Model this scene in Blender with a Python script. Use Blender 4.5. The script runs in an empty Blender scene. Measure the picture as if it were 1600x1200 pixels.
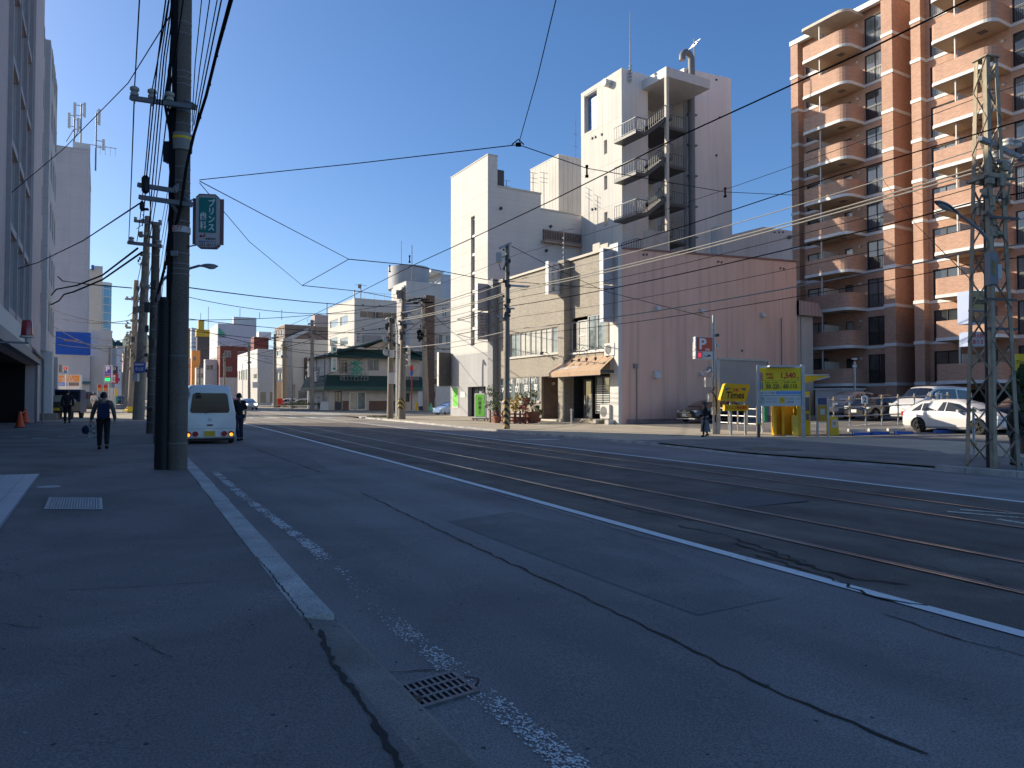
import bpy,bmesh,math,random
from mathutils import Vector,Matrix
rnd=random.Random(7)
sc=bpy.context.scene
C=sc.collection
RAD=math.radians
# ---------------------------------------------------------------- the place
S3=math.sqrt(3)/2
CAMZ,F=1.54,1120.0
PITCH=math.atan(28/1120)
CP,SP=math.cos(PITCH),math.sin(PITCH)
def road_z(u,v):
 X=S3*u-.5*v
 X=max(-160,min(14,X))
 r=max(0.0,min(12,u-27))*.055
 r*=max(0,min(1,(70-v)/20))
 return-.016*X+r
def ray(x,y):
 a,b=(x-800)/F,(600-y)/F
 yw,zw=CP-b*SP,SP+b*CP
 return a,yw,zw
def pu(x,y,U):
 a,f,z=ray(x,y)
 du,dv=S3*a+.5*f,-.5*a+S3*f
 t=U/du
 return dv*t,CAMZ+z*t
def pv(x,y,V):
 a,f,z=ray(x,y)
 du,dv=S3*a+.5*f,-.5*a+S3*f
 t=V/dv
 return du*t,CAMZ+z*t
def pd(x,y,D):
 a,f,z=ray(x,y)
 du,dv=S3*a+.5*f,-.5*a+S3*f
 t=D/f
 return Vector((du*t,dv*t,CAMZ+z*t))
def pg(x,y,dz=0.0):
 a,f,z=ray(x,y)
 du,dv=S3*a+.5*f,-.5*a+S3*f
 t=30.0
 for _ in range(60):
  g=road_z(du*t,dv*t)+dz
  t=t*.5+.5*(g-CAMZ)/z if z<-1e-4 else 200
 return Vector((du*t,dv*t,road_z(du*t,dv*t)+dz)),t*f
def interp(tab,v):
 if v<=tab[0][0]:return tab[0][1]
 for(a,b),(c,d) in zip(tab,tab[1:]):
  if v<=c:return b+(d-b)*(v-a)/(c-a)
 (a,b),(c,d)=tab[-2],tab[-1]
 return d+(d-b)/(c-a)*(v-c)
# ---------------------------------------------------------------- materials
MATS={}
def mat(name,col,rough=.7,var=.12,scale=3.0,metal=0.0,spec=.4,bump=0.0,emit=0.0,fine=0.0,streak=0.0,coat=0.0):
 """principled material whose colour wanders a little (noise) and whose surface may be bumpy"""
 if name in MATS:return MATS[name]
 m=bpy.data.materials.new(name);m.use_nodes=True
 nt=m.node_tree;N=nt.nodes;Lk=nt.links
 b=N['Principled BSDF']
 b.inputs['Roughness'].default_value=rough
 b.inputs['Metallic'].default_value=metal
 b.inputs['Specular IOR Level'].default_value=spec
 if coat:b.inputs['Coat Weight'].default_value=coat;b.inputs['Coat Roughness'].default_value=.05
 c=(*col,1)
 b.inputs['Base Color'].default_value=c
 tc=N.new('ShaderNodeTexCoord')
 if var>0:
  n=N.new('ShaderNodeTexNoise');n.inputs['Scale'].default_value=scale;n.inputs['Detail'].default_value=6
  Lk.new(tc.outputs['Object'],n.inputs['Vector'])
  src=n.outputs['Fac']
  if streak:
   mp=N.new('ShaderNodeMapping');mp.inputs['Scale'].default_value=(1,1,.06)
   Lk.new(tc.outputs['Object'],mp.inputs['Vector'])
   n2=N.new('ShaderNodeTexNoise');n2.inputs['Scale'].default_value=scale*2.2;n2.inputs['Detail'].default_value=5
   Lk.new(mp.outputs['Vector'],n2.inputs['Vector'])
   mx=N.new('ShaderNodeMix');mx.inputs[0].default_value=streak
   Lk.new(src,mx.inputs[2]);Lk.new(n2.outputs['Fac'],mx.inputs[3]);src=mx.outputs[0]
  r=N.new('ShaderNodeValToRGB')
  r.color_ramp.elements[0].position=.3;r.color_ramp.elements[1].position=.7
  r.color_ramp.elements[0].color=(*[k*(1-var) for k in col],1)
  r.color_ramp.elements[1].color=(*[min(1,k*(1+var)) for k in col],1)
  Lk.new(src,r.inputs['Fac'])
  out=r.outputs['Color']
  if fine:
   f=N.new('ShaderNodeTexNoise');f.inputs['Scale'].default_value=fine;f.inputs['Detail'].default_value=2
   Lk.new(tc.outputs['Object'],f.inputs['Vector'])
   fr=N.new('ShaderNodeMapRange');fr.inputs['From Min'].default_value=.3;fr.inputs['From Max'].default_value=.7
   fr.inputs['To Min'].default_value=.72;fr.inputs['To Max'].default_value=1.28
   Lk.new(f.outputs['Fac'],fr.inputs['Value'])
   mu=N.new('ShaderNodeMix');mu.data_type='RGBA';mu.blend_type='MULTIPLY';mu.inputs[0].default_value=1
   Lk.new(out,mu.inputs[6]);Lk.new(fr.outputs['Result'],mu.inputs[7]);out=mu.outputs[2]
  Lk.new(out,b.inputs['Base Color'])
  if bump:
   bp=N.new('ShaderNodeBump');bp.inputs['Strength'].default_value=bump;bp.inputs['Distance'].default_value=.02
   Lk.new((f if fine else n).outputs['Fac'],bp.inputs['Height']);Lk.new(bp.outputs['Normal'],b.inputs['Normal'])
 if emit:
  b.inputs['Emission Color'].default_value=c;b.inputs['Emission Strength'].default_value=emit
 MATS[name]=m
 return m
def brickmat(name,c1,c2,cm,w,h,mortar=.008,offset=.5,rough=.75,bump=.35,dirt=.15,bias=0.0,streak=0.0):
 """courses of bricks, tiles or panels on upright walls, mapped by (x + y, z) in metres"""
 if name in MATS:return MATS[name]
 m=bpy.data.materials.new(name);m.use_nodes=True
 nt=m.node_tree;N=nt.nodes;Lk=nt.links
 b=N['Principled BSDF'];b.inputs['Roughness'].default_value=rough
 tc=N.new('ShaderNodeTexCoord');sp=N.new('ShaderNodeSeparateXYZ');Lk.new(tc.outputs['Object'],sp.inputs[0])
 ad=N.new('ShaderNodeMath');ad.operation='ADD';Lk.new(sp.outputs['X'],ad.inputs[0]);Lk.new(sp.outputs['Y'],ad.inputs[1])
 cb=N.new('ShaderNodeCombineXYZ');Lk.new(ad.outputs[0],cb.inputs['X']);Lk.new(sp.outputs['Z'],cb.inputs['Y'])
 br=N.new('ShaderNodeTexBrick')
 br.inputs['Scale'].default_value=1;br.inputs['Brick Width'].default_value=w;br.inputs['Row Height'].default_value=h
 br.inputs['Mortar Size'].default_value=mortar;br.offset=offset;br.inputs['Bias'].default_value=bias
 br.inputs['Mortar Smooth'].default_value=.1
 br.inputs['Color1'].default_value=(*c1,1);br.inputs['Color2'].default_value=(*c2,1);br.inputs['Mortar'].default_value=(*cm,1)
 Lk.new(cb.outputs[0],br.inputs['Vector'])
 n=N.new('ShaderNodeTexNoise');n.inputs['Scale'].default_value=.55;n.inputs['Detail'].default_value=8;n.inputs['Roughness'].default_value=.65
 mp=N.new('ShaderNodeMapping');mp.inputs['Scale'].default_value=(1,1,.35)
 Lk.new(tc.outputs['Object'],mp.inputs['Vector']);Lk.new(mp.outputs[0],n.inputs['Vector'])
 fr=N.new('ShaderNodeMapRange');fr.inputs['From Min'].default_value=.3;fr.inputs['From Max'].default_value=.7
 fr.inputs['To Min'].default_value=1-dirt;fr.inputs['To Max'].default_value=1+dirt*.6
 Lk.new(n.outputs['Fac'],fr.inputs['Value'])
 mu=N.new('ShaderNodeMix');mu.data_type='RGBA';mu.blend_type='MULTIPLY';mu.inputs[0].default_value=1
 Lk.new(br.outputs['Color'],mu.inputs[6]);Lk.new(fr.outputs['Result'],mu.inputs[7])
 if streak:
  m3=N.new('ShaderNodeMapping');m3.inputs['Scale'].default_value=(1,1,.045);Lk.new(tc.outputs['Object'],m3.inputs[0])
  n3=N.new('ShaderNodeTexNoise');n3.inputs['Scale'].default_value=2.4;n3.inputs['Detail'].default_value=7;Lk.new(m3.outputs[0],n3.inputs['Vector'])
  r3=N.new('ShaderNodeMapRange');r3.inputs['From Min'].default_value=.5;r3.inputs['From Max'].default_value=.72;r3.inputs['To Min'].default_value=1;r3.inputs['To Max'].default_value=1-streak;Lk.new(n3.outputs['Fac'],r3.inputs['Value'])
  m4=N.new('ShaderNodeMix');m4.data_type='RGBA';m4.blend_type='MULTIPLY';m4.inputs[0].default_value=1;Lk.new(mu.outputs[2],m4.inputs[6]);Lk.new(r3.outputs['Result'],m4.inputs[7]);mu=m4
 Lk.new(mu.outputs[2],b.inputs['Base Color'])
 if bump:
  bp=N.new('ShaderNodeBump');bp.inputs['Strength'].default_value=bump;bp.inputs['Distance'].default_value=.01;bp.invert=True
  Lk.new(br.outputs['Fac'],bp.inputs['Height']);Lk.new(bp.outputs['Normal'],b.inputs['Normal'])
 MATS[name]=m
 return m
def asphalt(name,col,patch=.25,speck=.38,scale=.35,rough=.9,lane=0.0):
 """worn asphalt: broad stains, aggregate grain, pale chips and dark pits"""
 if name in MATS:return MATS[name]
 m=bpy.data.materials.new(name);m.use_nodes=True
 nt=m.node_tree;N=nt.nodes;Lk=nt.links
 b=N['Principled BSDF'];b.inputs['Roughness'].default_value=rough;b.inputs['Specular IOR Level'].default_value=.3
 tc=N.new('ShaderNodeTexCoord')
 n=N.new('ShaderNodeTexNoise');n.inputs['Scale'].default_value=scale;n.inputs['Detail'].default_value=9;n.inputs['Roughness'].default_value=.6;n.inputs['Distortion'].default_value=.5
 Lk.new(tc.outputs['Object'],n.inputs['Vector'])
 r=N.new('ShaderNodeValToRGB');r.color_ramp.elements[0].position=.32;r.color_ramp.elements[1].position=.68
 r.color_ramp.elements[0].color=(*[k*(1-patch) for k in col],1);r.color_ramp.elements[1].color=(*[k*(1+patch) for k in col],1)
 Lk.new(n.outputs['Fac'],r.inputs['Fac'])
 g=N.new('ShaderNodeTexNoise');g.inputs['Scale'].default_value=90;g.inputs['Detail'].default_value=3
 Lk.new(tc.outputs['Object'],g.inputs['Vector'])
 gr=N.new('ShaderNodeMapRange');gr.inputs['From Min'].default_value=.3;gr.inputs['From Max'].default_value=.7
 gr.inputs['To Min'].default_value=1-speck;gr.inputs['To Max'].default_value=1+speck
 Lk.new(g.outputs['Fac'],gr.inputs['Value'])
 mu=N.new('ShaderNodeMix');mu.data_type='RGBA';mu.blend_type='MULTIPLY';mu.inputs[0].default_value=1
 Lk.new(r.outputs['Color'],mu.inputs[6]);Lk.new(gr.outputs['Result'],mu.inputs[7])
 if lane:
  mp=N.new('ShaderNodeMapping');mp.inputs['Scale'].default_value=(1.1,.035,1);mp.inputs['Rotation'].default_value=(0,0,.035);Lk.new(tc.outputs['Object'],mp.inputs[0])
  ln=N.new('ShaderNodeTexNoise');ln.inputs['Scale'].default_value=1.0;ln.inputs['Detail'].default_value=4;Lk.new(mp.outputs[0],ln.inputs['Vector'])
  lr=N.new('ShaderNodeMapRange');lr.inputs['From Min'].default_value=.35;lr.inputs['From Max'].default_value=.65;lr.inputs['To Min'].default_value=1-lane;lr.inputs['To Max'].default_value=1+lane;Lk.new(ln.outputs['Fac'],lr.inputs['Value'])
  ml=N.new('ShaderNodeMix');ml.data_type='RGBA';ml.blend_type='MULTIPLY';ml.inputs[0].default_value=1;Lk.new(mu.outputs[2],ml.inputs[6]);Lk.new(lr.outputs['Result'],ml.inputs[7]);mu=ml
 vo=N.new('ShaderNodeTexVoronoi');vo.inputs['Scale'].default_value=6;Lk.new(tc.outputs['Object'],vo.inputs['Vector'])
 lt=N.new('ShaderNodeMath');lt.operation='LESS_THAN';lt.inputs[1].default_value=.075;Lk.new(vo.outputs['Distance'],lt.inputs[0])
 sx=N.new('ShaderNodeSeparateColor');Lk.new(vo.outputs['Color'],sx.inputs[0])
 ra=N.new('ShaderNodeValToRGB');ra.color_ramp.interpolation='CONSTANT'
 e=ra.color_ramp.elements;e[0].color=(.012,.012,.014,1);e[0].position=0;e[1].position=.55;e[1].color=(*col,1)
 e2=ra.color_ramp.elements.new(.93);e2.color=(.2,.2,.2,1)
 Lk.new(sx.outputs[0],ra.inputs['Fac'])
 m2=N.new('ShaderNodeMix');m2.data_type='RGBA'
 k=N.new('ShaderNodeMath');k.operation='MULTIPLY';k.inputs[1].default_value=.75;Lk.new(lt.outputs[0],k.inputs[0])
 Lk.new(k.outputs[0],m2.inputs[0]);Lk.new(mu.outputs[2],m2.inputs[6]);Lk.new(ra.outputs['Color'],m2.inputs[7])
 Lk.new(m2.outputs[2],b.inputs['Base Color'])
 bp=N.new('ShaderNodeBump');bp.inputs['Strength'].default_value=.55;bp.inputs['Distance'].default_value=.008
 Lk.new(g.outputs['Fac'],bp.inputs['Height']);Lk.new(bp.outputs['Normal'],b.inputs['Normal'])
 MATS[name]=m
 return m
def wornpaint(name,col,under,keep=.5,scale=22):
 """road paint chipped away in grains, the asphalt showing through"""
 if name in MATS:return MATS[name]
 m=bpy.data.materials.new(name);m.use_nodes=True
 nt=m.node_tree;N=nt.nodes;Lk=nt.links
 b=N['Principled BSDF'];b.inputs['Roughness'].default_value=.8
 tc=N.new('ShaderNodeTexCoord')
 n=N.new('ShaderNodeTexNoise');n.inputs['Scale'].default_value=scale;n.inputs['Detail'].default_value=5;n.inputs['Roughness'].default_value=.75
 l=N.new('ShaderNodeTexNoise');l.inputs['Scale'].default_value=1.1;l.inputs['Detail'].default_value=3
 for q in(n,l):Lk.new(tc.outputs['Object'],q.inputs['Vector'])
 a=N.new('ShaderNodeMath');a.operation='MULTIPLY_ADD';a.inputs[1].default_value=.55
 Lk.new(l.outputs['Fac'],a.inputs[0]);Lk.new(n.outputs['Fac'],a.inputs[2])
 r=N.new('ShaderNodeMapRange');r.inputs['From Min'].default_value=.78-.25*(keep-.5);r.inputs['From Max'].default_value=.83-.25*(keep-.5)
 Lk.new(a.outputs[0],r.inputs['Value'])
 mx=N.new('ShaderNodeMix');mx.data_type='RGBA';Lk.new(r.outputs['Result'],mx.inputs[0])
 mx.inputs[6].default_value=(*under,1);mx.inputs[7].default_value=(*col,1)
 Lk.new(mx.outputs[2],b.inputs['Base Color'])
 MATS[name]=m
 return m
def glassmat(name,col,rough=.04,curtain=0.0,ior=1.7):
 """window pane seen from outside: dark room or curtain behind a glossy sheet"""
 if name in MATS:return MATS[name]
 m=bpy.data.materials.new(name);m.use_nodes=True
 nt=m.node_tree;N=nt.nodes;Lk=nt.links
 b=N['Principled BSDF'];b.inputs['Roughness'].default_value=.55 if curtain else .3
 b.inputs['Specular IOR Level'].default_value=.2
 b.inputs['Coat Weight'].default_value=1;b.inputs['Coat Roughness'].default_value=rough;b.inputs['Coat IOR'].default_value=ior
 b.inputs['Base Color'].default_value=(*col,1)
 tc=N.new('ShaderNodeTexCoord')
 if curtain:
  w=N.new('ShaderNodeTexWave');w.inputs['Scale'].default_value=3.2;w.inputs['Distortion'].default_value=1.5;w.bands_direction='DIAGONAL'
  mp=N.new('ShaderNodeMapping');mp.inputs['Scale'].default_value=(1.6,1.6,.02)
  Lk.new(tc.outputs['Object'],mp.inputs[0]);Lk.new(mp.outputs[0],w.inputs['Vector'])
  fac=w.outputs['Fac']
 else:
  n0=N.new('ShaderNodeTexNoise');n0.inputs['Scale'].default_value=.8;n0.inputs['Detail'].default_value=3
  Lk.new(tc.outputs['Object'],n0.inputs['Vector']);fac=n0.outputs['Fac']
 r=N.new('ShaderNodeValToRGB')
 r.color_ramp.elements[0].color=(*[k*(1-max(curtain,.5)) for k in col],1);r.color_ramp.elements[1].color=(*[k*1.15 for k in col],1)
 if not curtain:r.color_ramp.elements[0].position=.35;r.color_ramp.elements[1].position=.7
 Lk.new(fac,r.inputs['Fac']);Lk.new(r.outputs['Color'],b.inputs['Base Color'])
 n=N.new('ShaderNodeTexNoise');n.inputs['Scale'].default_value=.6;Lk.new(tc.outputs['Object'],n.inputs['Vector'])
 bp=N.new('ShaderNodeBump');bp.inputs['Strength'].default_value=.12;bp.inputs['Distance'].default_value=.05
 Lk.new(n.outputs['Fac'],bp.inputs['Height']);Lk.new(bp.outputs['Normal'],b.inputs['Coat Normal'])
 MATS[name]=m
 return m
# ---------------------------------------------------------------- mesh collecting
class MB:
 def __init__(s):s.v,s.f,s.m=[],[],[]
 def quad(s,a,b,c,d,k=0):
  i=len(s.v);s.v+=[tuple(a),tuple(b),tuple(c),tuple(d)];s.f.append((i,i+1,i+2,i+3));s.m.append(k)
 def poly(s,pts,k=0):
  i=len(s.v);s.v+=[tuple(p) for p in pts];s.f.append(tuple(range(i,i+len(pts))));s.m.append(k)
 def box(s,x0,x1,y0,y1,z0,z1,k=0):
  if x0>x1:x0,x1=x1,x0
  if y0>y1:y0,y1=y1,y0
  if z0>z1:z0,z1=z1,z0
  i=len(s.v)
  s.v+=[(x0,y0,z0),(x1,y0,z0),(x1,y1,z0),(x0,y1,z0),(x0,y0,z1),(x1,y0,z1),(x1,y1,z1),(x0,y1,z1)]
  for q in((3,2,1,0),(4,5,6,7),(0,1,5,4),(1,2,6,5),(2,3,7,6),(3,0,4,7)):
   s.f.append(tuple(i+j for j in q));s.m.append(k)
  return s
 def obox(s,c,ax,ay,az,k=0):
  c,ax,ay,az=map(Vector,(c,ax,ay,az));i=len(s.v)
  for sz in(-1,1):
   for sx,sy in((-1,-1),(1,-1),(1,1),(-1,1)):s.v.append(tuple(c+ax*sx+ay*sy+az*sz))
  for q in((3,2,1,0),(4,5,6,7),(0,1,5,4),(1,2,6,5),(2,3,7,6),(3,0,4,7)):
   s.f.append(tuple(i+j for j in q));s.m.append(k)
  return s
 def bar(s,a,b,w,h,k=0):
  a,b=Vector(a),Vector(b);d=(b-a)
  if d.length<1e-6:return s
  t=d.normalized();up=Vector((0,0,1)) if abs(t.z)<.95 else Vector((0,1,0))
  x=t.cross(up).normalized();y=x.cross(t)
  return s.obox((a+b)/2,d/2,x*w/2,y*h/2,k)
 def tube(s,pts,r,n=8,k=0,cap=True):
  pts=[Vector(p) for p in pts]
  if not isinstance(r,(list,tuple)):r=[r]*len(pts)
  i0=len(s.v);px=None
  for j,p in enumerate(pts):
   t=(pts[min(j+1,len(pts)-1)]-pts[max(j-1,0)]).normalized()
   if px is None:
    up=Vector((0,0,1)) if abs(t.z)<.9 else Vector((0,1,0));x=t.cross(up).normalized()
   else:x=(px-t*px.dot(t)).normalized()
   px=x;y=t.cross(x)
   for a in range(n):
    th=2*math.pi*a/n
    s.v.append(tuple(p+(x*math.cos(th)+y*math.sin(th))*r[j]))
  for j in range(len(pts)-1):
   for a in range(n):
    b=(a+1)%n
    s.f.append((i0+j*n+a,i0+j*n+b,i0+(j+1)*n+b,i0+(j+1)*n+a));s.m.append(k)
  if cap:
   s.f.append(tuple(i0+a for a in reversed(range(n))));s.m.append(k)
   s.f.append(tuple(i0+(len(pts)-1)*n+a for a in range(n)));s.m.append(k)
  return s
 def cyl(s,c,axis,r,h,n=16,k=0,r2=None):
  c,a=Vector(c),Vector(axis).normalized()
  return s.tube([c-a*h/2,c+a*h/2],[r,r if r2 is None else r2],n,k)
 def lathe(s,prof,c=(0,0,0),n=16,k=0):
  c=Vector(c);i0=len(s.v)
  for r,z in prof:
   for a in range(n):
    th=2*math.pi*a/n;s.v.append((c.x+r*math.cos(th),c.y+r*math.sin(th),c.z+z))
  for j in range(len(prof)-1):
   for a in range(n):
    b=(a+1)%n;s.f.append((i0+j*n+a,i0+j*n+b,i0+(j+1)*n+b,i0+(j+1)*n+a));s.m.append(k)
  s.f.append(tuple(i0+a for a in reversed(range(n))));s.m.append(k)
  s.f.append(tuple(i0+(len(prof)-1)*n+a for a in range(n)));s.m.append(k)
  return s
 def prism(s,pts,axis,d0,d1,k=0):
  def P(p,d):
   return(d,p[0],p[1]) if axis=='x' else(p[0],d,p[1]) if axis=='y' else(p[0],p[1],d)
  n=len(pts);i=len(s.v)
  s.v+=[P(p,d0) for p in pts]+[P(p,d1) for p in pts]
  s.f.append(tuple(range(i+n-1,i-1,-1)));s.m.append(k)
  s.f.append(tuple(range(i+n,i+2*n)));s.m.append(k)
  for j in range(n):
   q=(j+1)%n;s.f.append((i+j,i+q,i+n+q,i+n+j));s.m.append(k)
  return s
 def mesh(s,name,mats,smooth=False,off=None,fix=True):
  me=bpy.data.meshes.new(name)
  vs=s.v if off is None else[(a-off[0],b-off[1],c-off[2]) for a,b,c in s.v]
  me.from_pydata(vs,[],s.f)
  for mm in mats:me.materials.append(mm)
  if len(mats)>1:me.polygons.foreach_set('material_index',s.m)
  if fix:
   bm=bmesh.new();bm.from_mesh(me);bmesh.ops.recalc_face_normals(bm,faces=bm.faces);bm.to_mesh(me);bm.free()
  if smooth:
   me.polygons.foreach_set('use_smooth',[True]*len(me.polygons))
   try:me.set_sharp_from_angle(angle=RAD(38))
   except Exception:pass
  me.update()
  return me
def tag(o,label=None,cat=None,group=None,kind=None):
 if label:o['label']=label
 if cat:o['category']=cat
 if group:o['group']=group
 if kind:o['kind']=kind
 return o
def link(name,me,parent=None):
 o=bpy.data.objects.new(name,me);C.objects.link(o)
 if parent is not None:o.parent=parent
 return o
def as_mats(m):return list(m) if isinstance(m,(list,tuple)) else[m]
class T:
 """a thing: an Empty at its base with its parts as children; part geometry may be given in world space"""
 def __init__(s,name,label,cat,loc=(0,0,0),rz=0.0,group=None):
  s.o=bpy.data.objects.new(name,None);C.objects.link(s.o)
  s.o.empty_display_size=.3
  s.loc=Vector(loc);s.o.location=s.loc;s.o.rotation_euler=(0,0,rz);s.rz=rz
  tag(s.o,label,cat,group)
 def part(s,name,mb,mats,world=False,parent=None,smooth=False,label=None,fix=True):
  me=mb if isinstance(mb,bpy.types.Mesh) else mb.mesh(name,as_mats(mats),smooth,s.loc if world else None,fix)
  o=link(name,me,parent or s.o)
  if label:o['label']=label
  return o
def solo(name,mb,mats,label=None,cat=None,group=None,kind=None,smooth=False,fix=True,loc=None):
 """a thing (or piece of the setting) that is one mesh, given in world space"""
 o=link(name,mb.mesh(name,as_mats(mats),smooth,loc,fix))
 if loc is not None:o.location=loc
 return tag(o,label,cat,group,kind)
def copy_tree(o,parent=None):
 c=o.copy();C.objects.link(c)
 if parent is not None:c.parent=parent
 for ch in list(o.children):copy_tree(ch,c)
 return c
CAMROT=-RAD(30)
def rotz(rz):return Matrix.Rotation(rz,4,'Z')
def text_mesh(body,size,mats,width=None,height=None,depth=.004,bold=0.0,shear=0.0,align='CENTER',spacing=1.0,line=1.0):
 """lettering as a mesh in the local xz plane facing -y, centred on the origin"""
 cu=bpy.data.curves.new('lettering','FONT');cu.body=body;cu.size=size
 cu.align_x=align;cu.extrude=depth/2;cu.offset=bold;cu.shear=shear;cu.space_character=spacing;cu.space_line=line
 cu.resolution_u=3
 ob=bpy.data.objects.new('lettering',cu);C.objects.link(ob)
 dg=bpy.context.evaluated_depsgraph_get()
 me=bpy.data.meshes.new_from_object(ob.evaluated_get(dg))
 bpy.data.objects.remove(ob);bpy.data.curves.remove(cu)
 me.name='lettering'
 xs=[v.co.x for v in me.vertices];ys=[v.co.y for v in me.vertices]
 if not xs:return me
 cx,cy=(min(xs)+max(xs))/2,(min(ys)+max(ys))/2
 w,h=max(xs)-min(xs),max(ys)-min(ys)
 kx=width/w if width else 1.0
 ky=height/h if height else(kx if width else 1.0)
 if height and not width:kx=ky
 for v in me.vertices:
  x,y,z=v.co
  v.co=((x-cx)*kx,-z,(y-cy)*ky)
 me.materials.clear()
 for mm in as_mats(mats):me.materials.append(mm)
 return me
def put_text(t,name,body,at,mats,face='V',parent=None,**kw):
 """lettering on a thing: at = local centre; face V looks towards -y, U looks towards -x"""
 me=text_mesh(body,1.0,mats,**kw)
 o=link(name,me,parent or t.o)
 o.location=at
 if face=='U':o.rotation_euler=(0,0,-math.pi/2)
 return o
def vtext(body):return '\n'.join(body)
# ---------------------------------------------------------------- camera, sun, sky
SUN=Vector((-1,1.1,.67)).normalized()
cam=bpy.data.objects.new('camera',bpy.data.cameras.new('camera'));C.objects.link(cam)
cam.location=(0,0,CAMZ);cam.rotation_euler=(math.pi/2+PITCH,0,-RAD(30))
cam.data.sensor_fit='HORIZONTAL';cam.data.sensor_width=36;cam.data.lens=36*F/1600
cam.data.clip_start=.1;cam.data.clip_end=6000
sc.camera=cam
sun=bpy.data.objects.new('sun',bpy.data.lights.new('sun','SUN'));C.objects.link(sun)
sun.rotation_euler=SUN.to_track_quat('Z','Y').to_euler()
sun.data.energy=2.0;sun.data.angle=RAD(.5);sun.data.color=(1,.88,.70)
w=bpy.data.worlds.new('World');sc.world=w;w.use_nodes=True
nt=w.node_tree;bg=nt.nodes['Background']
sky=nt.nodes.new('ShaderNodeTexSky');sky.sky_type='NISHITA';sky.sun_disc=False
sky.sun_elevation=math.asin(SUN.z);sky.sun_rotation=math.atan2(SUN.x,SUN.y)
sky.air_density=.8;sky.dust_density=1.0;sky.ozone_density=1.0;sky.altitude=0
g_=nt.nodes.new('ShaderNodeGamma');g_.inputs[1].default_value=.9;h_=nt.nodes.new('ShaderNodeHueSaturation');h_.inputs['Saturation'].default_value=1.3
x_=nt.nodes.new('ShaderNodeMix');x_.data_type='RGBA';x_.blend_type='MULTIPLY';x_.inputs[0].default_value=1;x_.inputs[7].default_value=(.30,.345,.41,1)
nt.links.new(sky.outputs[0],g_.inputs[0]);nt.links.new(g_.outputs[0],h_.inputs['Color']);nt.links.new(h_.outputs[0],x_.inputs[6]);nt.links.new(x_.outputs[2],bg.inputs[0]);bg.inputs[1].default_value=.15
sc.view_settings.view_transform='Standard';sc.view_settings.look='None'
sc.view_settings.exposure=1.8;sc.view_settings.gamma=1
sc.cycles.max_bounces=7;sc.cycles.diffuse_bounces=6;sc.cycles.glossy_bounces=3;sc.cycles.transmission_bounces=4;sc.cycles.volume_bounces=0
sc.cycles.use_denoising=True
# ---------------------------------------------------------------- shared materials
M={}
M['asphalt']=asphalt('road asphalt',(.235,.212,.20),patch=.22,lane=.13)
M['bed']=asphalt('track asphalt',(.155,.128,.106),patch=.34,lane=.2,scale=.8)
M['walk']=asphalt('pavement asphalt',(.205,.183,.17),patch=.28,scale=.5)
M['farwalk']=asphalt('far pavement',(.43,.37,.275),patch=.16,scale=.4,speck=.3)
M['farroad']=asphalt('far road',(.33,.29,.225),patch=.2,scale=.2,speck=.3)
M['gutter']=asphalt('gutter',(.21,.19,.17),patch=.3,scale=1.5)
M['lot']=asphalt('car park asphalt',(.18,.165,.15),patch=.3,scale=.3)
M['seam']=mat('tar seam',(.018,.018,.018),.8,.3,30)
M['patch']=asphalt('asphalt patch',(.195,.182,.172),patch=.18,lane=.1,scale=1.2)
M['white']=wornpaint('road paint white',(.80,.80,.77),(.2,.18,.165),keep=1.3)
M['worn']=wornpaint('road paint worn',(.66,.66,.65),(.215,.198,.186),keep=.34,scale=34)
M['fair']=wornpaint('road paint fair',(.72,.72,.69),(.2,.19,.17),keep=.8)
M['ylinesun']=wornpaint('pale yellow paint and sun streak',(.62,.57,.44),(.11,.105,.10),keep=1.0)
M['kerb']=mat('kerb stone',(.46,.45,.42),.85,.28,2.2,fine=60,bump=.3)
M['rail']=mat('rail steel',(.42,.39,.37),.34,.2,4,metal=.7)
M['groove']=mat('rail groove',(.012,.010,.009),.9,0)
M['conc']=mat('concrete pole',(.24,.215,.18),.85,.22,2.5,streak=.5,fine=40,bump=.2)
M['concdark']=mat('stained concrete pole',(.135,.112,.09),.85,.3,2.0,streak=.6,fine=40,bump=.2)
M['steel']=mat('galvanised steel',(.40,.41,.42),.45,.15,6,metal=.5)
M['greysteel']=mat('grey painted steel',(.22,.225,.235),.55,.12,5)
M['rust']=mat('weathered steel',(.34,.29,.21),.75,.4,5,metal=.15,streak=.6)
M['black']=mat('black rubber',(.012,.012,.013),.55,.2,8)
M['cable']=mat('cable black',(.014,.014,.016),.85,0,spec=.1)
M['cablepale']=mat('cable pale',(.30,.29,.26),.6,0)
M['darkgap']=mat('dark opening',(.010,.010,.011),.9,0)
M['whitepaint']=mat('white paint',(.66,.66,.63),.5,.06,3)
M['offwhite']=mat('off white panel',(.60,.59,.56),.6,.08,2,streak=.4)
M['cream']=mat('cream render',(.55,.51,.44),.8,.1,1.2,streak=.5)
M['grey']=mat('grey render',(.33,.33,.33),.8,.1,1.2,streak=.5)
M['darkgrey']=mat('dark grey metal',(.06,.06,.065),.5,.15,3)
M['brown']=mat('brown metal',(.075,.05,.04),.6,.2,3)
M['frame']=mat('aluminium frame',(.52,.50,.46),.45,.06,3)
M['darkframe']=mat('dark bronze frame',(.03,.028,.027),.4,.1,3)
M['glass']=glassmat('window glass',(.035,.045,.05))
M['glasspale']=glassmat('window glass pale',(.16,.21,.22))
M['curtain']=glassmat('curtained window',(.46,.45,.39),curtain=.35)
M['curtaindk']=glassmat('dim curtained window',(.14,.16,.17),curtain=.45)
M['yellow']=mat('yellow enamel',(.80,.52,.01),.4,.05,3)
M['orange']=mat('orange enamel',(.75,.28,.05),.5,.06,3)
M['red']=mat('red enamel',(.60,.03,.02),.4,.08,3)
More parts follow.
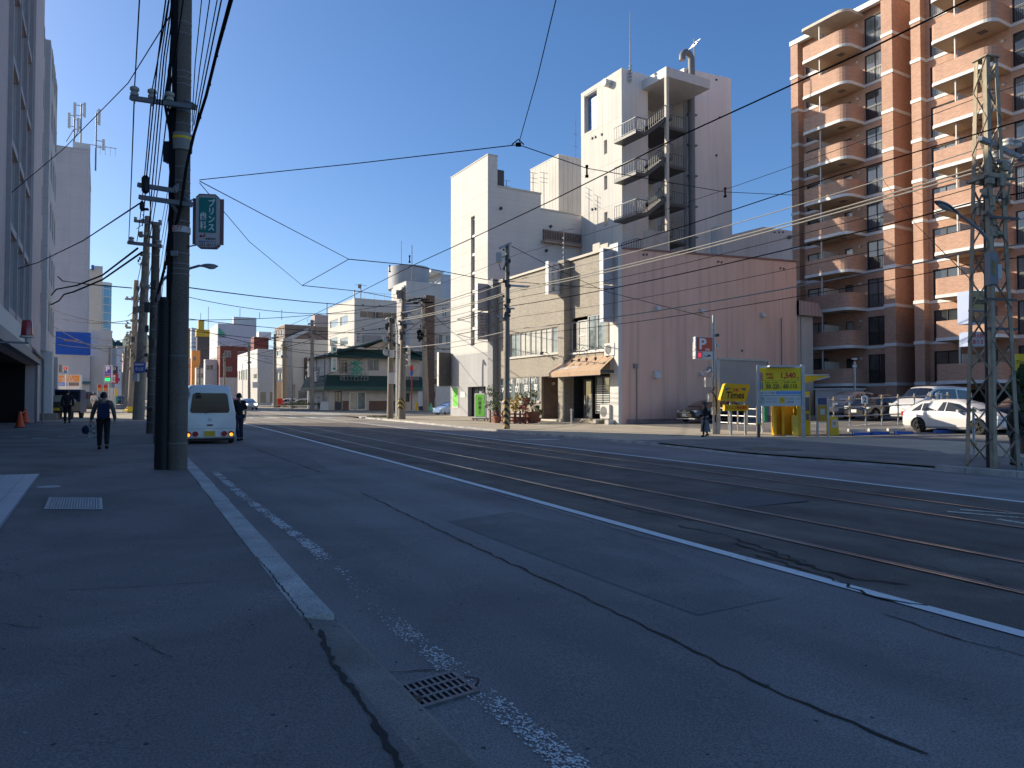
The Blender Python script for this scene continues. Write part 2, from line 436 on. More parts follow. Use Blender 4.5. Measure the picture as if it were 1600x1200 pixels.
M['blue']=mat('blue enamel',(.02,.10,.42),.45,.08,3)
M['green']=mat('green enamel',(.02,.24,.17),.45,.08,3)
M['lime']=mat('lime panel',(.16,.55,.06),.5,.05,3)
M['purple']=mat('purple panel',(.09,.05,.38),.45,.05,3)
M['ink']=mat('black lettering',(.015,.015,.017),.5,0)
M['inkred']=mat('red lettering',(.62,.04,.03),.5,0)
M['inkwhite']=mat('white lettering',(.78,.78,.76),.5,0)
M['inkgrey']=mat('grey lettering',(.15,.15,.16),.5,0)
M['skin']=mat('skin',(.42,.25,.17),.55,.08,12)
M['hair']=mat('black hair',(.012,.010,.009),.45,.3,40)
# ---------------------------------------------------------------- ground, road, pavements
def frange(a,b,s):
 o=[];x=a
 while x<b-1e-6:o.append(x);x+=s
 return o+[b]
def strip(mb,va,vb,fl,fr,dz,step=1.0,k=0,n=1):
 """a sheet between two edges u = fl(v) and u = fr(v), laid dz above the road level"""
 vs=frange(va,vb,step)
 for a,b in zip(vs,vs[1:]):
  for j in range(n):
   s0,s1=j/n,(j+1)/n
   pts=[]
   for(v,s) in((a,s0),(a,s1),(b,s1),(b,s0)):
    u=fl(v)+(fr(v)-fl(v))*s
    pts.append((u,v,road_z(u,v)+(dz(u,v) if callable(dz) else dz)))
   mb.quad(*pts,k)
 return mb
KERB=[(-60,1.0),(2.7,1.36),(5.3,1.42),(10,1.60),(17.8,1.86),(40,2.45),(100,4.1),(300,9.6)]
W1=[(-40,4.4),(2.5,5.5),(5.5,5.66),(10.3,5.97),(17.7,6.39),(25,6.72),(34,7.15),(60,8.0),(300,14.5)]
R1=[(-40,5.6),(3,6.74),(8.3,7.02),(12.5,7.22),(21,7.62),(38,8.45),(60,9.2),(300,15.8)]
W2=[(-40,11.6),(6,13.38),(11.5,13.6),(24,13.91),(40,14.6),(60,15.3),(300,21.5)]
FK=[(-60,17.2),(5,18.2),(11,17.95),(15.5,17.2),(20,18.0),(30,17.75),(39,18.1),(46,18.5),(300,24)]
kerb=lambda v:interp(KERB,v);w1=lambda v:interp(W1,v);w2=lambda v:interp(W2,v);fk=lambda v:interp(FK,v)
track_u=lambda v:interp(R1,v)
mb=MB()
us=[-900,-500,-250,-140,-90,-60,-40,-25,-12,-3,3,10,17,22,27,30,34,39,45,60,80,120,200,400,900]
vs=[-200,-100,-60,-30,-10,0,10,20,30,40,50,60,70,80,100,130,170,220,300,450,700,1200,2500]
for a,b in zip(us,us[1:]):
 for c,d in zip(vs,vs[1:]):
  mb.quad(*[(u,v,road_z(u,v)-.35) for u,v in((a,c),(b,c),(b,d),(a,d))])
solo('ground',mb,M['farroad'],kind='structure')
mb=MB();strip(mb,-60,46,kerb,fk,0.0,1.0,n=6)
solo('road',mb,M['asphalt'],kind='structure')
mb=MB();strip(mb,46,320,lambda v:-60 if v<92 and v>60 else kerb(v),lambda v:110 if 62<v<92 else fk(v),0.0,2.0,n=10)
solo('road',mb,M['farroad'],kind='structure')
mb=MB();strip(mb,-40,46,w1,w2,.004,1.0,n=3)
solo('tram_track_road',mb,M['bed'],kind='structure')
def walkz(u,v):return .10+.02*0
mb=MB()
strip(mb,4.8,62,lambda v:-60 if v>56 else-9,lambda v:kerb(v)-.23,.10,1.0,n=4)
strip(mb,-60,4.8,lambda v:-9,lambda v:kerb(v)-.23,.10,1.0,n=3)
solo('pavement',mb,M['walk'],kind='structure')
mb=MB();strip(mb,-60,4.8,lambda v:kerb(v)-.23,lambda v:kerb(v)+.0,lambda u,v:.10 if u<kerb(v)-.12 else .05,.4);strip(mb,-60,4.8,lambda v:kerb(v),lambda v:kerb(v)+.06,lambda u,v:.05 if u<kerb(v)+.03 else .004,.4)
solo('pavement_edge',mb,M['gutter'],kind='structure')
mb=MB();strip(mb,46,62,lambda v:-60,lambda v:kerb(v)-.23,.104,1.0,n=4)
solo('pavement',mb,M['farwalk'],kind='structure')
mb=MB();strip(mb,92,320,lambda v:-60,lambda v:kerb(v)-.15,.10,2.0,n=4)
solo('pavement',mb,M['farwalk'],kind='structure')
def kerbs(mb,va,vb,edge,side,L=.98,w=.17,h=.108,gap=.014,r=None):
 v=va
 while v<vb-.2:
  b=min(v+L,vb)-gap
  c0,c1=edge(v),edge(b);jit=rnd.uniform(-.006,.006);hz=h+rnd.uniform(-.008,.006)
  p=[]
  for(u,y,z) in((c0,v,0),(c0-side*w,v,0),(c1-side*w,b,0),(c1,b,0)):
   p.append((u+jit,y,road_z(u,y)-.05))
  t=[]
  for i,q in enumerate(p):
   ins=.018*side if i in(0,3) else 0
   t.append((q[0]-ins,q[1],q[2]+.05+hz))
  mb.poly(t)
  for i in range(4):
   j=(i+1)%4;mb.quad(p[i],p[j],t[j],t[i])
  v+=L
mb=MB();kerbs(mb,4.8,62,kerb,1,L=.98,w=.23);kerbs(mb,92,200,kerb,1,L=1.9)
solo('kerb',mb,M['kerb'],kind='structure')
mb=MB()
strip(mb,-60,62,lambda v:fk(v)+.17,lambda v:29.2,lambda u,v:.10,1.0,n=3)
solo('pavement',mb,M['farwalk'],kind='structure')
mb=MB();strip(mb,-60,22.2,lambda v:fk(v)+.3,lambda v:max(fk(v)+.4,min(27.0,23.5+.19*(v-8)+.22*math.sin(v*.9))),.106,1.0,n=2)
solo('pavement',mb,M['walk'],kind='structure')
mb=MB();strip(mb,-40,62,lambda v:29.2,lambda v:62,.10,1.0,n=8)
solo('parking_lot_ground',mb,M['lot'],kind='structure')
mb=MB();strip(mb,92,320,lambda v:fk(v)+.15,lambda v:110,.10,2.0,n=6)
solo('pavement',mb,M['farwalk'],kind='structure')
mb=MB();kerbs(mb,-40,10.2,fk,-1,L=1.1,w=.2,h=.15);kerbs(mb,20.5,58,fk,-1,L=.8);kerbs(mb,92,200,fk,-1,L=1.9)
kerbs(mb,10.2,20.5,fk,-1,L=1.0,h=.055)
solo('kerb',mb,M['kerb'],kind='structure')
def line(mb,tab,va,vb,w,dz=.009,off=0.0,step=1.0):
 strip(mb,va,vb,lambda v:interp(tab,v)+off-w/2,lambda v:interp(tab,v)+off+w/2,dz,step)
mb=MB();line(mb,W1,-40,300,.15);line(mb,W2,-40,300,.15)
solo('road_marking',mb,M['white'],kind='structure')
EDGE=[(-10,1.72),(2.5,1.76),(4.4,1.78),(7.5,1.94),(11.8,1.98),(16,2.10)]
mb=MB();rc=random.Random(17)
DENS=[(1.2,.8),(2.4,1),(3.3,.9),(3.45,.15),(3.65,.7),(4.2,.75),(4.9,.45),(5.3,.12),(5.9,.05),(6.7,.06),(7.3,.5),(8.2,.8),(11,1),(15.3,1),(16,.2)]
for k in range(15000):
 v=1.2+14.8*rc.random()**1.5;w_=.085 if v<6 else .075;o=rc.uniform(-1,1);d=interp(DENS,v)*(1-abs(o)**3*.8)
 if rc.random()>d*(.55+.45*math.sin(v*7+2*math.sin(v*3))):continue
 u=interp(EDGE,v)+o*w_;r_=rc.uniform(.002,.0085)*(1.0 if v<6 else 1.9);a=rc.uniform(0,6.3);z=road_z(u,v)+.006
 mb.poly([(u+r_*rc.uniform(.5,1.2)*math.cos(a+q*1.2566),v+1.5*r_*rc.uniform(.5,1.2)*math.sin(a+q*1.2566),z+k*1e-7) for q in range(5)])
solo('road_marking',mb,mat('chipped road paint',(.72,.72,.70),.8,.15,30),kind='structure',fix=False)
mb=MB()
for a,b in((16.0,20.5),):strip(mb,25.0,25.3,lambda v:14.6,lambda v:16.8,.006)
for i in range(9):
 u=4.2+i*1.5
 strip(mb,57,60,lambda v:u,lambda v:u+.5,.006)
 strip(mb,95,98.5,lambda v:u+1,lambda v:u+1.5,.006)
for i in range(12):strip(mb,64+i*2.2,65+i*2.2,lambda v:18.6,lambda v:22.0,.006)
for i in range(7):line(mb,W1,34+i*10,38+i*10,.13,.006,-1.6)
solo('road_marking',mb,M['fair'],kind='structure')
mb=MB()
for a,b in(((1480,800),(1620,812)),((1500,797),(1620,806)),((1560,812),(1620,822))):
 p,_=pg(*a);q,_=pg(*b);d=(q-p).normalized();n=Vector((-d.y,d.x,0))*.06
 mb.quad(*[(c.x,c.y,road_z(c.x,c.y)+.01) for c in(p-n,q-n,q+n,p+n)])
p,_=pg(372,699);q,_=pg(452,686);n=Vector((.05,.09,0))
mb.quad(*[(c.x,c.y,road_z(c.x,c.y)+.006) for c in(p-n,q-n,q+n,p+n)])  # this pale streak is sunlight on the road, drawn as a coloured strip
solo('road_marking',mb,M['ylinesun'],kind='structure')
mb=MB()
for a,b,w_ in(((20,683),(42,683),.09),((50,685),(78,685),.12),((90,682),(118,682),.09),((66,673),(102,671),.1),((30,670),(66,671),.05)):
 p,_=pg(*a,.1);q,_=pg(*b,.1);d=(q-p).normalized();n=Vector((-d.y,d.x,0))*w_
 mb.quad(*[(c.x,c.y,road_z(c.x,c.y)+.106) for c in(p-n,q-n,q+n,p+n)])
solo('pavement_marking',mb,M['fair'],kind='structure')
mb=MB()
for v in(15.5,18.2,20.8,23.6,26.4,29.4):
 strip(mb,v,v+.1,lambda y:34.0,lambda y:43.5,.106,n=6)
solo('parking_lot_marking',mb,M['fair'],kind='structure')
def crack(mb,pts,w=.02,dz=.006,step=.12,wob=.02):
 for(a,b) in zip(pts,pts[1:]):
  a,b=Vector((a[0],a[1],0)),Vector((b[0],b[1],0));n=max(1,int((b-a).length/step));d=(b-a).normalized();s=Vector((-d.y,d.x,0))
  prev=None
  for i in range(n+1):
   c=a+(b-a)*i/n+s*(rnd.uniform(-wob,wob) if 0<i<n else 0);ww=w*rnd.uniform(.4,1.3)
   e=[(q.x,q.y,road_z(q.x,q.y)+dz) for q in(c-s*ww/2,c+s*ww/2)]
   if prev:mb.quad(prev[0],e[0],e[1],prev[1])
   prev=e
def gpts(px,dz=0):return[pg(x,y,dz)[0] for x,y in px]
mb=MB()
crack(mb,gpts([(565,770),(700,835),(850,905),(1000,975),(1200,1075),(1450,1180)]),.022)
crack(mb,gpts([(1380,960),(1500,1000),(1600,1026)]),.02)
crack(mb,gpts([(400,702),(455,722),(500,738)]),.05)
crack(mb,[(kerb(v)+.03+rnd.uniform(-.01,.01),v) for v in frange(2.0,8,.5)],.025,.008,.06,.012)
crack(mb,gpts([(540,1062),(600,1052),(680,1048),(748,1062),(742,1082),(700,1095)]),.014,.007,.05,.01)
crack(mb,gpts([(760,770),(850,795),(1000,840),(1100,862)]),.016,.012)
crack(mb,gpts([(1150,850),(1230,875),(1330,905),(1420,915)]),.05,.012,.1,.04)
crack(mb,gpts([(1180,868),(1300,905),(1370,935),(1450,948)]),.03,.012,.1,.05)
crack(mb,gpts([(1060,822),(1140,840),(1200,860),(1260,880)]),.03,.012,.1,.05)
crack(mb,gpts([(900,772),(1000,800),(1080,815)]),.03,.012,.1,.04)
crack(mb,gpts([(1300,860),(1420,880),(1540,905),(1600,930)]),.015,.012,.1,.03)
for k in range(14):
 u,v=rnd.uniform(6,13),rnd.uniform(4,20);crack(mb,[(u,v),(u+rnd.uniform(-.4,.4),v+rnd.uniform(.5,1.6))],.012,.012,.08,.04)
solo('road_crack',mb,M['seam'],kind='structure')
mb=MB()
crack(mb,gpts([(500,985),(520,1040),(560,1090),(600,1150),(625,1200)],.1),.03,.106,.05,.012)
crack(mb,gpts([(60,925),(200,918),(330,910),(430,905)],.1),.008,.106,.06,.01)
crack(mb,gpts([(400,870),(430,905),(462,945),(490,985)],.1),.012,.106,.05,.01)
for k in range(22):
 u,v=rnd.uniform(-2.4,1.0),rnd.uniform(2.4,14);crack(mb,[(u,v),(u+rnd.uniform(-.5,.5),v+rnd.uniform(-.2,.5))],.006,.106,.05,.015)
solo('pavement_crack',mb,M['seam'],kind='structure')
mb=MB()
for q in([(800,800),(1010,850),(1220,935),(1090,962),(870,880),(700,815)],[(350,720),(470,705),(520,738),(420,752)]):
 ps=gpts(q);mb.poly([(p.x,p.y,road_z(p.x,p.y)+.0035) for p in ps])
solo('road_patch',mb,M['patch'],kind='structure')
mb=MB()
for k in range(150):
 u,v=rnd.uniform(-2.6,5.2),2.3+9*rnd.random()**1.6;z=road_z(u,v)+(.112 if u<kerb(v)-.45 else .012)
 r_=rnd.uniform(.003,.011);a=rnd.uniform(0,6.3)
 pts=[(u+r_*math.cos(a+t)*rnd.uniform(.6,1.3),v+r_*math.sin(a+t)*rnd.uniform(.5,1),z+rnd.uniform(0,.006)) for t in(0,1.6,3.1,4.7)]
 mb.quad(*pts,rnd.choice((0,0,1,1,2)))
solo('litter_crumbs',mb,[mat('litter pale',(.35,.34,.32),.8,.2),mat('litter brown',(.05,.035,.025),.8,.3),mat('grit dark',(.015,.015,.016),.9,.2)],label='pale crumbs, grit and leaf scraps on the asphalt',cat='litter',kind='stuff')
mb=MB();us_=frange(-5.3,-.9,.3)
mb2=MB()
for i,(a,b) in enumerate(zip(us_,us_[1:])):
 for j in range(12):
  v0=4.6+j*.9+(.45 if i%2 else 0);v1=v0+.892
  mb.quad(*[(u,v,road_z(u,v)+.118) for u,v in((a+.004,v0),(b-.004,v0),(b-.004,min(v1,15.4)),(a+.004,min(v1,15.4)))])
strip(mb2,4.5,15.45,lambda v:-5.3,lambda v:-.88,.112)
solo('forecourt_paving',mb,mat('white tile',(.50,.51,.53),.4,.06,2),kind='structure');solo('forecourt_paving_base',mb2,M['grey'],kind='structure')
def rails(fn,name_lbl):
 mb=MB()
 for o,w_,k,dz in((-.042,.05,0,.016),(0.0,.045,1,.009),(.033,.022,0,.013)):
  strip(mb,-40,200,lambda v:fn(v)+o-w_/2,lambda v:fn(v)+o+w_/2,dz,1.0,k)
 solo('tram_rail',mb,[M['rail'],M['groove']],name_lbl,'rail','tram rails')
rails(track_u,'grooved tram rail nearest to the solid white line beside the near lane')
rails(lambda v:track_u(v)+1.33,'second grooved tram rail, right rail of the nearer track')
rails(lambda v:track_u(v)+3.62,'third grooved tram rail, left rail of the farther track')
rails(lambda v:track_u(v)+4.98,'grooved tram rail nearest to the far white line by the sunlit pavement')
# ---------------------------------------------------------------- facades
def FP(face,pos,a,z,o=0.0):
 """point on a facade: face 'U' looks towards -x at x = pos, 'u' towards +x; 'V' looks towards -y at y = pos. o = distance outwards"""
 if face=='U':return(pos-o,a,z)
 if face=='u':return(pos+o,a,z)
 if face=='V':return(a,pos-o,z)
 return(a,pos+o,z)
def fbox(mb,face,pos,a0,a1,z0,z1,o0,o1,k=0):
 p,q=FP(face,pos,a0,z0,o0),FP(face,pos,a1,z1,o1)
 return mb.box(p[0],q[0],p[1],q[1],z0,z1,k)
def holed(mb,face,pos,a0,a1,z0,z1,holes,depth=.14,k=0,kr=0):
 """a wall face with rectangular openings and their reveals"""
 A=sorted({a0,a1,*[h[0] for h in holes],*[h[1] for h in holes]});Z=sorted({z0,z1,*[h[2] for h in holes],*[h[3] for h in holes]})
 A=[a for a in A if a0-1e-6<=a<=a1+1e-6];Z=[z for z in Z if z0-1e-6<=z<=z1+1e-6]
 for p,q in zip(Z,Z[1:]):
  run=None
  for a,b in zip(A,A[1:]):
   ca,cz=(a+b)/2,(p+q)/2
   inside=any(h[0]<ca<h[1] and h[2]<cz<h[3] for h in holes)
   if inside:
    if run is not None:mb.quad(FP(face,pos,run,p),FP(face,pos,a,p),FP(face,pos,a,q),FP(face,pos,run,q),k);run=None
   elif run is None:run=a
  if run is not None:mb.quad(FP(face,pos,run,p),FP(face,pos,A[-1],p),FP(face,pos,A[-1],q),FP(face,pos,run,q),k)
 for h in holes:
  c=[(h[0],h[2]),(h[1],h[2]),(h[1],h[3]),(h[0],h[3])]
  for i in range(4):
   (x0,y0),(x1,y1)=c[i],c[(i+1)%4]
   mb.quad(FP(face,pos,x0,y0),FP(face,pos,x1,y1),FP(face,pos,x1,y1,-depth-.05),FP(face,pos,x0,y0,-depth-.05),kr)
def window(t,face,pos,h,nx=2,nz=1,fr='frame',gl='glass',depth=.12,fw=.05,name='window',sill=None,sillmat='frame',rails_=0):
 """window in opening h=(a0,a1,z0,z1): frame with mullions, pane behind it, maybe a sill"""
 a0,a1,z0,z1=h[:4]
 mb=MB()
 fbox(mb,face,pos,a0,a0+fw,z0,z1,-depth,-depth+.07);fbox(mb,face,pos,a1-fw,a1,z0,z1,-depth,-depth+.07)
 fbox(mb,face,pos,a0+fw,a1-fw,z0,z0+fw,-depth,-depth+.07);fbox(mb,face,pos,a0+fw,a1-fw,z1-fw,z1,-depth,-depth+.07)
 for i in range(1,nx):
  a=a0+(a1-a0)*i/nx;fbox(mb,face,pos,a-fw*.45,a+fw*.45,z0+fw,z1-fw,-depth,-depth+.06)
 for i in range(1,nz):
  z=z0+(z1-z0)*i/nz;fbox(mb,face,pos,a0+fw,a1-fw,z-fw*.4,z+fw*.4,-depth+.005,-depth+.055)
 if rails_:
  n=max(4,int((a1-a0)/.12))
  for i in range(1,n):
   a=a0+(a1-a0)*i/n;fbox(mb,face,pos,a-.008,a+.008,z0+.1,z0+.95,-depth+.1,-depth+.12)
  fbox(mb,face,pos,a0,a1,z0+.95,z0+.99,-depth+.09,-depth+.13)
 w_=t.part(name,mb,M[fr],world=True)
 mp=MB();mp.quad(FP(face,pos,a0,z0,-depth+.01),FP(face,pos,a1,z0,-depth+.01),FP(face,pos,a1,z1,-depth+.01),FP(face,pos,a0,z1,-depth+.01))
 g=t.part('pane',mp,M[gl],world=True,parent=w_)
 if sill:
  ms=MB();fbox(ms,face,pos,a0-.06,a1+.06,z0-sill,z0+.0,-.02,.07);t.part('sill',ms,M[sillmat],world=True,parent=w_)
 return w_
def shell(t,u0,u1,v0,v1,zb,zt,wallm,holesU=(),holesV=(),roofm=None,parapet=.25,coping=None,depth=.14,name='wall',holesu=()):
 """walls on four sides (openings on the street side U and the near side V), roof below a parapet, coping"""
 mb=MB()
 holed(mb,'U',u0,v0,v1,zb,zt,list(holesU),depth);holed(mb,'V',v0,u0,u1,zb,zt,list(holesV),depth)
 holed(mb,'u',u1,v0,v1,zb,zt,list(holesu),depth);mb.quad((u0,v1,zb),(u1,v1,zb),(u1,v1,zt),(u0,v1,zt))
 i=.22
 for a,b in(((u0+i,v0+i),(u1-i,v0+i)),((u1-i,v0+i),(u1-i,v1-i)),((u1-i,v1-i),(u0+i,v1-i)),((u0+i,v1-i),(u0+i,v0+i))):
  mb.quad((*a,zt-parapet-.1),(*b,zt-parapet-.1),(*b,zt),(*a,zt))
 w_=t.part(name,mb,wallm,world=True,fix=False)
 mr=MB();mr.box(u0+.2,u1-.2,v0+.2,v1-.2,zt-parapet-.3,zt-parapet)
 t.part('roof',mr,roofm or M['grey'],world=True)
 mc=MB();e=.04
 for a in((u0-e,u1+e,v0-e,v0+i+.02),(u0-e,u1+e,v1-i-.02,v1+e),(u0-e,u0+i+.02,v0+i+.02,v1-i-.02),(u1-i-.02,u1+e,v0+i+.02,v1-i-.02)):mc.box(*a,zt,zt+.07)
 t.part('coping',mc,coping or M['offwhite'],world=True)
 return w_
def bld(name,label,u0,u1,v0,v1,zt,wallm,cat='building',group=None,**kw):
 zb=min(road_z(a,b) for a in(u0,u1) for b in(v0,v1))-.4
 t=T(name,label,cat,(u0,v0,zb),group=group)
 t.zb=zb
 shell(t,u0,u1,v0,v1,zb,zt,wallm,**kw)
 return t
def addtext(t,body,face,pos,a,z,mats,o=.012,**kw):
 p=Vector(FP(face,pos,a,z,o))-t.loc
 return put_text(t,'lettering',body,p,mats,face,**kw)
def pvU(x,U):return pu(x,628,U)[0]
def puV(x,V):return pv(x,628,V)[0]
def rectU(x0,x1,y0,y1,U):
 xm=(x0+x1)/2;a=sorted((pvU(x0,U),pvU(x1,U)));return(a[0],a[1],pu(xm,y1,U)[1],pu(xm,y0,U)[1])
def rectV(x0,x1,y0,y1,V):
 xm=(x0+x1)/2;a=sorted((puV(x0,V),puV(x1,V)));return(a[0],a[1],pv(xm,y1,V)[1],pv(xm,y0,V)[1])
BR=dict(lavender=brickmat('lavender tile',(.56,.47,.45),(.59,.495,.475),(.46,.385,.37),.30,.10,.006,dirt=.1,bump=.15),metalpanel=brickmat('blue grey panels',(.50,.49,.49),(.52,.51,.51),(.36,.355,.355),1.8,.9,.012,0,dirt=.1),whitetile=brickmat('white facade panels',(.52,.51,.475),(.55,.54,.505),(.40,.39,.37),3.2,1.15,.018,0,dirt=.07,bump=.5),greypanel=brickmat('grey facade boards',(.35,.35,.35),(.38,.38,.38),(.28,.28,.28),.9,3.0,.012,0,dirt=.1),siding=brickmat('grey siding',(.63,.60,.56),(.65,.62,.58),(.53,.505,.475),30,.455,.012,0,dirt=.06),stonesiding=brickmat('beige stone siding',(.385,.345,.285),(.30,.27,.22),(.22,.195,.16),.30,.075,.010,dirt=.1,bump=.6),pink=brickmat('pink panel render',(.80,.49,.36),(.81,.495,.365),(.70,.43,.32),3.6,20,.006,0,dirt=.10,bump=.1,streak=.22),concrete=brickmat('painted concrete panels',(.53,.51,.46),(.57,.55,.50),(.41,.39,.35),1.35,3.7,.022,0,dirt=.10,bump=.4,streak=.14),concretebounce=brickmat('concrete with painted bounce light',(.82,.75,.69),(.83,.76,.70),(.73,.67,.62),4.0,3.7,.01,0,dirt=.08,bump=.3,streak=.12),apt=brickmat('red brown brick tile',(.52,.30,.205),(.41,.225,.15),(.48,.34,.25),.24,.075,.008,dirt=.14,bump=.4),redbrick=brickmat('dull red brick',(.22,.05,.035),(.18,.04,.03),(.2,.08,.06),.3,.1,.01,dirt=.15),darkbrick=brickmat('brown brick',(.15,.085,.06),(.11,.06,.045),(.16,.11,.085),.3,.1,.012,dirt=.15),whiteold=brickmat('old white render',(.54,.525,.49),(.56,.54,.51),(.52,.50,.47),2.6,2.8,.012,0,dirt=.12),lavtower=brickmat('pale lavender panels',(.46,.44,.46),(.48,.46,.48),(.37,.36,.38),1.9,1.5,.02,0,dirt=.08),)  # shade-side concrete: reflected light put in as a lighter colour
NZ=lambda v:road_z(-2.8,v)
# ---------------------------------------------------------------- left: lavender tiled office block with garage
U0=-2.8
t=T('office_building','lavender tiled office block with tall window strips above a dark garage opening','building',(U0,40,road_z(U0,40)))
zb,zt=road_z(U0,20)-.5,21.9
gar=(19.5,pvU(53.5,U0),zb,pu(53.5,569,U0)[1])
slots,panes=[],[]
fl=[4.75+2.95*i for i in range(6)]
va,vb=pvU(4,U0),pvU(37,U0)
holes=[gar]
for i,z in enumerate(fl):
 for j in range(3):
  a0=va+(vb-va)*j/3+.12;a1=va+(vb-va)*(j+1)/3-.12
  holes.append((a0,a1,z+.15,z+2.75))
s0,s1=pvU(55.5,U0),pvU(61,U0)
for i,z in enumerate(fl):holes.append((s0,s1,z+1.1,z+2.75))
mb=MB();vE=55.0
vM=pvU(62,U0)
holed(mb,'U',U0,-40,vM,zb,zt,[],.3) if False else None
holed(mb,'u',U0,16,vM,zb,zt,holes,.35)
mb.quad((U0,16,zb),(-34,16,zb),(-34,16,zt),(U0,16,zt));mb.quad((-34,16,zb),(-34,vE,zb),(-34,vE,zt),(-34,16,zt))
mb.quad((-34,vE,zb),(U0,vE,zb),(U0,vE,zt),(-34,vE,zt))
t.part('wall',mb,BR['lavender'],world=True,fix=False)
mb=MB();mb.box(-34,U0-.05,16.05,vE,zt-.5,zt-.02);t.part('roof',mb,M['grey'],world=True)
ex=MB();eh=[]
for i,z in enumerate(fl):
 for j in range(3):
  q0=vM+1.6+j*2.2;eh.append((q0,q0+1.5,z+.9,z+2.6))
holed(ex,'u',U0+.25,vM,vE,4.4,zt,eh,.2);ex.quad((U0+.25,vM,4.4),(U0-.2,vM,4.4),(U0-.2,vM,zt),(U0+.25,vM,zt));ex.quad((U0+.25,vE,4.4),(U0-.2,vE,4.4),(U0-.2,vE,zt),(U0+.25,vE,zt))
ex.quad((U0+.25,vM,4.4),(U0+.25,vE,4.4),(U0-.2,vE,4.4),(U0-.2,vM,4.4));ex.quad((U0+.25,vM,zt),(U0+.25,vE,zt),(U0-.2,vE,zt),(U0-.2,vM,zt))
t.part('stair_bay',ex,BR['metalpanel'],world=True,fix=False)
for h in eh:window(t,'u',U0+.25,h,2,1,'frame','glasspale',.1)
for h in holes[1:1+18]:window(t,'u',U0,h,2,2,'frame','glass' if rnd.random()<.6 else 'glasspale',.16)
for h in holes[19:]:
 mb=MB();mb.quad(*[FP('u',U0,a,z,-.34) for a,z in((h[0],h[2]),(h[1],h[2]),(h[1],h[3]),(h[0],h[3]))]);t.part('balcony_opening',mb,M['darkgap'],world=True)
mb=MB()
for i,z in enumerate(fl):mb.box(U0,U0+.1,va,vb+.05,z-.16,z+.1)
for j in range(4):a=va+(vb-va)*j/3;mb.box(U0,U0+.14,a-.07,a+.07,4.2,zt-.1)
t.part('window_mullions',mb,mat('mauve mullion',(.40,.345,.34),.6,.08),world=True)
mb=MB();mb.box(U0,U0+.22,vb+.1,vb+5.2,4.0,zt+.1);t.part('pilaster',mb,BR['lavender'],world=True)
mb=MB();mb.box(U0,U0+.25,19,gar[1]+.25,gar[3],gar[3]+.42);mb.box(U0,U0+.12,gar[1]+.02,gar[1]+.3,zb,gar[3]);t.part('garage_frame',mb,M['greysteel'],world=True)
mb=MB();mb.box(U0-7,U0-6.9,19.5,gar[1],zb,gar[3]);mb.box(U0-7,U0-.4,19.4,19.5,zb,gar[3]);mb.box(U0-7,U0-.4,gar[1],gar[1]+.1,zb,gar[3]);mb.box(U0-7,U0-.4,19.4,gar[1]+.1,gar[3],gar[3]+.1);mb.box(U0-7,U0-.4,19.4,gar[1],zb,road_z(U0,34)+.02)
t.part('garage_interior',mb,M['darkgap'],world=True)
mb=MB();mb.box(U0+.02,U0+.16,va-4,vb+1.5,gar[3]+.5,4.55);t.part('fascia_panel',mb,M['offwhite'],world=True)
c0=pvU(62,U0)
for a in(c0+.3,c0+6.5):mb=MB();mb.box(U0-.1,U0+.55,a,a+1.5,road_z(U0,a)-.3,4.39);t.part('column',mb,M['offwhite'],world=True)
mb=MB();mb.box(U0-.1,U0+.8,c0+.1,vE,road_z(U0,55)-.4,road_z(U0,55)+.42);t.part('plinth',mb,M['conc'],world=True)
mb=MB();g=gar[1]+.45;mb.tube([(U0+.33,g,road_z(U0,g)),(U0+.33,g,3.2),(U0+.33,g-.4,3.75),(U0+.33,g-6,3.8)],.06,8);t.part('drain_pipe',mb,M['greysteel'],world=True,smooth=True)
t2=T('office_building','unseen lower office block beside the forecourt, shaped to block sun and admit sky','building',(-5.4,-6,0))  # out-of-view block added to shade the near road and leave sky open
mb=MB();mb.box(-30,-5.4,-6,15.9,-.4,12.5);t2.part('wall',mb,BR['lavender'],world=True)
mb=MB();mb.box(-30.1,-5.3,-6.1,15.95,12.5,12.7);t2.part('coping',mb,M['offwhite'],world=True)
for k in range(3):
 for j in range(4):mb=MB();mb.box(-5.42,-5.36,-4.5+j*5,-1.5+j*5,3.9+k*3,5.7+k*3);t2.part('window',mb,M['glass'],world=True)
mb=MB();mb.box(-5.42,-5.36,4.5,11,.1,2.7);t2.part('entrance_door',mb,M['glass'],world=True)
p=pd(42,528,21.5)
t=T('warning_beacon','red rotating warning lamp on a bracket over the garage opening','beacon',(p.x,p.y,p.z))
mb=MB();mb.lathe([(.155,.07),(.16,.1),(.155,.15),(.15,.22),(.145,.48),(.12,.53),(.02,.54)],n=20);t.part('lens',mb,mat('red lens',(.30,.004,.012),.12,.1,9,coat=1),smooth=True)
mb=MB();mb.lathe([(.05,-.12),(.05,0),(.19,.01),(.19,.065),(.15,.07)],n=20);t.part('base',mb,M['cream'],smooth=True)
mb=MB();mb.box(U0-p.x,.05,-.03,.03,-.18,-.12);t.part('bracket',mb,M['greysteel'])
def cone():
 t=T('traffic_cone','orange traffic cone, nearer of two in front of the garage','traffic cone',group='traffic cones by the garage')
 mb=MB();mb.lathe([(.19,.02),(.18,.05),(.16,.10),(.045,.70),(.03,.71)],n=18);t.part('cone_body',mb,mat('cone orange',(.75,.10,.03),.5,.08,5),smooth=True)
 mb=MB();mb.box(-.2,.2,-.2,.2,0,.03);t.part('base',mb,M['black'])
 return t.o
c=cone();p,_=pg(31,668,.1);c.location=p
d=copy_tree(c);p2,_=pg(39,661,.1);d.location=p2;d['label']='orange traffic cone, farther of two in front of the garage'
mb=MB();mb.tube([p+Vector((0,0,.62)),(p+p2)/2+Vector((0,0,.57)),p2+Vector((0,0,.62))],.02,6)
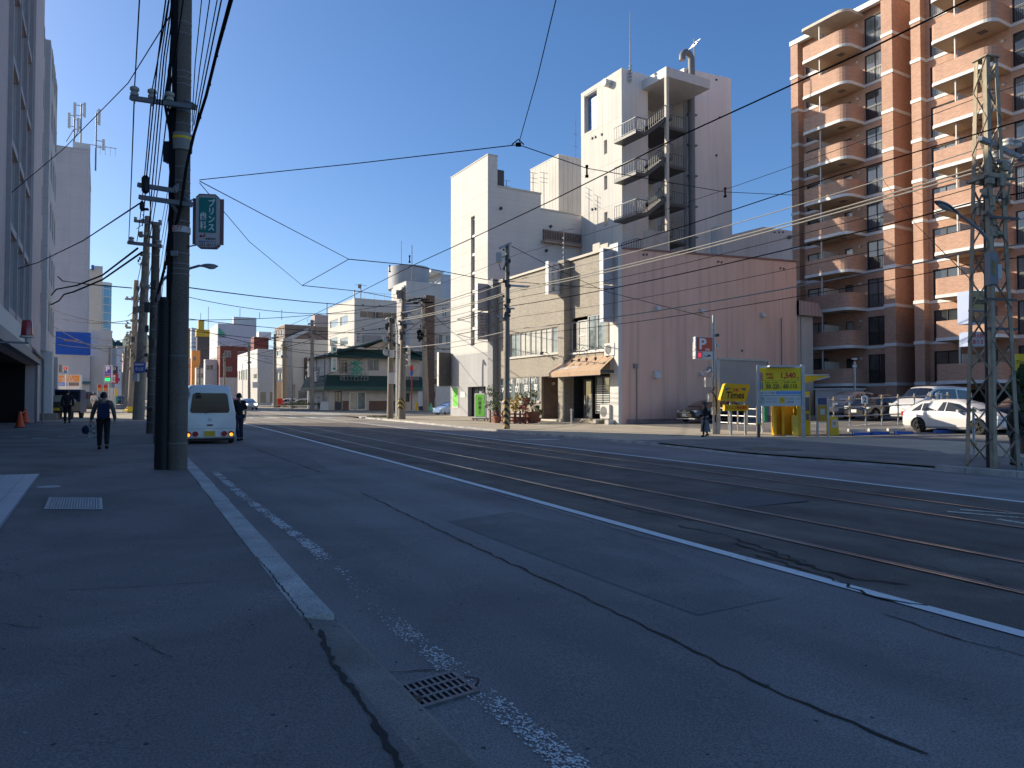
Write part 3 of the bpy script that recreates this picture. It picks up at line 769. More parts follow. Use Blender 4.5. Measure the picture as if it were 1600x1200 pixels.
solo('cone_bar',mb,mat('striped bar',(.5,.2,.1),.5,.1),'short bar linking the tops of two orange cones','barrier bar')
# ---------------------------------------------------------------- right: shop building, beige siding front and pink side wall
UF,VF=29.0,36.2
zW=pu(972,385,UF)[1];zg=road_z(UF,42)+.1
t=T('shop_building','two storey shop building with beige stone siding front and a large pink side wall','building',(UF,VF,zg))
vL=52.6
H=[]
ups=rectU(796,879,500,538,UF);H.append((ups[0],ups[1],5.15,7.05))
upr=rectU(893,947,490,535,UF);H.append((upr[0],upr[1],5.0,7.45))
upn=(pvU(964,UF),pvU(951,UF),5.2,7.2);H.append(upn)
low=rectU(796,843,588,620,UF);H.append((low[0],pvU(793,UF)+1.4,zg+1.45,zg+3.35))
ent=rectU(846,877,588,655,UF);H.append((ent[0],ent[1],zg+.12,zg+3.3))
shp=(pvU(966,UF),pvU(893,UF),zg+.25,zg+3.25);H.append(shp)
mb=MB();holed(mb,'U',UF,VF,vL,zg-.6,zW,H,.18)
t.part('street_front',mb,BR['stonesiding'],world=True,fix=False)
uR=pv(1245,500,VF)[0]
mb=MB()
zR=pv(1245,410,VF)[1]
mb.quad((UF,VF,zg-.6),(uR,VF,zg-.6),(uR,VF,zR),(UF,VF,zW-.15));mb.quad((uR,VF,zg-.6),(uR,47,zg-.6),(uR,47,zR),(uR,VF,zR))
mb.quad((uR,47,zg-.6),(38,47,zg-.6),(38,47,zR),(uR,47,zR));mb.quad((38,47,zg-.6),(38,vL,zg-.6),(38,vL,zW),(38,47,zW));mb.quad((38,vL,zg-.6),(UF,vL,zg-.6),(UF,vL,zW),(38,vL,zW))
t.part('side_wall',mb,BR['pink'],world=True,fix=False)
mb=MB();mb.poly([(UF+.05,VF+.05,zW-.5),(38,VF+.05,zW-.45),(38,vL-.05,zW-.5),(UF+.05,vL-.05,zW-.5)]);mb.quad((38,VF+.05,zW-.45),(uR,VF+.05,zR-.4),(uR,47,zR-.4),(38,47,zW-.45));t.part('roof',mb,M['grey'],world=True)
mb=MB();mb.box(UF-.12,UF+.22,VF+.9,vL,zW,zW+.2);t.part('cornice',mb,M['cream'],world=True)
mb=MB();mb.bar((UF+.2,VF+.02,zW-.08),(uR+.03,VF+.02,zR+.07),.2,.13);mb.bar((uR,VF,zR+.07),(uR,47,zR+.07),.16,.13);t.part('roof_edge',mb,mat('dark pink flashing',(.23,.12,.1),.5,.1),world=True)
mb=MB();pz=pu(885,408,UF)[1]
pv0,pv1=pvU(891.5,UF),pvU(882,UF)
mb.box(UF-.55,UF,pv0,pv1,zg-.4,pz);t.part('pillar',mb,BR['stonesiding'],world=True)
mb=MB();mb.box(UF-.28,UF,VF-.02,VF+.85,zg-.4,zW+.25);t.part('pillar',mb,M['offwhite'],world=True)
mb=MB();mb.box(UF-.5,UF,pvU(778,UF),pvU(770,UF),zg-.4,pu(775,437,UF)[1]);t.part('pillar',mb,M['greysteel'],world=True)
n=5;a0,a1=H[0][0],H[0][1]
for i in range(n):
 s=(a1-a0)/n;window(t,'U',UF,(a0+i*s+.03,a0+(i+1)*s-.03,H[0][2],H[0][3]),2,1,'frame','curtain' if i in(1,2,3) else 'glasspale',.14)
mb=MB();fbox(mb,'U',UF,a0-.1,a1+.1,H[0][2]-.14,H[0][2],-.1,.12);t.part('window_ledge',mb,M['frame'],world=True)
b0,b1=H[1][0],H[1][1];s=(b1-b0)
window(t,'U',UF,(b0,b0+s*.52,H[1][2],H[1][3]),2,1,'whitepaint','glasspale',.12,.07)
window(t,'U',UF,(b0+s*.54,b0+s*.82,H[1][2]+.1,H[1][3]-.25),1,2,'whitepaint','curtain',.12,.08)
window(t,'U',UF,(b0+s*.84,b1,H[1][2]+.1,H[1][3]-.3),1,1,'frame','glass',.12,.05)
window(t,'U',UF,H[2],2,1,'whitepaint','glasspale',.12)
mb=MB();fbox(mb,'U',UF,b0-.1,b1+.1,H[1][2]-.12,H[1][2],-.1,.12);t.part('window_ledge',mb,M['whitepaint'],world=True)
l0,l1=H[3][0],H[3][1];s=(l1-l0)/4
ww=[window(t,'U',UF,(l0+i*s+.02,l0+(i+1)*s-.02,H[3][2],H[3][3]),2 if i<3 else 1,1,'frame','glasspale',.12) for i in range(4)]
zc=(H[3][2]+H[3][3])/2
for ch,k in(('事',.30),('商',1.15),('か',2.0),('た',2.72),('み',3.5)):
 addtext(t,ch,'U',UF,l0+k/3.8*(l1-l0)+.15,zc+.08,M['inkwhite'],o=-.06,height=.62,depth=.003,bold=.012)
addtext(t,'不動産　賃貸管理　仲介','U',UF,(l0+l1)/2-.2,H[3][3]-.28,M['inkwhite'],o=-.06,width=(l1-l0)*.8,depth=.003)
addtext(t,'みたか商事','U',UF,l0+2.3,H[3][2]+.28,M['inkwhite'],o=-.06,width=1.6,depth=.003)
mb=MB();fbox(mb,'U',UF,l0-.1,l1+.1,H[3][2]-.12,H[3][2],-.1,.1);t.part('window_ledge',mb,M['frame'],world=True)
e=H[4];mb=MB()
mb.box(UF+.2,UF+2.2,e[0]-.06,e[0],e[2],e[3]);mb.box(UF+.2,UF+2.2,e[1],e[1]+.06,e[2],e[3]);mb.box(UF+2.2,UF+2.3,e[0]-.06,e[1]+.06,e[2],e[3]);mb.box(UF+.2,UF+2.3,e[0]-.06,e[1]+.06,e[3],e[3]+.06)
t.part('entrance_porch',mb,mat('brown porch boards',(.17,.13,.10),.7,.2,4),world=True)
mb=MB();mb.box(UF-.35,UF+2.2,e[0]-.1,e[1]+.1,e[2]-.4,e[2]);t.part('entrance_step',mb,M['cream'],world=True)
mb=MB();mb.cyl((UF+1.0,e[1]-.12,e[3]-.5),(0,1,0),.11,.2,12);t.part('porch_light',mb,M['whitepaint'],world=True)
addtext(t,'みたか商事ビル','U',UF,e[0]+.3,e[3]+.28,M['ink'],width=2.2,depth=.02)
s0,s1,z0,z1=shp
mb=MB();mb.box(UF+.9,UF+1.0,s0,s1,z0,z1);mb.box(UF+.2,UF+1,s1,s1+.06,z0,z1);mb.box(UF+.2,UF+1,s0-.06,s0,z0,z1);mb.box(UF+.1,UF+1,s0,s1,z1,z1+.06);mb.box(UF+.1,UF+1,s0,s1,z0-.2,z0)
t.part('shop_recess',mb,mat('dark shop interior',(.03,.035,.04),.8,.2),world=True)
d0,d1=pvU(919,UF),pvU(908,UF)
dw=window(t,'U',UF+.3,(d0+.0,d1+.15,z0,z1-.3),1,1,'darkgrey','curtaindk',.1,.13,name='shop_door')
mb=MB();fbox(mb,'U',UF+.3,d1-.12,d1-.07,z0+.9,z0+1.6,.0,.07);t.part('door_handle',mb,M['steel'],world=True,parent=dw)
g0,g1=pvU(947,UF),pvU(924,UF)
sw=window(t,'U',UF+.3,(g0,g1,z0+.35,z1-.1),2,1,'darkgrey','glasspale',.1,.08,name='shop_window')
mb=MB()
for i in range(12):fbox(mb,'U',UF+.3,g0+.1,g1-.1,z0+.55+i*.15,z0+.61+i*.15,-.08,-.05)
t.part('blind',mb,M['offwhite'],world=True,parent=sw)
q0,q1=pvU(965,UF),pvU(950,UF)
window(t,'U',UF+.2,(q0,q1,z0+1.1,z1),1,1,'darkgrey','glasspale',.1,.06,name='shop_window')
mb=MB();mb.box(UF-.02,UF+.5,q0-.1,q1+.05,zg-.3,z0+1.08);t.part('low_wall',mb,M['cream'],world=True)
mb=MB();mb.box(UF-.7,UF+.3,pvU(948,UF),pvU(918,UF),zg-.3,z0-.1);mb.box(UF-1.1,UF-.7,pvU(948,UF),pvU(912,UF),zg-.3,z0-.25);t.part('shop_step',mb,brickmat('step stone',(.36,.30,.22),(.30,.25,.18),(.2,.17,.13),.25,.1),world=True)
A0,A1=pvU(966,UF)+.1,pvU(882.5,UF)
za,zl=zg+4.5,zg+3.12
mb=MB();pr=1.35
mb.quad((UF-.02,A0,za),(UF-.02,A1,za),(UF-pr,A1,zl+.32),(UF-pr,A0,zl+.32));mb.quad((UF-pr,A0,zl+.32),(UF-pr,A1,zl+.32),(UF-pr,A1,zl),(UF-pr,A0,zl))
mb.poly([(UF-.02,A1,za),(UF-pr,A1,zl+.32),(UF-pr,A1,zl),(UF-.02,A1,zl)])
aw=t.part('awning',mb,mat('tan awning cloth',(.46,.32,.21),.85,.1,2,fine=50),world=True,fix=False)
mb=MB();mb.tube([(UF-pr,A0,zl+.3),(UF-.05,A0,zl+.3)],.03,8);mb.box(UF-pr+.05,UF-.1,A0-.02,A0+.12,zl+.15,zl+.3);mb.tube([(UF-pr,A0,zl),(UF-pr,A1,zl)],.02,6);t.part('awning_arm',mb,M['darkgrey'],world=True,parent=aw)
me=text_mesh('Gâteau Doré',1,M['inkwhite'],width=2.3,depth=.004,shear=.3);o=link('lettering',me,aw);sl=Vector((-(pr-.02),0,zl+.32-za)).normalized()
yv=Vector((0,-1,0));zv=-sl;nv=yv.cross(zv)
mid=Vector((UF-.02,A1-1.9,za))+Vector((-(pr-.02),0,zl+.32-za))*.72-t.loc
o.matrix_local=Matrix.Translation(mid+nv*-.0+Vector((-.015,0,.02)))@Matrix(((yv.x,-nv.x,zv.x,0),(yv.y,-nv.y,zv.y,0),(yv.z,-nv.z,zv.z,0),(0,0,0,1)))
for i,x in enumerate((898,909,920,932,946)):
 v=pvU(x,UF);mb=MB();z=za+.35
 mb.tube([(UF,v,z),(UF-.5,v,z+.25),(UF-.95,v-.25,z-.1),(UF-1.1,v-.4,z-.6)],.02,6);mb.cyl((UF-1.12,v-.42,z-.68),(.3,.2,1),.05,.18,10,r2=.11)
 t.part('awning_lamp',mb,M['darkgrey'],world=True)
mb=MB();v=pvU(856,UF);mb.tube([(UF,v,zg+5.05),(UF-.5,v,zg+5.1)],.02,6);mb.cyl((UF-.6,v-.1,zg+5.0),(1,.3,.4),.1,.22,10);t.part('spot_lamp',mb,M['darkgrey'],world=True)
def vent(x,y,s=.42):
 u,z=pv(x,y,VF);mb=MB()
 mb.prism([(VF+.01,z-s/2),(VF-.3,z-s/2),(VF-.22,z+s*.3),(VF-.05,z+s/2),(VF+.01,z+s/2)],'x',u-s/2,u+s/2)
 t.part('vent_hood',mb,M['offwhite'],world=True)
for x,y,s in((1026,482,.3),(1095,486,.32),(1190,492,.32),(1024,585,.48),(1094,584,.25)):vent(x,y,s)
for x,y in((1005,398),(1010,398),(1122,409),(1127,410),(1219,419),(1224,420),(1159,548)):
 u,z=pv(x,y,VF);mb=MB();mb.cyl((u,VF-.03,z),(0,1,0),.075,.08,10);t.part('vent_cap',mb,M['darkgrey'],world=True)
mb=MB()
for x,y0,y1 in((994,575,664),(1220,497,570),(1250,493,580)):
 u,za_=pv(x,y0,VF);_,zb_=pv(x,y1,VF);mb.tube([(u,VF-.06,zb_),(u,VF-.06,za_)],.035,6)
u,z=pv(992,573,VF);mb.box(u-.15,u+.15,VF-.15,VF,z-.1,z+.18)
t.part('conduit',mb,M['greysteel'],world=True)
u0_,z1_=pv(1122,562,VF);u1_,_=pv(1197,562,VF)
mb=MB();mb.box(u0_,u1_,VF-.09,VF-.005,road_z(u0_,VF)+.2,z1_);t.part('wall_panel',mb,mat('beige panel',(.44,.38,.32),.7,.06,1),world=True)
mb=MB();mb.box(u0_-.1,u1_+.15,VF-.16,VF,z1_,z1_+.14);mb.box(u1_+.03,u1_+.15,VF-.16,VF,road_z(u1_,VF),z1_);t.part('panel_frame',mb,M['cream'],world=True)
mb=MB();mb.box(UF+.4,uR,VF-.05,VF-.002,zg-.5,zg+.28);t.part('wall_base',mb,mat('dirty pink base',(.33,.23,.2),.9,.25,2),world=True)
def wallac(name,label,p,face='U',w_=.85,h=.62,d=.32,group=None):
 t=T(name,label,'air conditioner',p,group=group)
 mb=MB();x=(-d,0,-w_/2,w_/2) if face=='U' else(-w_/2,w_/2,-d,0)
 mb.box(*x,0,h);t.part('casing',mb,M['offwhite'])
 mb=MB()
 if face=='U':mb.cyl((-d-.006,.1,h/2),(1,0,0),h*.38,.02,20)
 else:mb.cyl((-.1,-d-.006,h/2),(0,1,0),h*.38,.02,20)
 t.part('fan_grille',mb,M['inkgrey'])
 mb=MB()
 if face=='U':
  for y in(-w_*.35,w_*.35):mb.box(-d-.05,.02,y-.03,y+.03,-.06,0)
 else:
  for y in(-w_*.35,w_*.35):mb.box(y-.03,y+.03,-d-.05,.02,-.06,0)
 t.part('foot',mb,M['steel'])
 return t
v=pvU(956,UF);wallac('air_conditioner','white air conditioner unit on the wall above the awning end',(UF,v-.15,4.55),w_=1.05,h=.8)
wallac('air_conditioner','white air conditioner unit standing on blocks by the shop steps',(UF-.15,pvU(952,UF)-.1,zg+.32),w_=.95,h=.9)
for vv in(pvU(945,UF),pvU(963,UF)):
 mb=MB();mb.box(UF-.8,UF-.1,vv-.2,vv+.2,zg-.05,zg+.24)
 solo('concrete_block',mb,M['kerb'],'small concrete footing block under the white air conditioner by the shop steps, %s one'%('farther' if vv>pvU(950,UF) else 'nearer'),'block','blocks under the air conditioner')
def blade(name,label,u0,u1,v,z0,z1,face,side,txt=(),thick=.34,group=None):
 t=T(name,label,'sign',(u0,v,z0),group=group)
 mb=MB();mb.box(0,u1-u0,0,thick,0,z1-z0);t.part('panel',mb,[face])
 mb=MB();mb.box(-.03,0,-.02,thick+.02,-.03,z1-z0+.03);t.part('side_trim',mb,side)
 mb=MB()
 for k in(.15,.5,.85):mb.box(u1-u0,u1-u0+.25,thick*.35,thick*.65,(z1-z0)*k-.05,(z1-z0)*k+.05)
 t.part('bracket',mb,M['rust'])
 for body,x,z,h,m in txt:put_text(t,'lettering',body,((u1-u0)*x,-.004,(z1-z0)*z),m,height=h,line=.95)
 return t
sv=pvU(885,UF)
zt_,zb_=pu(868,409,UF-1)[1],pu(868,459,UF-1)[1]
blade('shop_sign','white upright shop sign with a red M mark and black characters on the middle pillar',UF-1.5,UF-.56,sv,zb_,zt_,M['whitepaint'],M['whitepaint'],(('M',.5,.91,.2,M['inkred']),(vtext('みたか商事'),.42,.44,(zt_-zb_)*.72,M['ink']),(vtext('株式会社'),.86,.62,.8,M['inkgrey'])))
vs_=VF+.3
za1,zb1=pu(960,386,UF-.8)[1],pu(960,441,UF-.8)[1]
blade('blank_sign','blank grey upright sign board on the corner pillar, upper of two',UF-1.2,UF-.35,vs_,zb1,za1,mat('blank sign grey',(.34,.315,.325),.5,.05,2),M['whitepaint'],group='blank boards on the corner pillar')
zb2=pu(960,501,UF-.8)[1]
blade('blank_sign','blank grey upright sign board on the corner pillar, lower of two',UF-1.2,UF-.35,vs_,zb2,zb1-.1,MATS['blank sign grey'],M['whitepaint'],group='blank boards on the corner pillar')
v2=pvU(771,UF);z1a,z1b,z1c=pu(760,443,UF-.8)[1],pu(760,485,UF-.8)[1],pu(760,530,UF-.8)[1]
blade('blank_sign','blank grey upright sign board high on the pillar beside the white building',UF-1.5,UF-.55,v2,z1b,z1a,MATS['blank sign grey'],M['whitepaint'])
blade('company_sign','grey upright sign with large dark katakana on the pillar beside the white building',UF-1.5,UF-.55,v2,z1c,z1b-.15,MATS['blank sign grey'],M['whitepaint'],((vtext('エニシア'),.42,.46,(z1b-z1c)*.78,M['ink']),(vtext('行政書士法人'),.84,.6,(z1b-z1c)*.55,M['inkgrey'])))
mb=MB();q=Vector((UF-.2,sv,pz));mb.tube([q,q+Vector((0,0,2.4))],.03,6);mb.bar(q+Vector((-.5,.3,2.1)),q+Vector((.6,-.4,2.3)),.03,.03)
for k in range(6):c_=q+Vector((-.5+k*.2,.3-k*.13,2.1+.035*k));mb.bar(c_-Vector((.2,.25,0)),c_+Vector((.2,.25,0)),.015,.015)
for k in range(5):mb.box(q.x-.06,q.x+.06,q.y-.06,q.y+.06,q.z+.2+k*.35,q.z+.3+k*.35)
solo('roof_antenna',mb,M['greysteel'],'thin mast aerial on top of the middle pillar of the shop front','antenna')
mb=MB();a_=pvU(921,UF);mb.box(UF+.6,UF+1.3,a_-.4,a_+.4,zW-.5,zW+.95);mb.box(UF+.6,UF+1.3,a_-1.3,a_-.45,zW-.5,zW+.75)
solo('roof_box',mb,M['cream'],'pale metal boxes on the shop roof behind the front cornice','roof unit')
u0_,zz=pv(1243,493,VF+.3);u1_=pv(1277,493,VF+.3)[0]
t=T('lean_to','beige annex with a sloping metal roof at the far end of the pink wall','annex',(uR,VF,road_z(uR,VF)))
mb=MB();mb.box(uR+.01,u1_-.55,VF+.3,46,road_z(uR,VF)-.4,zz);t.part('wall',mb,M['cream'],world=True)
mb=MB();mb.poly([(uR+.02,VF-.2,zz+1.1),(u1_-.5,VF-.2,zz+1.0),(u1_+.1,VF-.2,zz),(uR+.02,VF-.2,zz)]);mb.quad((u1_-.5,VF-.2,zz+1.0),(u1_+.1,VF-.2,zz),(u1_+.1,46,zz),(u1_-.5,46,zz+1));mb.quad((uR+.02,VF-.2,zz+1.1),(u1_-.5,VF-.2,zz+1.0),(u1_-.5,46,zz+1),(uR+.02,46,zz+1.1));mb.quad((uR+.02,VF-.2,zz),(u1_+.1,VF-.2,zz),(u1_+.1,46,zz),(uR+.02,46,zz))
t.part('roof',mb,brickmat('ribbed pink roof',(.42,.32,.28),(.43,.33,.29),(.25,.19,.17),.42,9,.03,0),world=True,fix=False)
# ---------------------------------------------------------------- white office building left of the shops
v0,v1=pvU(762,UF),pvU(704,UF)
zF=pu(762,242,UF)[1];zg2=road_z(UF,58)+.1
uB,uC,uD=UF+.95,pv(845,300,v0)[0],pv(923,340,v0)[0]
zB=pv(800,296,v0)[1];zC=pv(880,333,v0)[1]
t=T('office_building','white office building with one tall slit window and grey ground floor, beside the beige shops','building',(UF,v0,zg2))
slit=rectU(735.5,741.5,338,540,UF)
zs=pu(733,553,UF)[1]
dr=rectU(731,759,604,653,UF);dr=(dr[0],dr[1],zg2-.02,pu(745,604,UF)[1])
mb=MB();holed(mb,'U',UF,v0,v1,zs,zF,[slit],.3);t.part('front_wall',mb,BR['whitetile'],world=True,fix=False)
mb=MB();holed(mb,'U',UF,v0,v1,zg2-.6,zs,[dr],.5);t.part('ground_floor_wall',mb,BR['greypanel'],world=True,fix=False)
mb=MB();mb.quad((UF,v0,zg2),(uB,v0,zg2),(uB,v0,zF),(UF,v0,zF));mb.quad((UF,v0,zF),(uB,v0,zF),(uB,v1,zF),(UF,v1,zF));mb.quad((uB,v0,zB),(uB,v1,zB),(uB,v1,zF),(uB,v0,zF));mb.quad((UF,v1,zg2),(uB,v1,zg2),(uB,v1,zF),(UF,v1,zF))
for a,b,z in((uB,uC,zB),(uC,uD,zC)):
 mb.quad((a,v0,zg2),(b,v0,zg2),(b,v0,z),(a,v0,z));mb.quad((b,v0,zg2),(b,v1,zg2),(b,v1,z),(b,v0,z));mb.quad((a,v1,zg2),(b,v1,zg2),(b,v1,z),(a,v1,z));mb.quad((a,v0,z-.02),(b,v0,z-.02),(b,v1,z-.02),(a,v1,z-.02))
t.part('side_wall',mb,BR['siding'],world=True,fix=False)
mb=MB();mb.box(uB,uC+.05,v0-.05,v0+.15,zB,zB+.14);mb.box(uC+.05,uD+.05,v0-.05,v0+.15,zC,zC+.14);mb.box(UF-.04,uB+.03,v0-.04,v1+.04,zF,zF+.1);t.part('coping',mb,M['cream'],world=True)
n=7
for i in range(n):
 z0=slit[2]+(slit[3]-slit[2])*i/n;z1=slit[2]+(slit[3]-slit[2])*(i+.86)/n
 window(t,'U',UF,(slit[0],slit[1],z0,z1),1,1,'frame','glasspale',.25,.04)
for i in range(n-1):mb=MB();z=slit[2]+(slit[3]-slit[2])*(i+.86)/n;fbox(mb,'U',UF,slit[0],slit[1],z,z+(slit[3]-slit[2])*.14/n,-.3,-.1);t.part('spandrel',mb,M['whitepaint'],world=True)
ew=window(t,'U',UF,(dr[0],dr[1],dr[2],dr[3]),3,1,'darkframe','glass',.45,.07,name='entrance_door')
mb=MB();fbox(mb,'U',UF,dr[0]+1.1,dr[0]+1.16,dr[2]+.8,dr[2]+1.6,-.4,-.3);t.part('door_handle',mb,M['steel'],world=True,parent=ew)
mb=MB();fbox(mb,'U',UF,dr[0]+.6,dr[0]+1.0,dr[2]+1.2,dr[2]+1.9,-.41,-.39);t.part('door_notice',mb,M['offwhite'],world=True,parent=ew)
r=rectU(708,717,604,637,UF);mb=MB();fbox(mb,'U',UF,r[0],r[1],r[2],r[3],.0,.06);po=t.part('wall_poster_frame',mb,M['whitepaint'],world=True)
mb=MB();fbox(mb,'U',UF,r[0]+.1,r[1]-.1,r[2]+.1,r[3]-.1,.06,.075);t.part('poster',mb,M['lime'],world=True,parent=po)
addtext(t,'十条','U',UF,(r[0]+r[1])/2,r[2]+(r[3]-r[2])*.55,M['ink'],o=.08,width=.42,depth=.004)
r=rectU(720,727,612,621,UF);mb=MB();fbox(mb,'U',UF,r[0],r[1],r[2],r[3],0,.03);t.part('notice_plate',mb,M['whitepaint'],world=True)
mb=MB();u_,z_=pv(779,275,v0+1);mb.box(uB+.05,uB+1.0,v0+.6,v0+1.6,zB-.2,zF-.9);t.part('roof_louvre',mb,M['darkgrey'],world=True)
ra=pv(846,375,v0)[1];rb=pv(846,361,v0)[1];uE=pv(960,380,v0)[0]
mb=MB();n=46
for z in(ra,rb):mb.bar((uC+.05,v0-.55,z),(uE,v0-.55,z),.06,.06)
for i in range(n+1):
 u=uC+.05+(uE-uC-.05)*i/n;mb.box(u-.015,u+.015,v0-.57,v0-.54,ra,rb)
mb.box(uC,uE,v0-.6,v0,ra-.28,ra-.08)
t.part('terrace_railing',mb,mat('tan railing',(.36,.27,.22),.6,.08),world=True)
r=(uC+.2,uE-3,ra+.05,rb+.2);mb=MB();mb.box(r[0],r[1],v0-.03,v0-.004,r[2],r[3]);t.part('terrace_shade_sheet',mb,mat('painted reveal shade',(.13,.10,.09),.8,.1),world=True)  # dark sheet on the closed wall, recess shade put into its colour
for x,y in((782,326),(853,392),(860,354),(911,360)):
 u,z=pv(x,y,v0);mb=MB();mb.cyl((u,v0-.08,z),(0,1,-.4),.13,.2,10);t.part('vent_cap',mb,M['darkgrey'],world=True)
for x,y0 in((791,282),(833,270),(850,270)):
 u,z=pv(x,y0,v0+1.5);mb=MB();mb.tube([(u,v0+1.5,zC),(u,v0+1.5,z)],.035,6)
 for k in(.0,.5,.9):mb.bar((u-.45,v0+1.5,z-k),(u+.45,v0+1.5,z-k),.03,.03)
 solo('roof_antenna',mb,M['greysteel'],{791:'small aerial beside the tall black louvre on the white building roof',833:'thin aerial with cross bars, left of two on the stepped grey roof',850:'thin aerial with cross bars, right of two on the stepped grey roof'}[x],'antenna')
vb_=v1-.3
za_,zb_=pu(698,551,UF-.6)[1],pu(698,603,UF-.6)[1]
s=blade('black_blade_sign','black upright projecting sign with a small mark on the left corner of the white building',UF-1.35,UF-.1,vb_,zb_,za_,M['darkgrey'],M['offwhite'])
put_text(s,'lettering','Z',(.65,-.006,(za_-zb_)*.45),M['inkgrey'],height=.3,shear=.4)
p,_=pg(751,657,.1);t=T('standing_sign','green standing sign board on castors at the entrance of the white building','sign',p,RAD(-62))
mb=MB();mb.box(-.5,.5,-.1,.1,.18,2.05);t.part('frame',mb,M['whitepaint'])
mb=MB();mb.box(-.42,.42,-.115,.115,.3,1.97);t.part('panel',mb,M['lime'])
put_text(t,'lettering',vtext('行政書士'),(0,-.122,1.15),M['ink'],height=1.25)
mb=MB();mb.box(-.62,.62,-.3,.3,.08,.17)
for x in(-.5,.5):
 for y in(-.22,.22):mb.cyl((x,y,.045),(1,0,0),.045,.05,8)
t.part('base',mb,M['darkgrey'])
mb=MB();mb.box(-.1,.1,-.05,.05,2.05,2.2);t.part('lamp',mb,M['whitepaint'])
# ---------------------------------------------------------------- white concrete stair tower behind the shops
VT=48.0
uA=pv(972,300,VT)[0];uZ=pv(1143.5,300,VT)[0]
vEnd=pvU(909,uA);zT=pv(972,106,VT)[1];zg3=0.2
t=T('tower_building','tall white concrete tower with an open steel stair recessed in its near side','tower',(uA,VT,zg3))
rL,rR=pv(1013,300,VT)[0],pv(1070,300,VT)[0];dep=3.2
zr=pv(1040,122,VT)[1]
hw=rectU(914,934,143,203,uA)
slits=[rectU(945,950,y,y+22,uA) for y in(218,274,331)]
mb=MB();holed(mb,'U',uA,VT,vEnd,zg3,zT,[hw]+slits,.45);t.part('front_wall',mb,BR['concrete'],world=True,fix=False)
mb=MB();P=lambda a,z:(a,VT,z)
def q(mb,a,b,z0,z1,v=VT):mb.quad((a,v,z0),(b,v,z0),(b,v,z1),(a,v,z1))
zRm,zRe=pv(1077,108.5,VT)[1],pv(1143.5,123,VT)[1]
q(mb,uA,rL,zg3,zT);mb.quad((rR,VT,zg3),(uZ,VT,zg3),(uZ,VT,zRe),(rR,VT,zRm))
mb.quad((rL,VT,zg3),(rL,VT+dep,zg3),(rL,VT+dep,zT),(rL,VT,zT));mb.quad((rR,VT,zg3),(rR,VT+dep,zg3),(rR,VT+dep,zRm),(rR,VT,zRm));q(mb,rL,rR,zg3,zT-.3,VT+dep)
mb.quad((uZ,VT,zg3),(uZ,vEnd,zg3),(uZ,vEnd,zRe),(uZ,VT,zRe));mb.quad((rR,VT,zRm),(uZ,VT,zRe),(uZ,vEnd,zRe),(rR,vEnd,zRm));q(mb,uA,uZ,zg3,zT-.25,vEnd)
mb.quad((uA+4,VT+.3,hw[2]-1),(uA+4,vEnd-.3,hw[2]-1),(uA+4,vEnd-.3,zT),(uA+4,VT+.3,zT)) if False else None
t.part('side_wall',mb,BR['concretebounce'],world=True,fix=False)
mb=MB();mb.quad((uA,VT,zT-.3),(uA,vEnd,hw[3]+.3),(uZ,vEnd,hw[3]+.3),(uZ,VT,zT-.3));mb.box(uA+.05,uZ-.05,VT+.05,vEnd-.05,zT-.5,zT-.3);t.part('roof',mb,M['offwhite'],world=True)
for h in slits:window(t,'U',uA,h,1,1,'cream','curtain',.3,.08)
mb=MB();fbox(mb,'U',uA,hw[0]+.02,hw[1]-.02,hw[2]+.02,hw[3]-.02,-.5,-.47);t.part('loggia_back',mb,glassmat('sky glass',(.10,.24,.55),.02),world=True)
cp=3.1
cL,cR=pv(1003,125,VT)[0],rR+.05
mb=MB();zc1=pv(1036,102,VT-cp)[1];zc0=pv(1036,117,VT-cp)[1]
mb.box(cL,cR,VT-cp,VT+dep,zc0,zc1);t.part('stair_canopy',mb,M['offwhite'],world=True)
xpost=cL+.12
mb=MB();mb.box(cL,cL+.26,VT-cp,VT-cp+.26,zg3,zc0);t.part('stair_post',mb,M['cream'],world=True)
dx=rR+.55;zd=pv(1066,93,VT)[1]
mb=MB();mb.tube([(dx,VT-.35,3),(dx,VT-.35,zd)]+[(dx-.55+.55*math.cos(a),VT-.35,zd+.55*math.sin(a)) for a in(.4,.8,1.2,1.6,2.0,2.4,2.8,3.14)]+[(dx-1.1,VT-.35,zd-.3)],.3,12)
for k in range(9):mb.box(dx-.36,dx+.6,VT-.5,VT-.02,8+2.8*k,8.1+2.8*k)
t.part('exhaust_duct',mb,mat('duct grey',(.17,.175,.18),.5,.1,3),world=True,smooth=True)
mb=MB();mb.box(rR-.12,rR+.22,VT-.08,VT,zg3,zT-.6);t.part('down_pipe',mb,M['greysteel'],world=True)
xl=pv(1013,300,VT-cp)[0];xe=pv(995.5,300,VT-cp)[0];xr=cL+.3;xq=pv(1071,300,VT-1.2)[0]
fz=[pv(1052,y,VT-1.2)[1] for y in(200,260,319,377)]
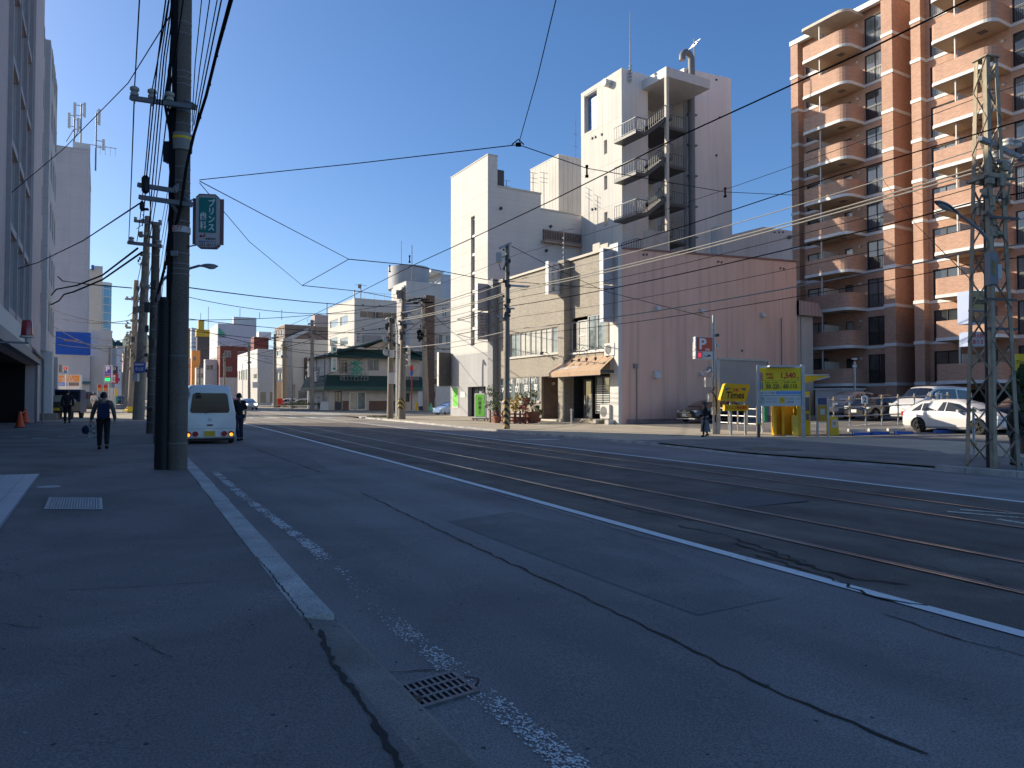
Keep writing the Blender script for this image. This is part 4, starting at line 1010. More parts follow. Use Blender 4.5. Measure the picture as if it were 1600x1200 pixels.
for i,z in enumerate(fz):
 mb=MB();y0=VT-cp+.15;z2=z-1.85;wdt=1.15
 mb.box(xr-.1,xq,VT-1.3,VT+dep,z-.22,z);mb.box(xr-.1,xr+.5,y0,VT-1.3,z-.22,z)
 mb.box(xe,xl,y0,VT-.05,z2-.22,z2)
 n=10
 for k in range(n):
  x=xl+(xr-xl)*(k+.5)/n;zz=z2+(z-z2)*(k+1)/n
  mb.box(x-.16,x+.16,y0+.05,y0+wdt,zz-.05,zz);mb.box(x-.16,x-.13,y0+.05,y0+wdt,zz-.2,zz)
 for yy in(y0,y0+wdt):mb.bar((xl-.1,yy,z2-.08),(xr,yy,z-.08),.06,.32)
 st=t.part('stair_flight',mb,mat('stair steel',(.075,.075,.078),.5,.1,3),world=True)
 mb=MB()
 def rail(a,b,n):
  a,b=Vector(a),Vector(b)
  mb.bar(a+Vector((0,0,1.1)),b+Vector((0,0,1.1)),.06,.06);mb.bar(a+Vector((0,0,.1)),b+Vector((0,0,.1)),.04,.04)
  for k in range(n+1):c=a+(b-a)*k/n;mb.box(c.x-.014,c.x+.014,c.y-.014,c.y+.014,c.z,c.z+1.1)
 rail((xr+.4,VT-1.25,z),(xq,VT-1.25,z),12);rail((xl,y0,z2),(xr,y0,z),11);rail((xr,y0,z),(xr+.5,y0,z),3);rail((xe+.03,y0,z2),(xl,y0,z2),5);rail((xe+.03,y0,z2),(xe+.03,VT-.1,z2),9)
 t.part('stair_railing',mb,mat('railing green grey',(.11,.13,.135),.5,.1,3),world=True,parent=st)
 mb=MB();mb.box(rL+.6,rL+1.6,VT+dep-.06,VT+dep-.01,z,z+2.1);t.part('stair_door',mb,M['greysteel'],world=True)
mb=MB();z=fz[-1]
for k in range(6):
 a0,a1=xl-.6+k*(xr-xl+.4)/6,xl-.6+(k+1)*(xr-xl+.4)/6;w0,w1=.12*math.sin(k*2.1),.12*math.sin((k+1)*2.1)
 mb.quad((a0,VT-cp+w0,z-4),(a1,VT-cp+w1,z-4),(a1,VT-cp+w1,z+.1+.25*k/6),(a0,VT-cp+w0,z-0.1+.2*k/6))
t.part('tarpaulin',mb,mat('grey tarpaulin',(.36,.34,.31),.8,.12,1.5),world=True,fix=False)
for x,y in((925,216),(930,214),(925,327),(930,326),(940,210)):
 v,z=pu(x,y,uA);mb=MB();mb.cyl((uA-.05,v,z),(1,0,0),.12,.12,10);t.part('vent_cap',mb,M['darkgrey'],world=True)
v,z=pu(952,131,uA);mb=MB();mb.cyl((uA-.3,v,z),(1,0,0),.33,.6,14);t.part('flood_lamp',mb,M['offwhite'],world=True)
for x,y in((1119,125),(1124,184),(1119,243)):
 u,z=pv(x,y,VT);mb=MB();mb.cyl((u,VT-.04,z),(0,1,0),.1,.1,10);t.part('vent_cap',mb,M['darkgrey'],world=True)
u,z=pv(982.5,106,VT);zz=pv(982.5,20,VT)[1];z5=pv(982.5,130,VT)[1]
mb=MB();mb.tube([(u,VT-.2,z5),(u,VT-.2,z+1.5),(u,VT-.2,zz)],[.07,.06,.02],6)
for k in range(5):mb.cyl((u,VT-.2,z5+.2+k*.3),(0,0,1),.14,.1,8)
solo('roof_antenna',mb,M['steel'],'tall thin whip aerial on the near corner of the concrete tower','antenna')
u,z=pv(1084,137,VT);zz=pv(1084,62,VT)[1]
mb=MB();mb.tube([(u,VT-.1,z),(u,VT-.1,zz)],.06,6);mb.bar((u-.3,VT-.1,zz-.9),(u+.5,VT-.1,zz+.1),.05,.05)
for k in range(5):c_=Vector((u-.3+.17*k,VT-.1,zz-.85+.2*k));mb.bar(c_-Vector((0,.4,0)),c_+Vector((0,.4,0)),.025,.025)
solo('roof_antenna',mb,M['steel'],'television aerial beside the hooked duct on the concrete tower','antenna')
V2=66.0
a0,a1=pv(873,300,V2)[0],pv(925,300,V2)[0];vE2=pvU(829,a0);z2=pv(873,242,V2)[1]
t=bld('apartment_block','pale ribbed concrete block rising behind the stepped grey side of the white office building',a0,a1+6,V2,vE2,z2,brickmat('ribbed concrete',(.50,.48,.43),(.52,.50,.45),(.38,.36,.33),.62,30,.05,0,dirt=.18))
mb=MB();mb.tube([(a0+3,V2+1,z2),(a0+3,V2+1,z2+5.5)],.05,6)
for k in(1.8,3.2):mb.bar((a0+2.6,V2+1,z2+k),(a0+3.4,V2+1,z2+k),.03,.03)
solo('roof_antenna',mb,M['greysteel'],'thin aerial on the roof of the ribbed concrete block','antenna')
V3=48.6
b0,b1=pv(1128,300,V3)[0],pv(1262,380,V3)[0];z3a,z3b=pv(1190,354,V3)[1],pv(1250,362,V3)[1]
t=T('low_building','low white building showing above the pink wall, left of the brick apartment towers','building',(b0,V3,.2))
mb=MB();um=pv(1192,300,V3)[0];zl=pv(1132,371,V3)[1]
mb.poly([(b0,V3,.2),(b1,V3,.2),(b1,V3,z3b),(um,V3,z3a),(b0,V3,zl)]);mb.quad((b0,V3,.2),(b0,V3+9,.2),(b0,V3+9,zl),(b0,V3,zl));mb.quad((b1,V3,.2),(b1,V3+9,.2),(b1,V3+9,z3b),(b1,V3,z3b));mb.quad((b0,V3+9,.2),(b1,V3+9,.2),(b1,V3+9,z3b),(b0,V3+9,zl))
t.part('wall',mb,BR['concretebounce'],world=True,fix=False)
mb=MB();mb.quad((b0,V3,zl),(um,V3,z3a),(um,V3+9,z3a),(b0,V3+9,zl));mb.quad((um,V3,z3a),(b1,V3,z3b),(b1,V3+9,z3b),(um,V3+9,z3a));t.part('roof',mb,M['offwhite'],world=True,fix=False)
cx=pv(1120,370,V3-1)[0];mb=MB();zz=pv(1120,355,V3-1)[1];mb.box(cx-.35,cx+.35,V3-1.4,V3-.7,8,zz);t.part('chimney',mb,M['whitepaint'],world=True)
for x in(1210,1217,1223):u,z=pv(x,363,V3);mb=MB();mb.cyl((u,V3-.05,z),(0,1,0),.08,.1,8);t.part('vent_cap',mb,M['darkgrey'],world=True)
u,z=pv(1232,371,V3);mb=MB();mb.cyl((u,V3-.15,z),(.4,1,.1),.2,.2,12);t.part('flood_lamp',mb,M['greysteel'],world=True)
# ---------------------------------------------------------------- brick apartment towers
UA=50.6
def apartment(name,label,nfl,dv):
 t=T(name,label,'apartment building',(UA,31.35,.3),group='brick apartment towers')
 f0,fh=2.86,2.9
 va,vb=31.35,40.3
 top=f0+fh*nfl
 R0,R1=32.2,39.6
 ur=UA+.62
 W_big,W_small,W_col=(32.35,33.95),(35.15,35.85),(37.45,39.3)
 holes=[]
 for k in range(nfl):
  z=f0+fh*k
  holes+=[(*W_big,z+.12,z+2.3),(*W_small,z+1.0,z+2.1),(*W_col,z+.1,z+2.25)]
 mb=MB()
 holed(mb,'U',ur,R0,R1,.0,top,holes,.16)
 for a,b in((va,R0),(R1,vb)):
  mb.quad((UA,a,0),(UA,b,0),(UA,b,top),(UA,a,top))
 for a in(R0,R1):mb.quad((UA,a,0),(ur,a,0),(ur,a,top),(UA,a,top))
 for a in(va,vb):mb.quad((UA,a,0),(UA+13,a,0),(UA+13,a,top),(UA,a,top))
 mb.quad((UA+13,va,0),(UA+13,vb,0),(UA+13,vb,top),(UA+13,va,top));mb.quad((UA,va,top-.02),(UA+13,va,top-.02),(UA+13,vb,top-.02),(UA,vb,top-.02))
 t.part('wall',mb,BR['apt'],world=True,fix=False)
 band=M['whitepaint']
 mb=MB()
 mb.box(UA-.05,UA+.0,va-.05,R0+.02,f0-.12,f0+.12);mb.box(UA-.05,UA,R1-.02,vb+.05,f0-.12,f0+.12);mb.box(UA,UA+12,va-.05,va,f0-.12,f0+.12);mb.box(ur-.05,ur,R0,R1,f0-.14,f0+.06)
 mb.box(UA,ur-.05,R0,R0+.05,f0-.12,f0+.12);mb.box(UA,ur-.05,R1-.05,R1,f0-.12,f0+.12)
 parts=[t.part('string_course',mb,band,world=True)]
 y0,y1,pr,rad=34.05,38.0,1.55,.8
 uo=UA-pr
 def outline(off):
  o=uo+off;pts=[(ur,y0+off)]
  for i in range(7):
   a=math.pi/2*i/6;pts.append((o+rad*(1-math.sin(a)),y0+off+rad*(1-math.cos(a))))
  for i in range(5):
   a=math.pi/2*i/4;pts.append((o+.25*(1-math.cos(a)),y1-off-.25+.25*math.sin(a)))
  pts.append((ur,y1-off));return pts
 def wallband(mb,off,z0,z1,th):
  A,B=outline(off),outline(off+th);n=len(A)
  for i in range(n-1):
   mb.quad((*A[i],z0),(*A[i+1],z0),(*A[i+1],z1),(*A[i],z1));mb.quad((*B[i],z0),(*B[i+1],z0),(*B[i+1],z1),(*B[i],z1));mb.quad((*A[i],z1),(*A[i+1],z1),(*B[i+1],z1),(*B[i],z1));mb.quad((*A[i],z0),(*A[i+1],z0),(*B[i+1],z0),(*B[i],z0))
 mb=MB();wallband(mb,0,f0+.1,f0+1.22,.12);bal=t.part('balcony',mb,BR['apt'],world=True)
 mb=MB();wallband(mb,-.03,f0-.12,f0+.1,.2);t.part('balcony_band',mb,band,world=True,parent=bal)
 mb=MB();A=outline(.05);mb.poly([(*p,f0-.14) for p in A]);mb.poly([(*p,f0+.02) for p in A]);t.part('soffit',mb,mat('balcony soffit',(.50,.40,.28),.8,.08,1),world=True,parent=bal)
 mb=MB();mb.box(uo+.35,ur-.05,36.4,36.46,f0+.05,f0+1.85);t.part('divider_panel',mb,M['cream'],world=True,parent=bal)
 mb=MB();mb.box(uo+.22,uo+.3,36.5,36.58,f0+.05,f0+2.76);t.part('divider_post',mb,M['offwhite'],world=True,parent=bal)
 mb=MB();mb.box(uo+.9,uo+1.4,35.0,35.5,f0-.17,f0-.145);t.part('hatch',mb,M['inkgrey'],world=True,parent=bal)
 mb=MB();mb.cyl((ur-.08,34.5,f0+2.05),(1,0,0),.1,.16,10);mb2=mb;t.part('vent_cap',mb,M['cream'],world=True,parent=bal)
 parts.append(bal)
 wins=[]
 for h,nx,rl in((holes[0],2,1),(holes[1],1,0),(holes[2],2,1)):
  wins.append(window(t,'U',ur,h,nx,1,'darkframe','glass',.13,.06,rails_=rl))
 for k in range(1,nfl):
  for p in parts+wins:
   c=copy_tree(p,t.o);c.location.z+=fh*k
   if p in wins:
    for ch in c.children:
     if ch.name.startswith('pane'):
      ch.data=ch.data.copy();ch.data.materials[0]=M[rnd.choice(('curtain','curtaindk','glasspale','glass','curtaindk'))]
 mb=MB();mb.box(UA-.06,UA+.3,va-.06,vb+.06,top-.12,top+.25);mb.box(UA+.3,UA+13,va-.06,va+.25,top-.12,top+.25);mb.box(UA+.3,UA+13,vb-.2,vb+.06,top-.12,top+.25);t.part('parapet',mb,M['whitepaint'],world=True)
 mb=MB();zc=top-.35
 A=outline(-.05);mb.poly([(*p,zc) for p in A]);mb.poly([(*p,zc+.22) for p in A])
 for i in range(len(A)-1):mb.quad((*A[i],zc),(*A[i+1],zc),(*A[i+1],zc+.22),(*A[i],zc+.22))
 t.part('balcony_canopy',mb,M['cream'],world=True)
 mb=MB();mb.box(UA+.1,UA+13,R0,R1,.0,f0-.3) if False else mb.box(ur-.1,ur-.02,34.2,38.4,.3,f0-.5);t.part('car_entry',mb,M['darkgap'],world=True)
 t.o.location.y+=dv
 return t
apartment('apartment_tower','red brown brick apartment tower with curved balconies, standing just beyond the pink wall',10,0)
apartment('apartment_tower','taller red brown brick apartment tower with curved balconies, behind the lattice pole',12,-10.35)
t=T('apartment_link','dark recessed link wall between the two brick apartment towers','building link',(UA+6,30,.3))
mb=MB();mb.box(UA+6,UA+7,29.6,31.7,.3,31);t.part('wall',mb,BR['apt'],world=True)
p=Vector((46.6,33.0,road_z(46,33)));t=T('meter_house','small beige flat roofed hut in front of the brick apartments beside the lean-to','hut',p)
mb=MB();mb.box(0,2.6,0,2.2,-.3,2.0);t.part('wall',mb,M['offwhite']);mb=MB();mb.box(-.1,2.7,-.1,2.3,2.0,2.12);t.part('roof',mb,M['whitepaint'])
# ---------------------------------------------------------------- beyond the junction, right side
V4=93.0
a0=pv(514,600,V4)[0];a1=pv(656,600,V4)[0];vE=V4+11
zgh=road_z(a0,V4)+.1
Z=lambda x,y,V=V4:pv(x,y,V)[1]
t=T('tea_house','two storey tea shop with green roofs and a large green character on its lattice','shop',(a0,V4,zgh))
dr=rectV(546,572,612,641,V4);d2=rectV(511,524,611,641,V4-0);d2=rectV(523,534,611,641,V4)
ze=Z(585,606);zs=Z(585,555)
up1=rectV(573,593,561,580,V4);up0=rectV(530,542,563,583,V4)
lw=rectV(637,640,600,625,V4);lw=rectV(617,640,614,628,V4)
mb=MB();holed(mb,'V',V4,a0,a1,zgh-.4,zs,[dr,d2,up1,up0,lw],.2);holed(mb,'U',a0,V4,vE,zgh-.4,zs,[(V4+1,V4+3.2,zgh+.9,zgh+2.4),(V4+4.5,V4+7.5,zgh+4.4,zgh+5.6)],.2)
holed(mb,'u',a1,V4,vE,zgh-.4,zs,[],.2);mb.quad((a0,vE,zgh),(a1,vE,zgh),(a1,vE,zs),(a0,vE,zs))
mg=(a0+a1)/2+1.2;zr=Z(585,528)
mb.poly([(a0+3,V4,zs),(a1-1.5,V4,zs),(mg,V4,zr-.25)])
t.part('wall',mb,mat('tea house render',(.50,.47,.42),.8,.1,1),world=True,fix=False)
for d0_,d1_ in((d2[1]+.1,dr[0]-.1),(dr[1]+.4,lw[0])):mb=MB();mb.box(d0_,d1_,V4-.04,V4,zgh-.2,zgh+1.2);t.part('brick_dado',mb,BR['darkbrick'],world=True)
gt=brickmat('green roof tile',(.012,.05,.042),(.015,.06,.05),(.008,.03,.025),.3,30,.05,0,dirt=.25)
mb=MB();zt_=Z(585,597)+.3
mb.quad((a0-.9,V4-1.3,ze),(a1+.8,V4-1.3,ze),(a1+.2,V4,zt_+.55),(a0-.2,V4,zt_+.55));mb.quad((a0-.9,V4-1.3,ze),(a0-.2,V4,zt_+.55),(a0-.2,vE,zt_+.55),(a0-.9,vE+.5,ze))
mb.quad((a0-.9,V4-1.3,ze),(a1+.8,V4-1.3,ze),(a1+.8,V4-.0,ze),(a0-.9,V4,ze));t.part('lower_roof',mb,gt,world=True,fix=False)
mb=MB();mb.box(a0-.95,a1+.85,V4-1.36,V4-1.28,ze-.35,ze+.12);mb.box(a0-.98,a0-.9,V4-1.36,vE,ze-.35,ze+.12);t.part('eaves_board',mb,mat('green eaves',(.012,.075,.06),.5,.1),world=True)
mb=MB();o=1.0
for s0,s1 in((a0-.6,mg),(a1+.9,mg)):
 mb.quad((s0,V4-o,zs-.25),(s1,V4-o,zr),(s1,vE,zr),(s0,vE,zs-.25));mb.quad((s0,V4-o,zs-.45),(s1,V4-o,zr-.2),(s1,V4-o,zr),(s0,V4-o,zs-.25));mb.quad((s0,V4-o,zs-.45),(s1,V4-o,zr-.2),(s1,vE,zr-.2),(s0,vE,zs-.45))
mb.quad((a0-.6,V4-o-.1,zs-.3),(a1+.9,V4-o-.1,zs-.3),(a1+.4,V4+.02,zs+.75),(a0+.8,V4+.02,zs+.75));mb.box(a0-.6,a1+.9,V4-o-.1,V4-o,zs-.5,zs-.28)
t.part('upper_roof',mb,gt,world=True,fix=False)
dw=window(t,'V',V4,dr,2,1,'whitepaint','glasspale',.1,.14,name='sliding_door');window(t,'V',V4,d2,2,1,'darkgrey','glass',.1,.1,name='shop_door')
window(t,'V',V4,up1,2,1,'frame','glasspale',.1,.09);window(t,'V',V4,up0,2,1,'brown','glass',.1);window(t,'V',V4,lw,2,1,'darkgrey','glass',.1)
window(t,'U',a0,(V4+1,V4+3.2,zgh+.9,zgh+2.4),2,1,'frame','glass',.1);window(t,'U',a0,(V4+4.5,V4+7.5,zgh+4.4,zgh+5.6),3,1,'frame','glass',.1)
mb=MB();l0,l1=puV(532,V4-1.2),puV(575,V4-1.2);zl0,zl1=Z(550,594,V4-1.2),Z(550,560,V4-1.2)
for k in range(9):u=l0+(l1-l0)*k/8;mb.box(u-.025,u+.025,V4-1.22,V4-1.17,zl0,zl1 if k in(0,8) else zl1-.5)
for k in range(6):z=zl0+(zl1-.5-zl0)*k/5;mb.box(l0,l1,V4-1.21,V4-1.18,z-.02,z+.02)
mb.bar((l0,V4-1.2,zl0),((l0+l1)/2,V4-1.2,zl1-.5),.05,.05);mb.bar((l1,V4-1.2,zl0),(l1,V4-.1,zl0+1),.05,.05)
for a in(a0-.7,a0-.7):mb.tube([(a,V4-.5,ze),(a,V4-.5,zs)],.05,6);mb.tube([(a,V4+3.5,ze),(a,V4+3.5,zs)],.05,6)
for k in range(5):mb.bar((a0-.7,V4-.5,ze+.5+k*.7),(a0-.7,V4+6,ze+.5+k*.7),.04,.04)
la=t.part('sign_lattice',mb,M['greysteel'],world=True)
addtext(t,'茶','V',V4-1.25,(l0+l1)/2+.3,(zl0+zl1)/2+.1,M['green'],height=2.2,width=1.9,depth=.06,bold=.015)
mb=MB();r0,r1=puV(634,V4-1),puV(654,V4-1)
for k in range(8):f=k/7;mb.bar((r0+(r1-r0)*f,V4-1,Z(645,594,V4-1)),(r0+(r1-r0)*max(0,f-.5),V4-1,Z(645,570,V4-1)),.03,.03);mb.bar((r0+(r1-r0)*f,V4-1,Z(645,594,V4-1)),(r0+(r1-r0)*min(1,f+.5),V4-1,Z(645,570,V4-1)),.03,.03)
t.part('mesh_fence',mb,M['steel'],world=True)
sx=puV(522.5,V4-.9);z0,z1=Z(522,581,V4-.9),Z(522,540,V4-.9)
s=blade('tea_shop_sign','white upright sign with green characters and round mark on the tea house corner',sx-.38,sx+.3,V4-.9,z0,z1,M['whitepaint'],M['whitepaint'],((vtext('玉木商店'),.5,.5,(z1-z0)*.62,M['green']),),thick=.25)
mb=MB();mb.cyl((.34,-.01,z1-z0-.45),(0,1,0),.22,.02,16);s.part('emblem',mb,M['green']);mb=MB();mb.cyl((.34,-.01,.4),(0,1,0),.2,.02,16);s.part('emblem',mb,M['green'])
def fbld(name,label,x0,xc,x1,ytop,V,wall,ybase=None,wu=(),wv=(),glassU='glass',glassV='glass',fr='frame',nxu=1,nxv=2,roofm=None,coping=None,cat='building'):
 """far building: street front spans picture x0..xc, near side xc..x1, near face at v = V; openings are picture rectangles"""
 u0=puV(xc,V);u1=puV(x1,V);v1=min(max(pvU(x0,u0),V+3),V+60) if u0>0 and x0>150 else V+12
 zt=pv((xc+x1)/2,ytop,V)[1]
 hu=[rectU(*r,u0) for r in wu];hv=[rectV(*r,V) for r in wv]
 hu=[(max(h[0],V+.1),min(h[1],v1-.1),h[2],min(h[3],zt-.2)) for h in hu]
 t=bld(name,label,u0,u1,V,v1,zt,wall,cat=cat,holesU=hu,holesV=hv,roofm=roofm,coping=coping)
 for h in hu:window(t,'U',u0,h,nxu,1,fr,glassU,.1,.08)
 for h in hv:window(t,'V',V,h,nxv,1,fr,glassV,.1,.08)
 t.u0,t.u1,t.v1,t.zt,t.V=u0,u1,v1,zt,V
 return t
wt=BR['whiteold']
t=fbld('office_building','white four storey office building with ribbon windows behind the green roofed tea house',512,553,632,469,106,BR['whitetile'],wu=[(515,527,500,512),(531,543,494,508),(515,527,528,540),(531,543,528,540)],wv=[(561,624,487,498),(566,592,524,534)],glassU='glasspale',nxv=5)
mb=MB();h=rectV(566,592,524,534,106);mb.box(h[0],h[1],105.2,106,h[2]-.3,h[2]+.9);t.part('balcony',mb,M['grey'],world=True)
for x,y in((567,477),(593,478),(567,514),(593,514)):mb=MB();u,z=pv(x,y,106);mb.cyl((u,105.95,z),(0,1,0),.15,.1,8);t.part('vent_cap',mb,M['darkgrey'],world=True)
mb=MB();mb.tube([(t.u0+2.5,107.2,t.zt),(t.u0+2.5,107.2,t.zt+2.0)],.4,10,cap=True) if False else mb.tube([(t.u0+.6,108,t.zt),(t.u0+.6,108,t.zt+1.6)],.12,8)
for k in range(7):mb.box(t.u0+k*1.6,t.u0+k*1.6+.05,106.2,106.25,t.zt,t.zt+1.1)
mb.box(t.u0,t.u1,106.2,106.24,t.zt+1.06,t.zt+1.1);t.part('roof_railing',mb,M['steel'],world=True)
p=Vector((puV(563,105.5),105.5,Z(563,466,105.5)));mb=MB();mb.tube([p,p+Vector((0,0,2.2))],.07,6);mb.bar(p+Vector((-.9,0,2)),p+Vector((.9,0,2)),.05,.05);mb.box(p.x-.5,p.x-.1,p.y-.1,p.y+.1,p.z+1.5,p.z+2.1)
solo('roof_antenna',mb,M['greysteel'],'short roof mast with cross arm on the white four storey office building','antenna')
t=fbld('office_building','white windowless block carrying a round tank, behind the white four storey office building',611,634,690,442,122,wt,wu=[(613,617,470,476)])
mb=MB();cx=puV(629,130);mb.lathe([(4.0,0),(4.0,Z(629,436,130)-t.zt+2.5)],(cx+1.2,130,t.zt-.3),24);t.part('water_tank',mb,mat('grey tank',(.33,.34,.36),.5,.1,1,streak=.5),world=True,smooth=True)
mb=MB();mb.tube([(t.u0+1.5,123,t.zt),(t.u0+1.5,123,t.zt+7)],.08,6);mb.tube([(t.u0+.2,125,t.zt),(t.u0+.2,125,t.zt+8)],.05,6);t.part('aerial',mb,M['greysteel'],world=True)
t=fbld('apartment_block','pale blue grey block with sloping white roof edge, left of the tall slit-window building',657,688,740,431,140,mat('pale blue render',(.45,.49,.55),.8,.08,.8),wu=[(668,673,440,446),(676,682,438,446)],roofm=M['offwhite'])
mb=MB();mb.bar((t.u0-1.2,t.V-1,t.zt+.35),(t.u0-1.2,t.v1,t.zt+.35),3.0,.5);t.part('roof_edge',mb,M['whitepaint'],world=True)
t=fbld('office_building','cream building with a tall brown brick column, across the side street from the white office',629,631,730,466,97,mat('cream tile wall',(.47,.45,.42),.75,.08,1.2),wv=[(678,692,522,538),(696,704,524,540),(678,693,562,590),(696,704,564,590),(678,685,612,622),(690,697,612,622),(668,674,528,545),(690,698,480,495)],glassV='glasspale')
c0,c1=puV(663,97),puV(677,97);mb=MB();mb.box(c0,c1,96.6,97,t.zb,t.zt+.3);mb.box(c1,c1+6,96.8,97,Z(690,600,97),Z(690,592,97));t.part('brick_column',mb,BR['darkbrick'],world=True)
mb=MB();b0=puV(631,97);mb.box(b0+.1,c0-2.5,96.86,97,Z(650,628,97),Z(650,475,97));t.part('blue_grey_cladding',mb,mat('blue grey cladding',(.30,.37,.50),.6,.1,1),world=True)
mb=MB();mb.box(c1+.3,c1+4.5,96.9,97,Z(690,640,97),Z(690,605,97));t.part('garage_shutter',mb,M['offwhite'],world=True)
t=fbld('shop_building','white block with a tall brown upright sign above a parking bay',430,444,514,531,125,wt,wu=[(432,439,548,556),(432,436,582,594),(437,440,582,594)],wv=[(448,462,600,632),(465,480,610,632)],glassV='curtaindk',nxv=1)
h=(puV(475,124.9),puV(486,124.9),Z(480,600,125),Z(480,559,125));mb=MB();mb.box(h[0],h[1],124.7,125,h[2],h[3]);pn=t.part('sign_panel',mb,M['brown'],world=True)
o=addtext(t,'Cube','V',124.7,(h[0]+h[1])/2,(h[2]+h[3])/2-.2,M['inkwhite'],width=3.0);o.rotation_euler=(0,-math.pi/2,0)
mb=MB();mb.box(t.u0-.06,t.u0,125.5,t.v1,t.zb,Z(435,596,125));t.part('orange_front',mb,M['orange'],world=True)
mb=MB();mb.box(t.u0-.3,t.u0+1.2,124.6,125,t.zb,t.zt+.1);t.part('corner_pier',mb,M['grey'],world=True)
t=fbld('office_building','brown upper storey with small windows rising behind the white block with the brown sign',428,444,520,509,150,mat('brown upper wall',(.22,.17,.14),.8,.12,1),wu=[(431,433.5,517,525),(434.5,437,516,525),(438.5,441,515,525)])
mb=MB();u=puV(445,149.6);mb.bar((u,149.5,Z(445,532,149.6)),(puV(481,149.6),149.5,Z(481,515,149.6)),.7,.7);t.part('pale_duct',mb,M['steel'],world=True)
t=fbld('penthouse','pinkish rooftop tower block to the left of the white four storey office building',486,491,530,493,160,mat('pinkish render',(.40,.33,.31),.8,.08,1))
mb=MB();mb.tube([(t.u0+3,161,t.zt),(t.u0+3,161,t.zt+3)],.1,6);mb.lathe([(.5,0),(.3,.5),(.05,.6)],(t.u0+4,161,t.zt+1.6),10);t.part('aerial',mb,M['greysteel'],world=True)
t=fbld('shop_building','white corner building with blank grey side, left of the block with the brown sign',371,402,431,546,150,mat('pale grey side render',(.47,.46,.45),.8,.06,1),wu=[(396,401,584,592),(373,375,577,594),(376.5,378.5,577,594),(380,382,577,594),(383.5,385.5,577,594)],wv=[(406,416,612,630),(421,427,612,630)],nxv=1)
mb=MB();mb.box(t.u0-.05,t.u0,t.V+.2,t.v1,Z(385,573,150),t.zt+.02);t.part('white_front',mb,M['whitepaint'],world=True)
mb=MB();u=puV(398.5,149.9);mb.box(u-.6,u+.5,149.5,149.9,Z(398,606,150),Z(398,597,150));t.part('sign_board',mb,M['whitepaint'],world=True)
t=fbld('office_building','red brick rooftop block behind the white corner building',391,396,419,527,185,BR['redbrick'])
mb=MB();mb.box(t.u0+1.5,t.u0+4.5,187,190,t.zt-.3,t.zt+1.6);t.part('white_tank',mb,M['whitepaint'],world=True)
t=fbld('office_building','dark red brick building with wide windows, left of the white corner building',338,343,392,541,200,BR['redbrick'],wv=[(350,360,548,559),(353,362,573,580),(371,392,549,559)],glassV='curtaindk')
mb=MB();mb.box(t.u0,t.u1,199.8,200,t.zb,Z(360,590,200));t.part('pale_base',mb,M['cream'],world=True)
mb=MB()
for k in range(9):mb.box(t.u0+k*2,t.u0+k*2+.1,200.2,200.3,t.zt,t.zt+1.1)
mb.box(t.u0,t.u1,200.2,200.3,t.zt+1.0,t.zt+1.1);t.part('roof_railing',mb,M['greysteel'],world=True)
t=fbld('department_store','large white blank store with a green triangle emblem and green letters',327,339.5,399,507,222,mat('store side',(.50,.49,.53),.8,.05,1))
mb=MB();V=221.9;mb.prism([(puV(339.5,V),Z(340,523.5,V)),(puV(352,V),Z(352,523.5,V)),(puV(339.5,V),Z(340,511,V))],'y',V-.15,V);t.part('triangle_emblem',mb,mat('store green',(.06,.35,.22),.5,.05),world=True)
addtext(t,'HOMAC','V',V,puV(346,V),Z(346,526,V),M['ink'],width=puV(352,V)-puV(340,V),height=.7)
mb=MB();mb.box(t.u0-.08,t.u0,222.5,t.v1,t.zb+8,t.zt+.05);t.part('white_front',mb,M['whitepaint'],world=True)
t=fbld('office_building','higher plain white box rising behind the store with the green triangle',362,364,399.5,496,240,mat('white box',(.50,.50,.50),.8,.06,.6))
mb=MB()
for k,hh in((2,3.0),(8,2),(15,3.4)):mb.tube([(t.u0+k,241,t.zt),(t.u0+k,241,t.zt+hh)],.1,5)
t.part('aerial',mb,M['greysteel'],world=True)
t=fbld('office_building','dark narrow building with a yellow top, left of the store with the green triangle',306,307,327,526,250,mat('dark cladding',(.06,.055,.065),.6,.12,1))
mb=MB();mb.box(t.u0-.3,t.u1+.3,249.5,t.v1,t.zt,t.zt+(Z(316,515,250)-t.zt));mb.box(t.u0+.3,t.u1-1.8,249.6,t.v1-2,Z(316,515,250),Z(316,501,250));t.part('yellow_top',mb,mat('yellow cladding',(.42,.30,.03),.6,.1,1),world=True)
mb=MB();mb.tube([(t.u0+1.2,252,t.zt),(t.u0+1.2,252,Z(313,488,250))],.09,5);mb.tube([(t.u0+3.5,252,t.zt),(t.u0+3.5,252,Z(322,478,250))],.09,5);t.part('aerial',mb,M['greysteel'],world=True)
fbld('office_building','blue and white striped slim building left of the dark one with the yellow top',296,298,306,513,265,brickmat('blue stripes',(.45,.5,.6),(.15,.25,.5),(.6,.6,.6),40,1.4,.3,0,bump=0))
fbld('office_building','plain yellow slim building just right of the big pole',286,288,297,513,290,MATS['yellow cladding'])
for i,(x0,xc,x1,y,V,m,lab) in enumerate(((298,299,312,548,230,M['orange'],'low orange and grey front at the foot of the dark building'),(305,306,330,575,215,M['cream'],'low cream shop far down the right side of the street'),(318,320,345,562,205,M['offwhite'],'low off white shop below the store with the green triangle'),(290,291,303,560,240,mat('far grey blue',(.22,.27,.34),.8,.1),'low blue grey building far down the street beside the big pole'),(205,207,214,575,330,M['redbrick'] if 'redbrick' in M else M['brown'],'far small brown building at the end of the street'))):
 fbld('low_shop',lab,x0,xc,x1,y,V,m,wv=[(xc+2,xc+(x1-xc)*.5,y+8,y+16)] if x1-xc>10 else())
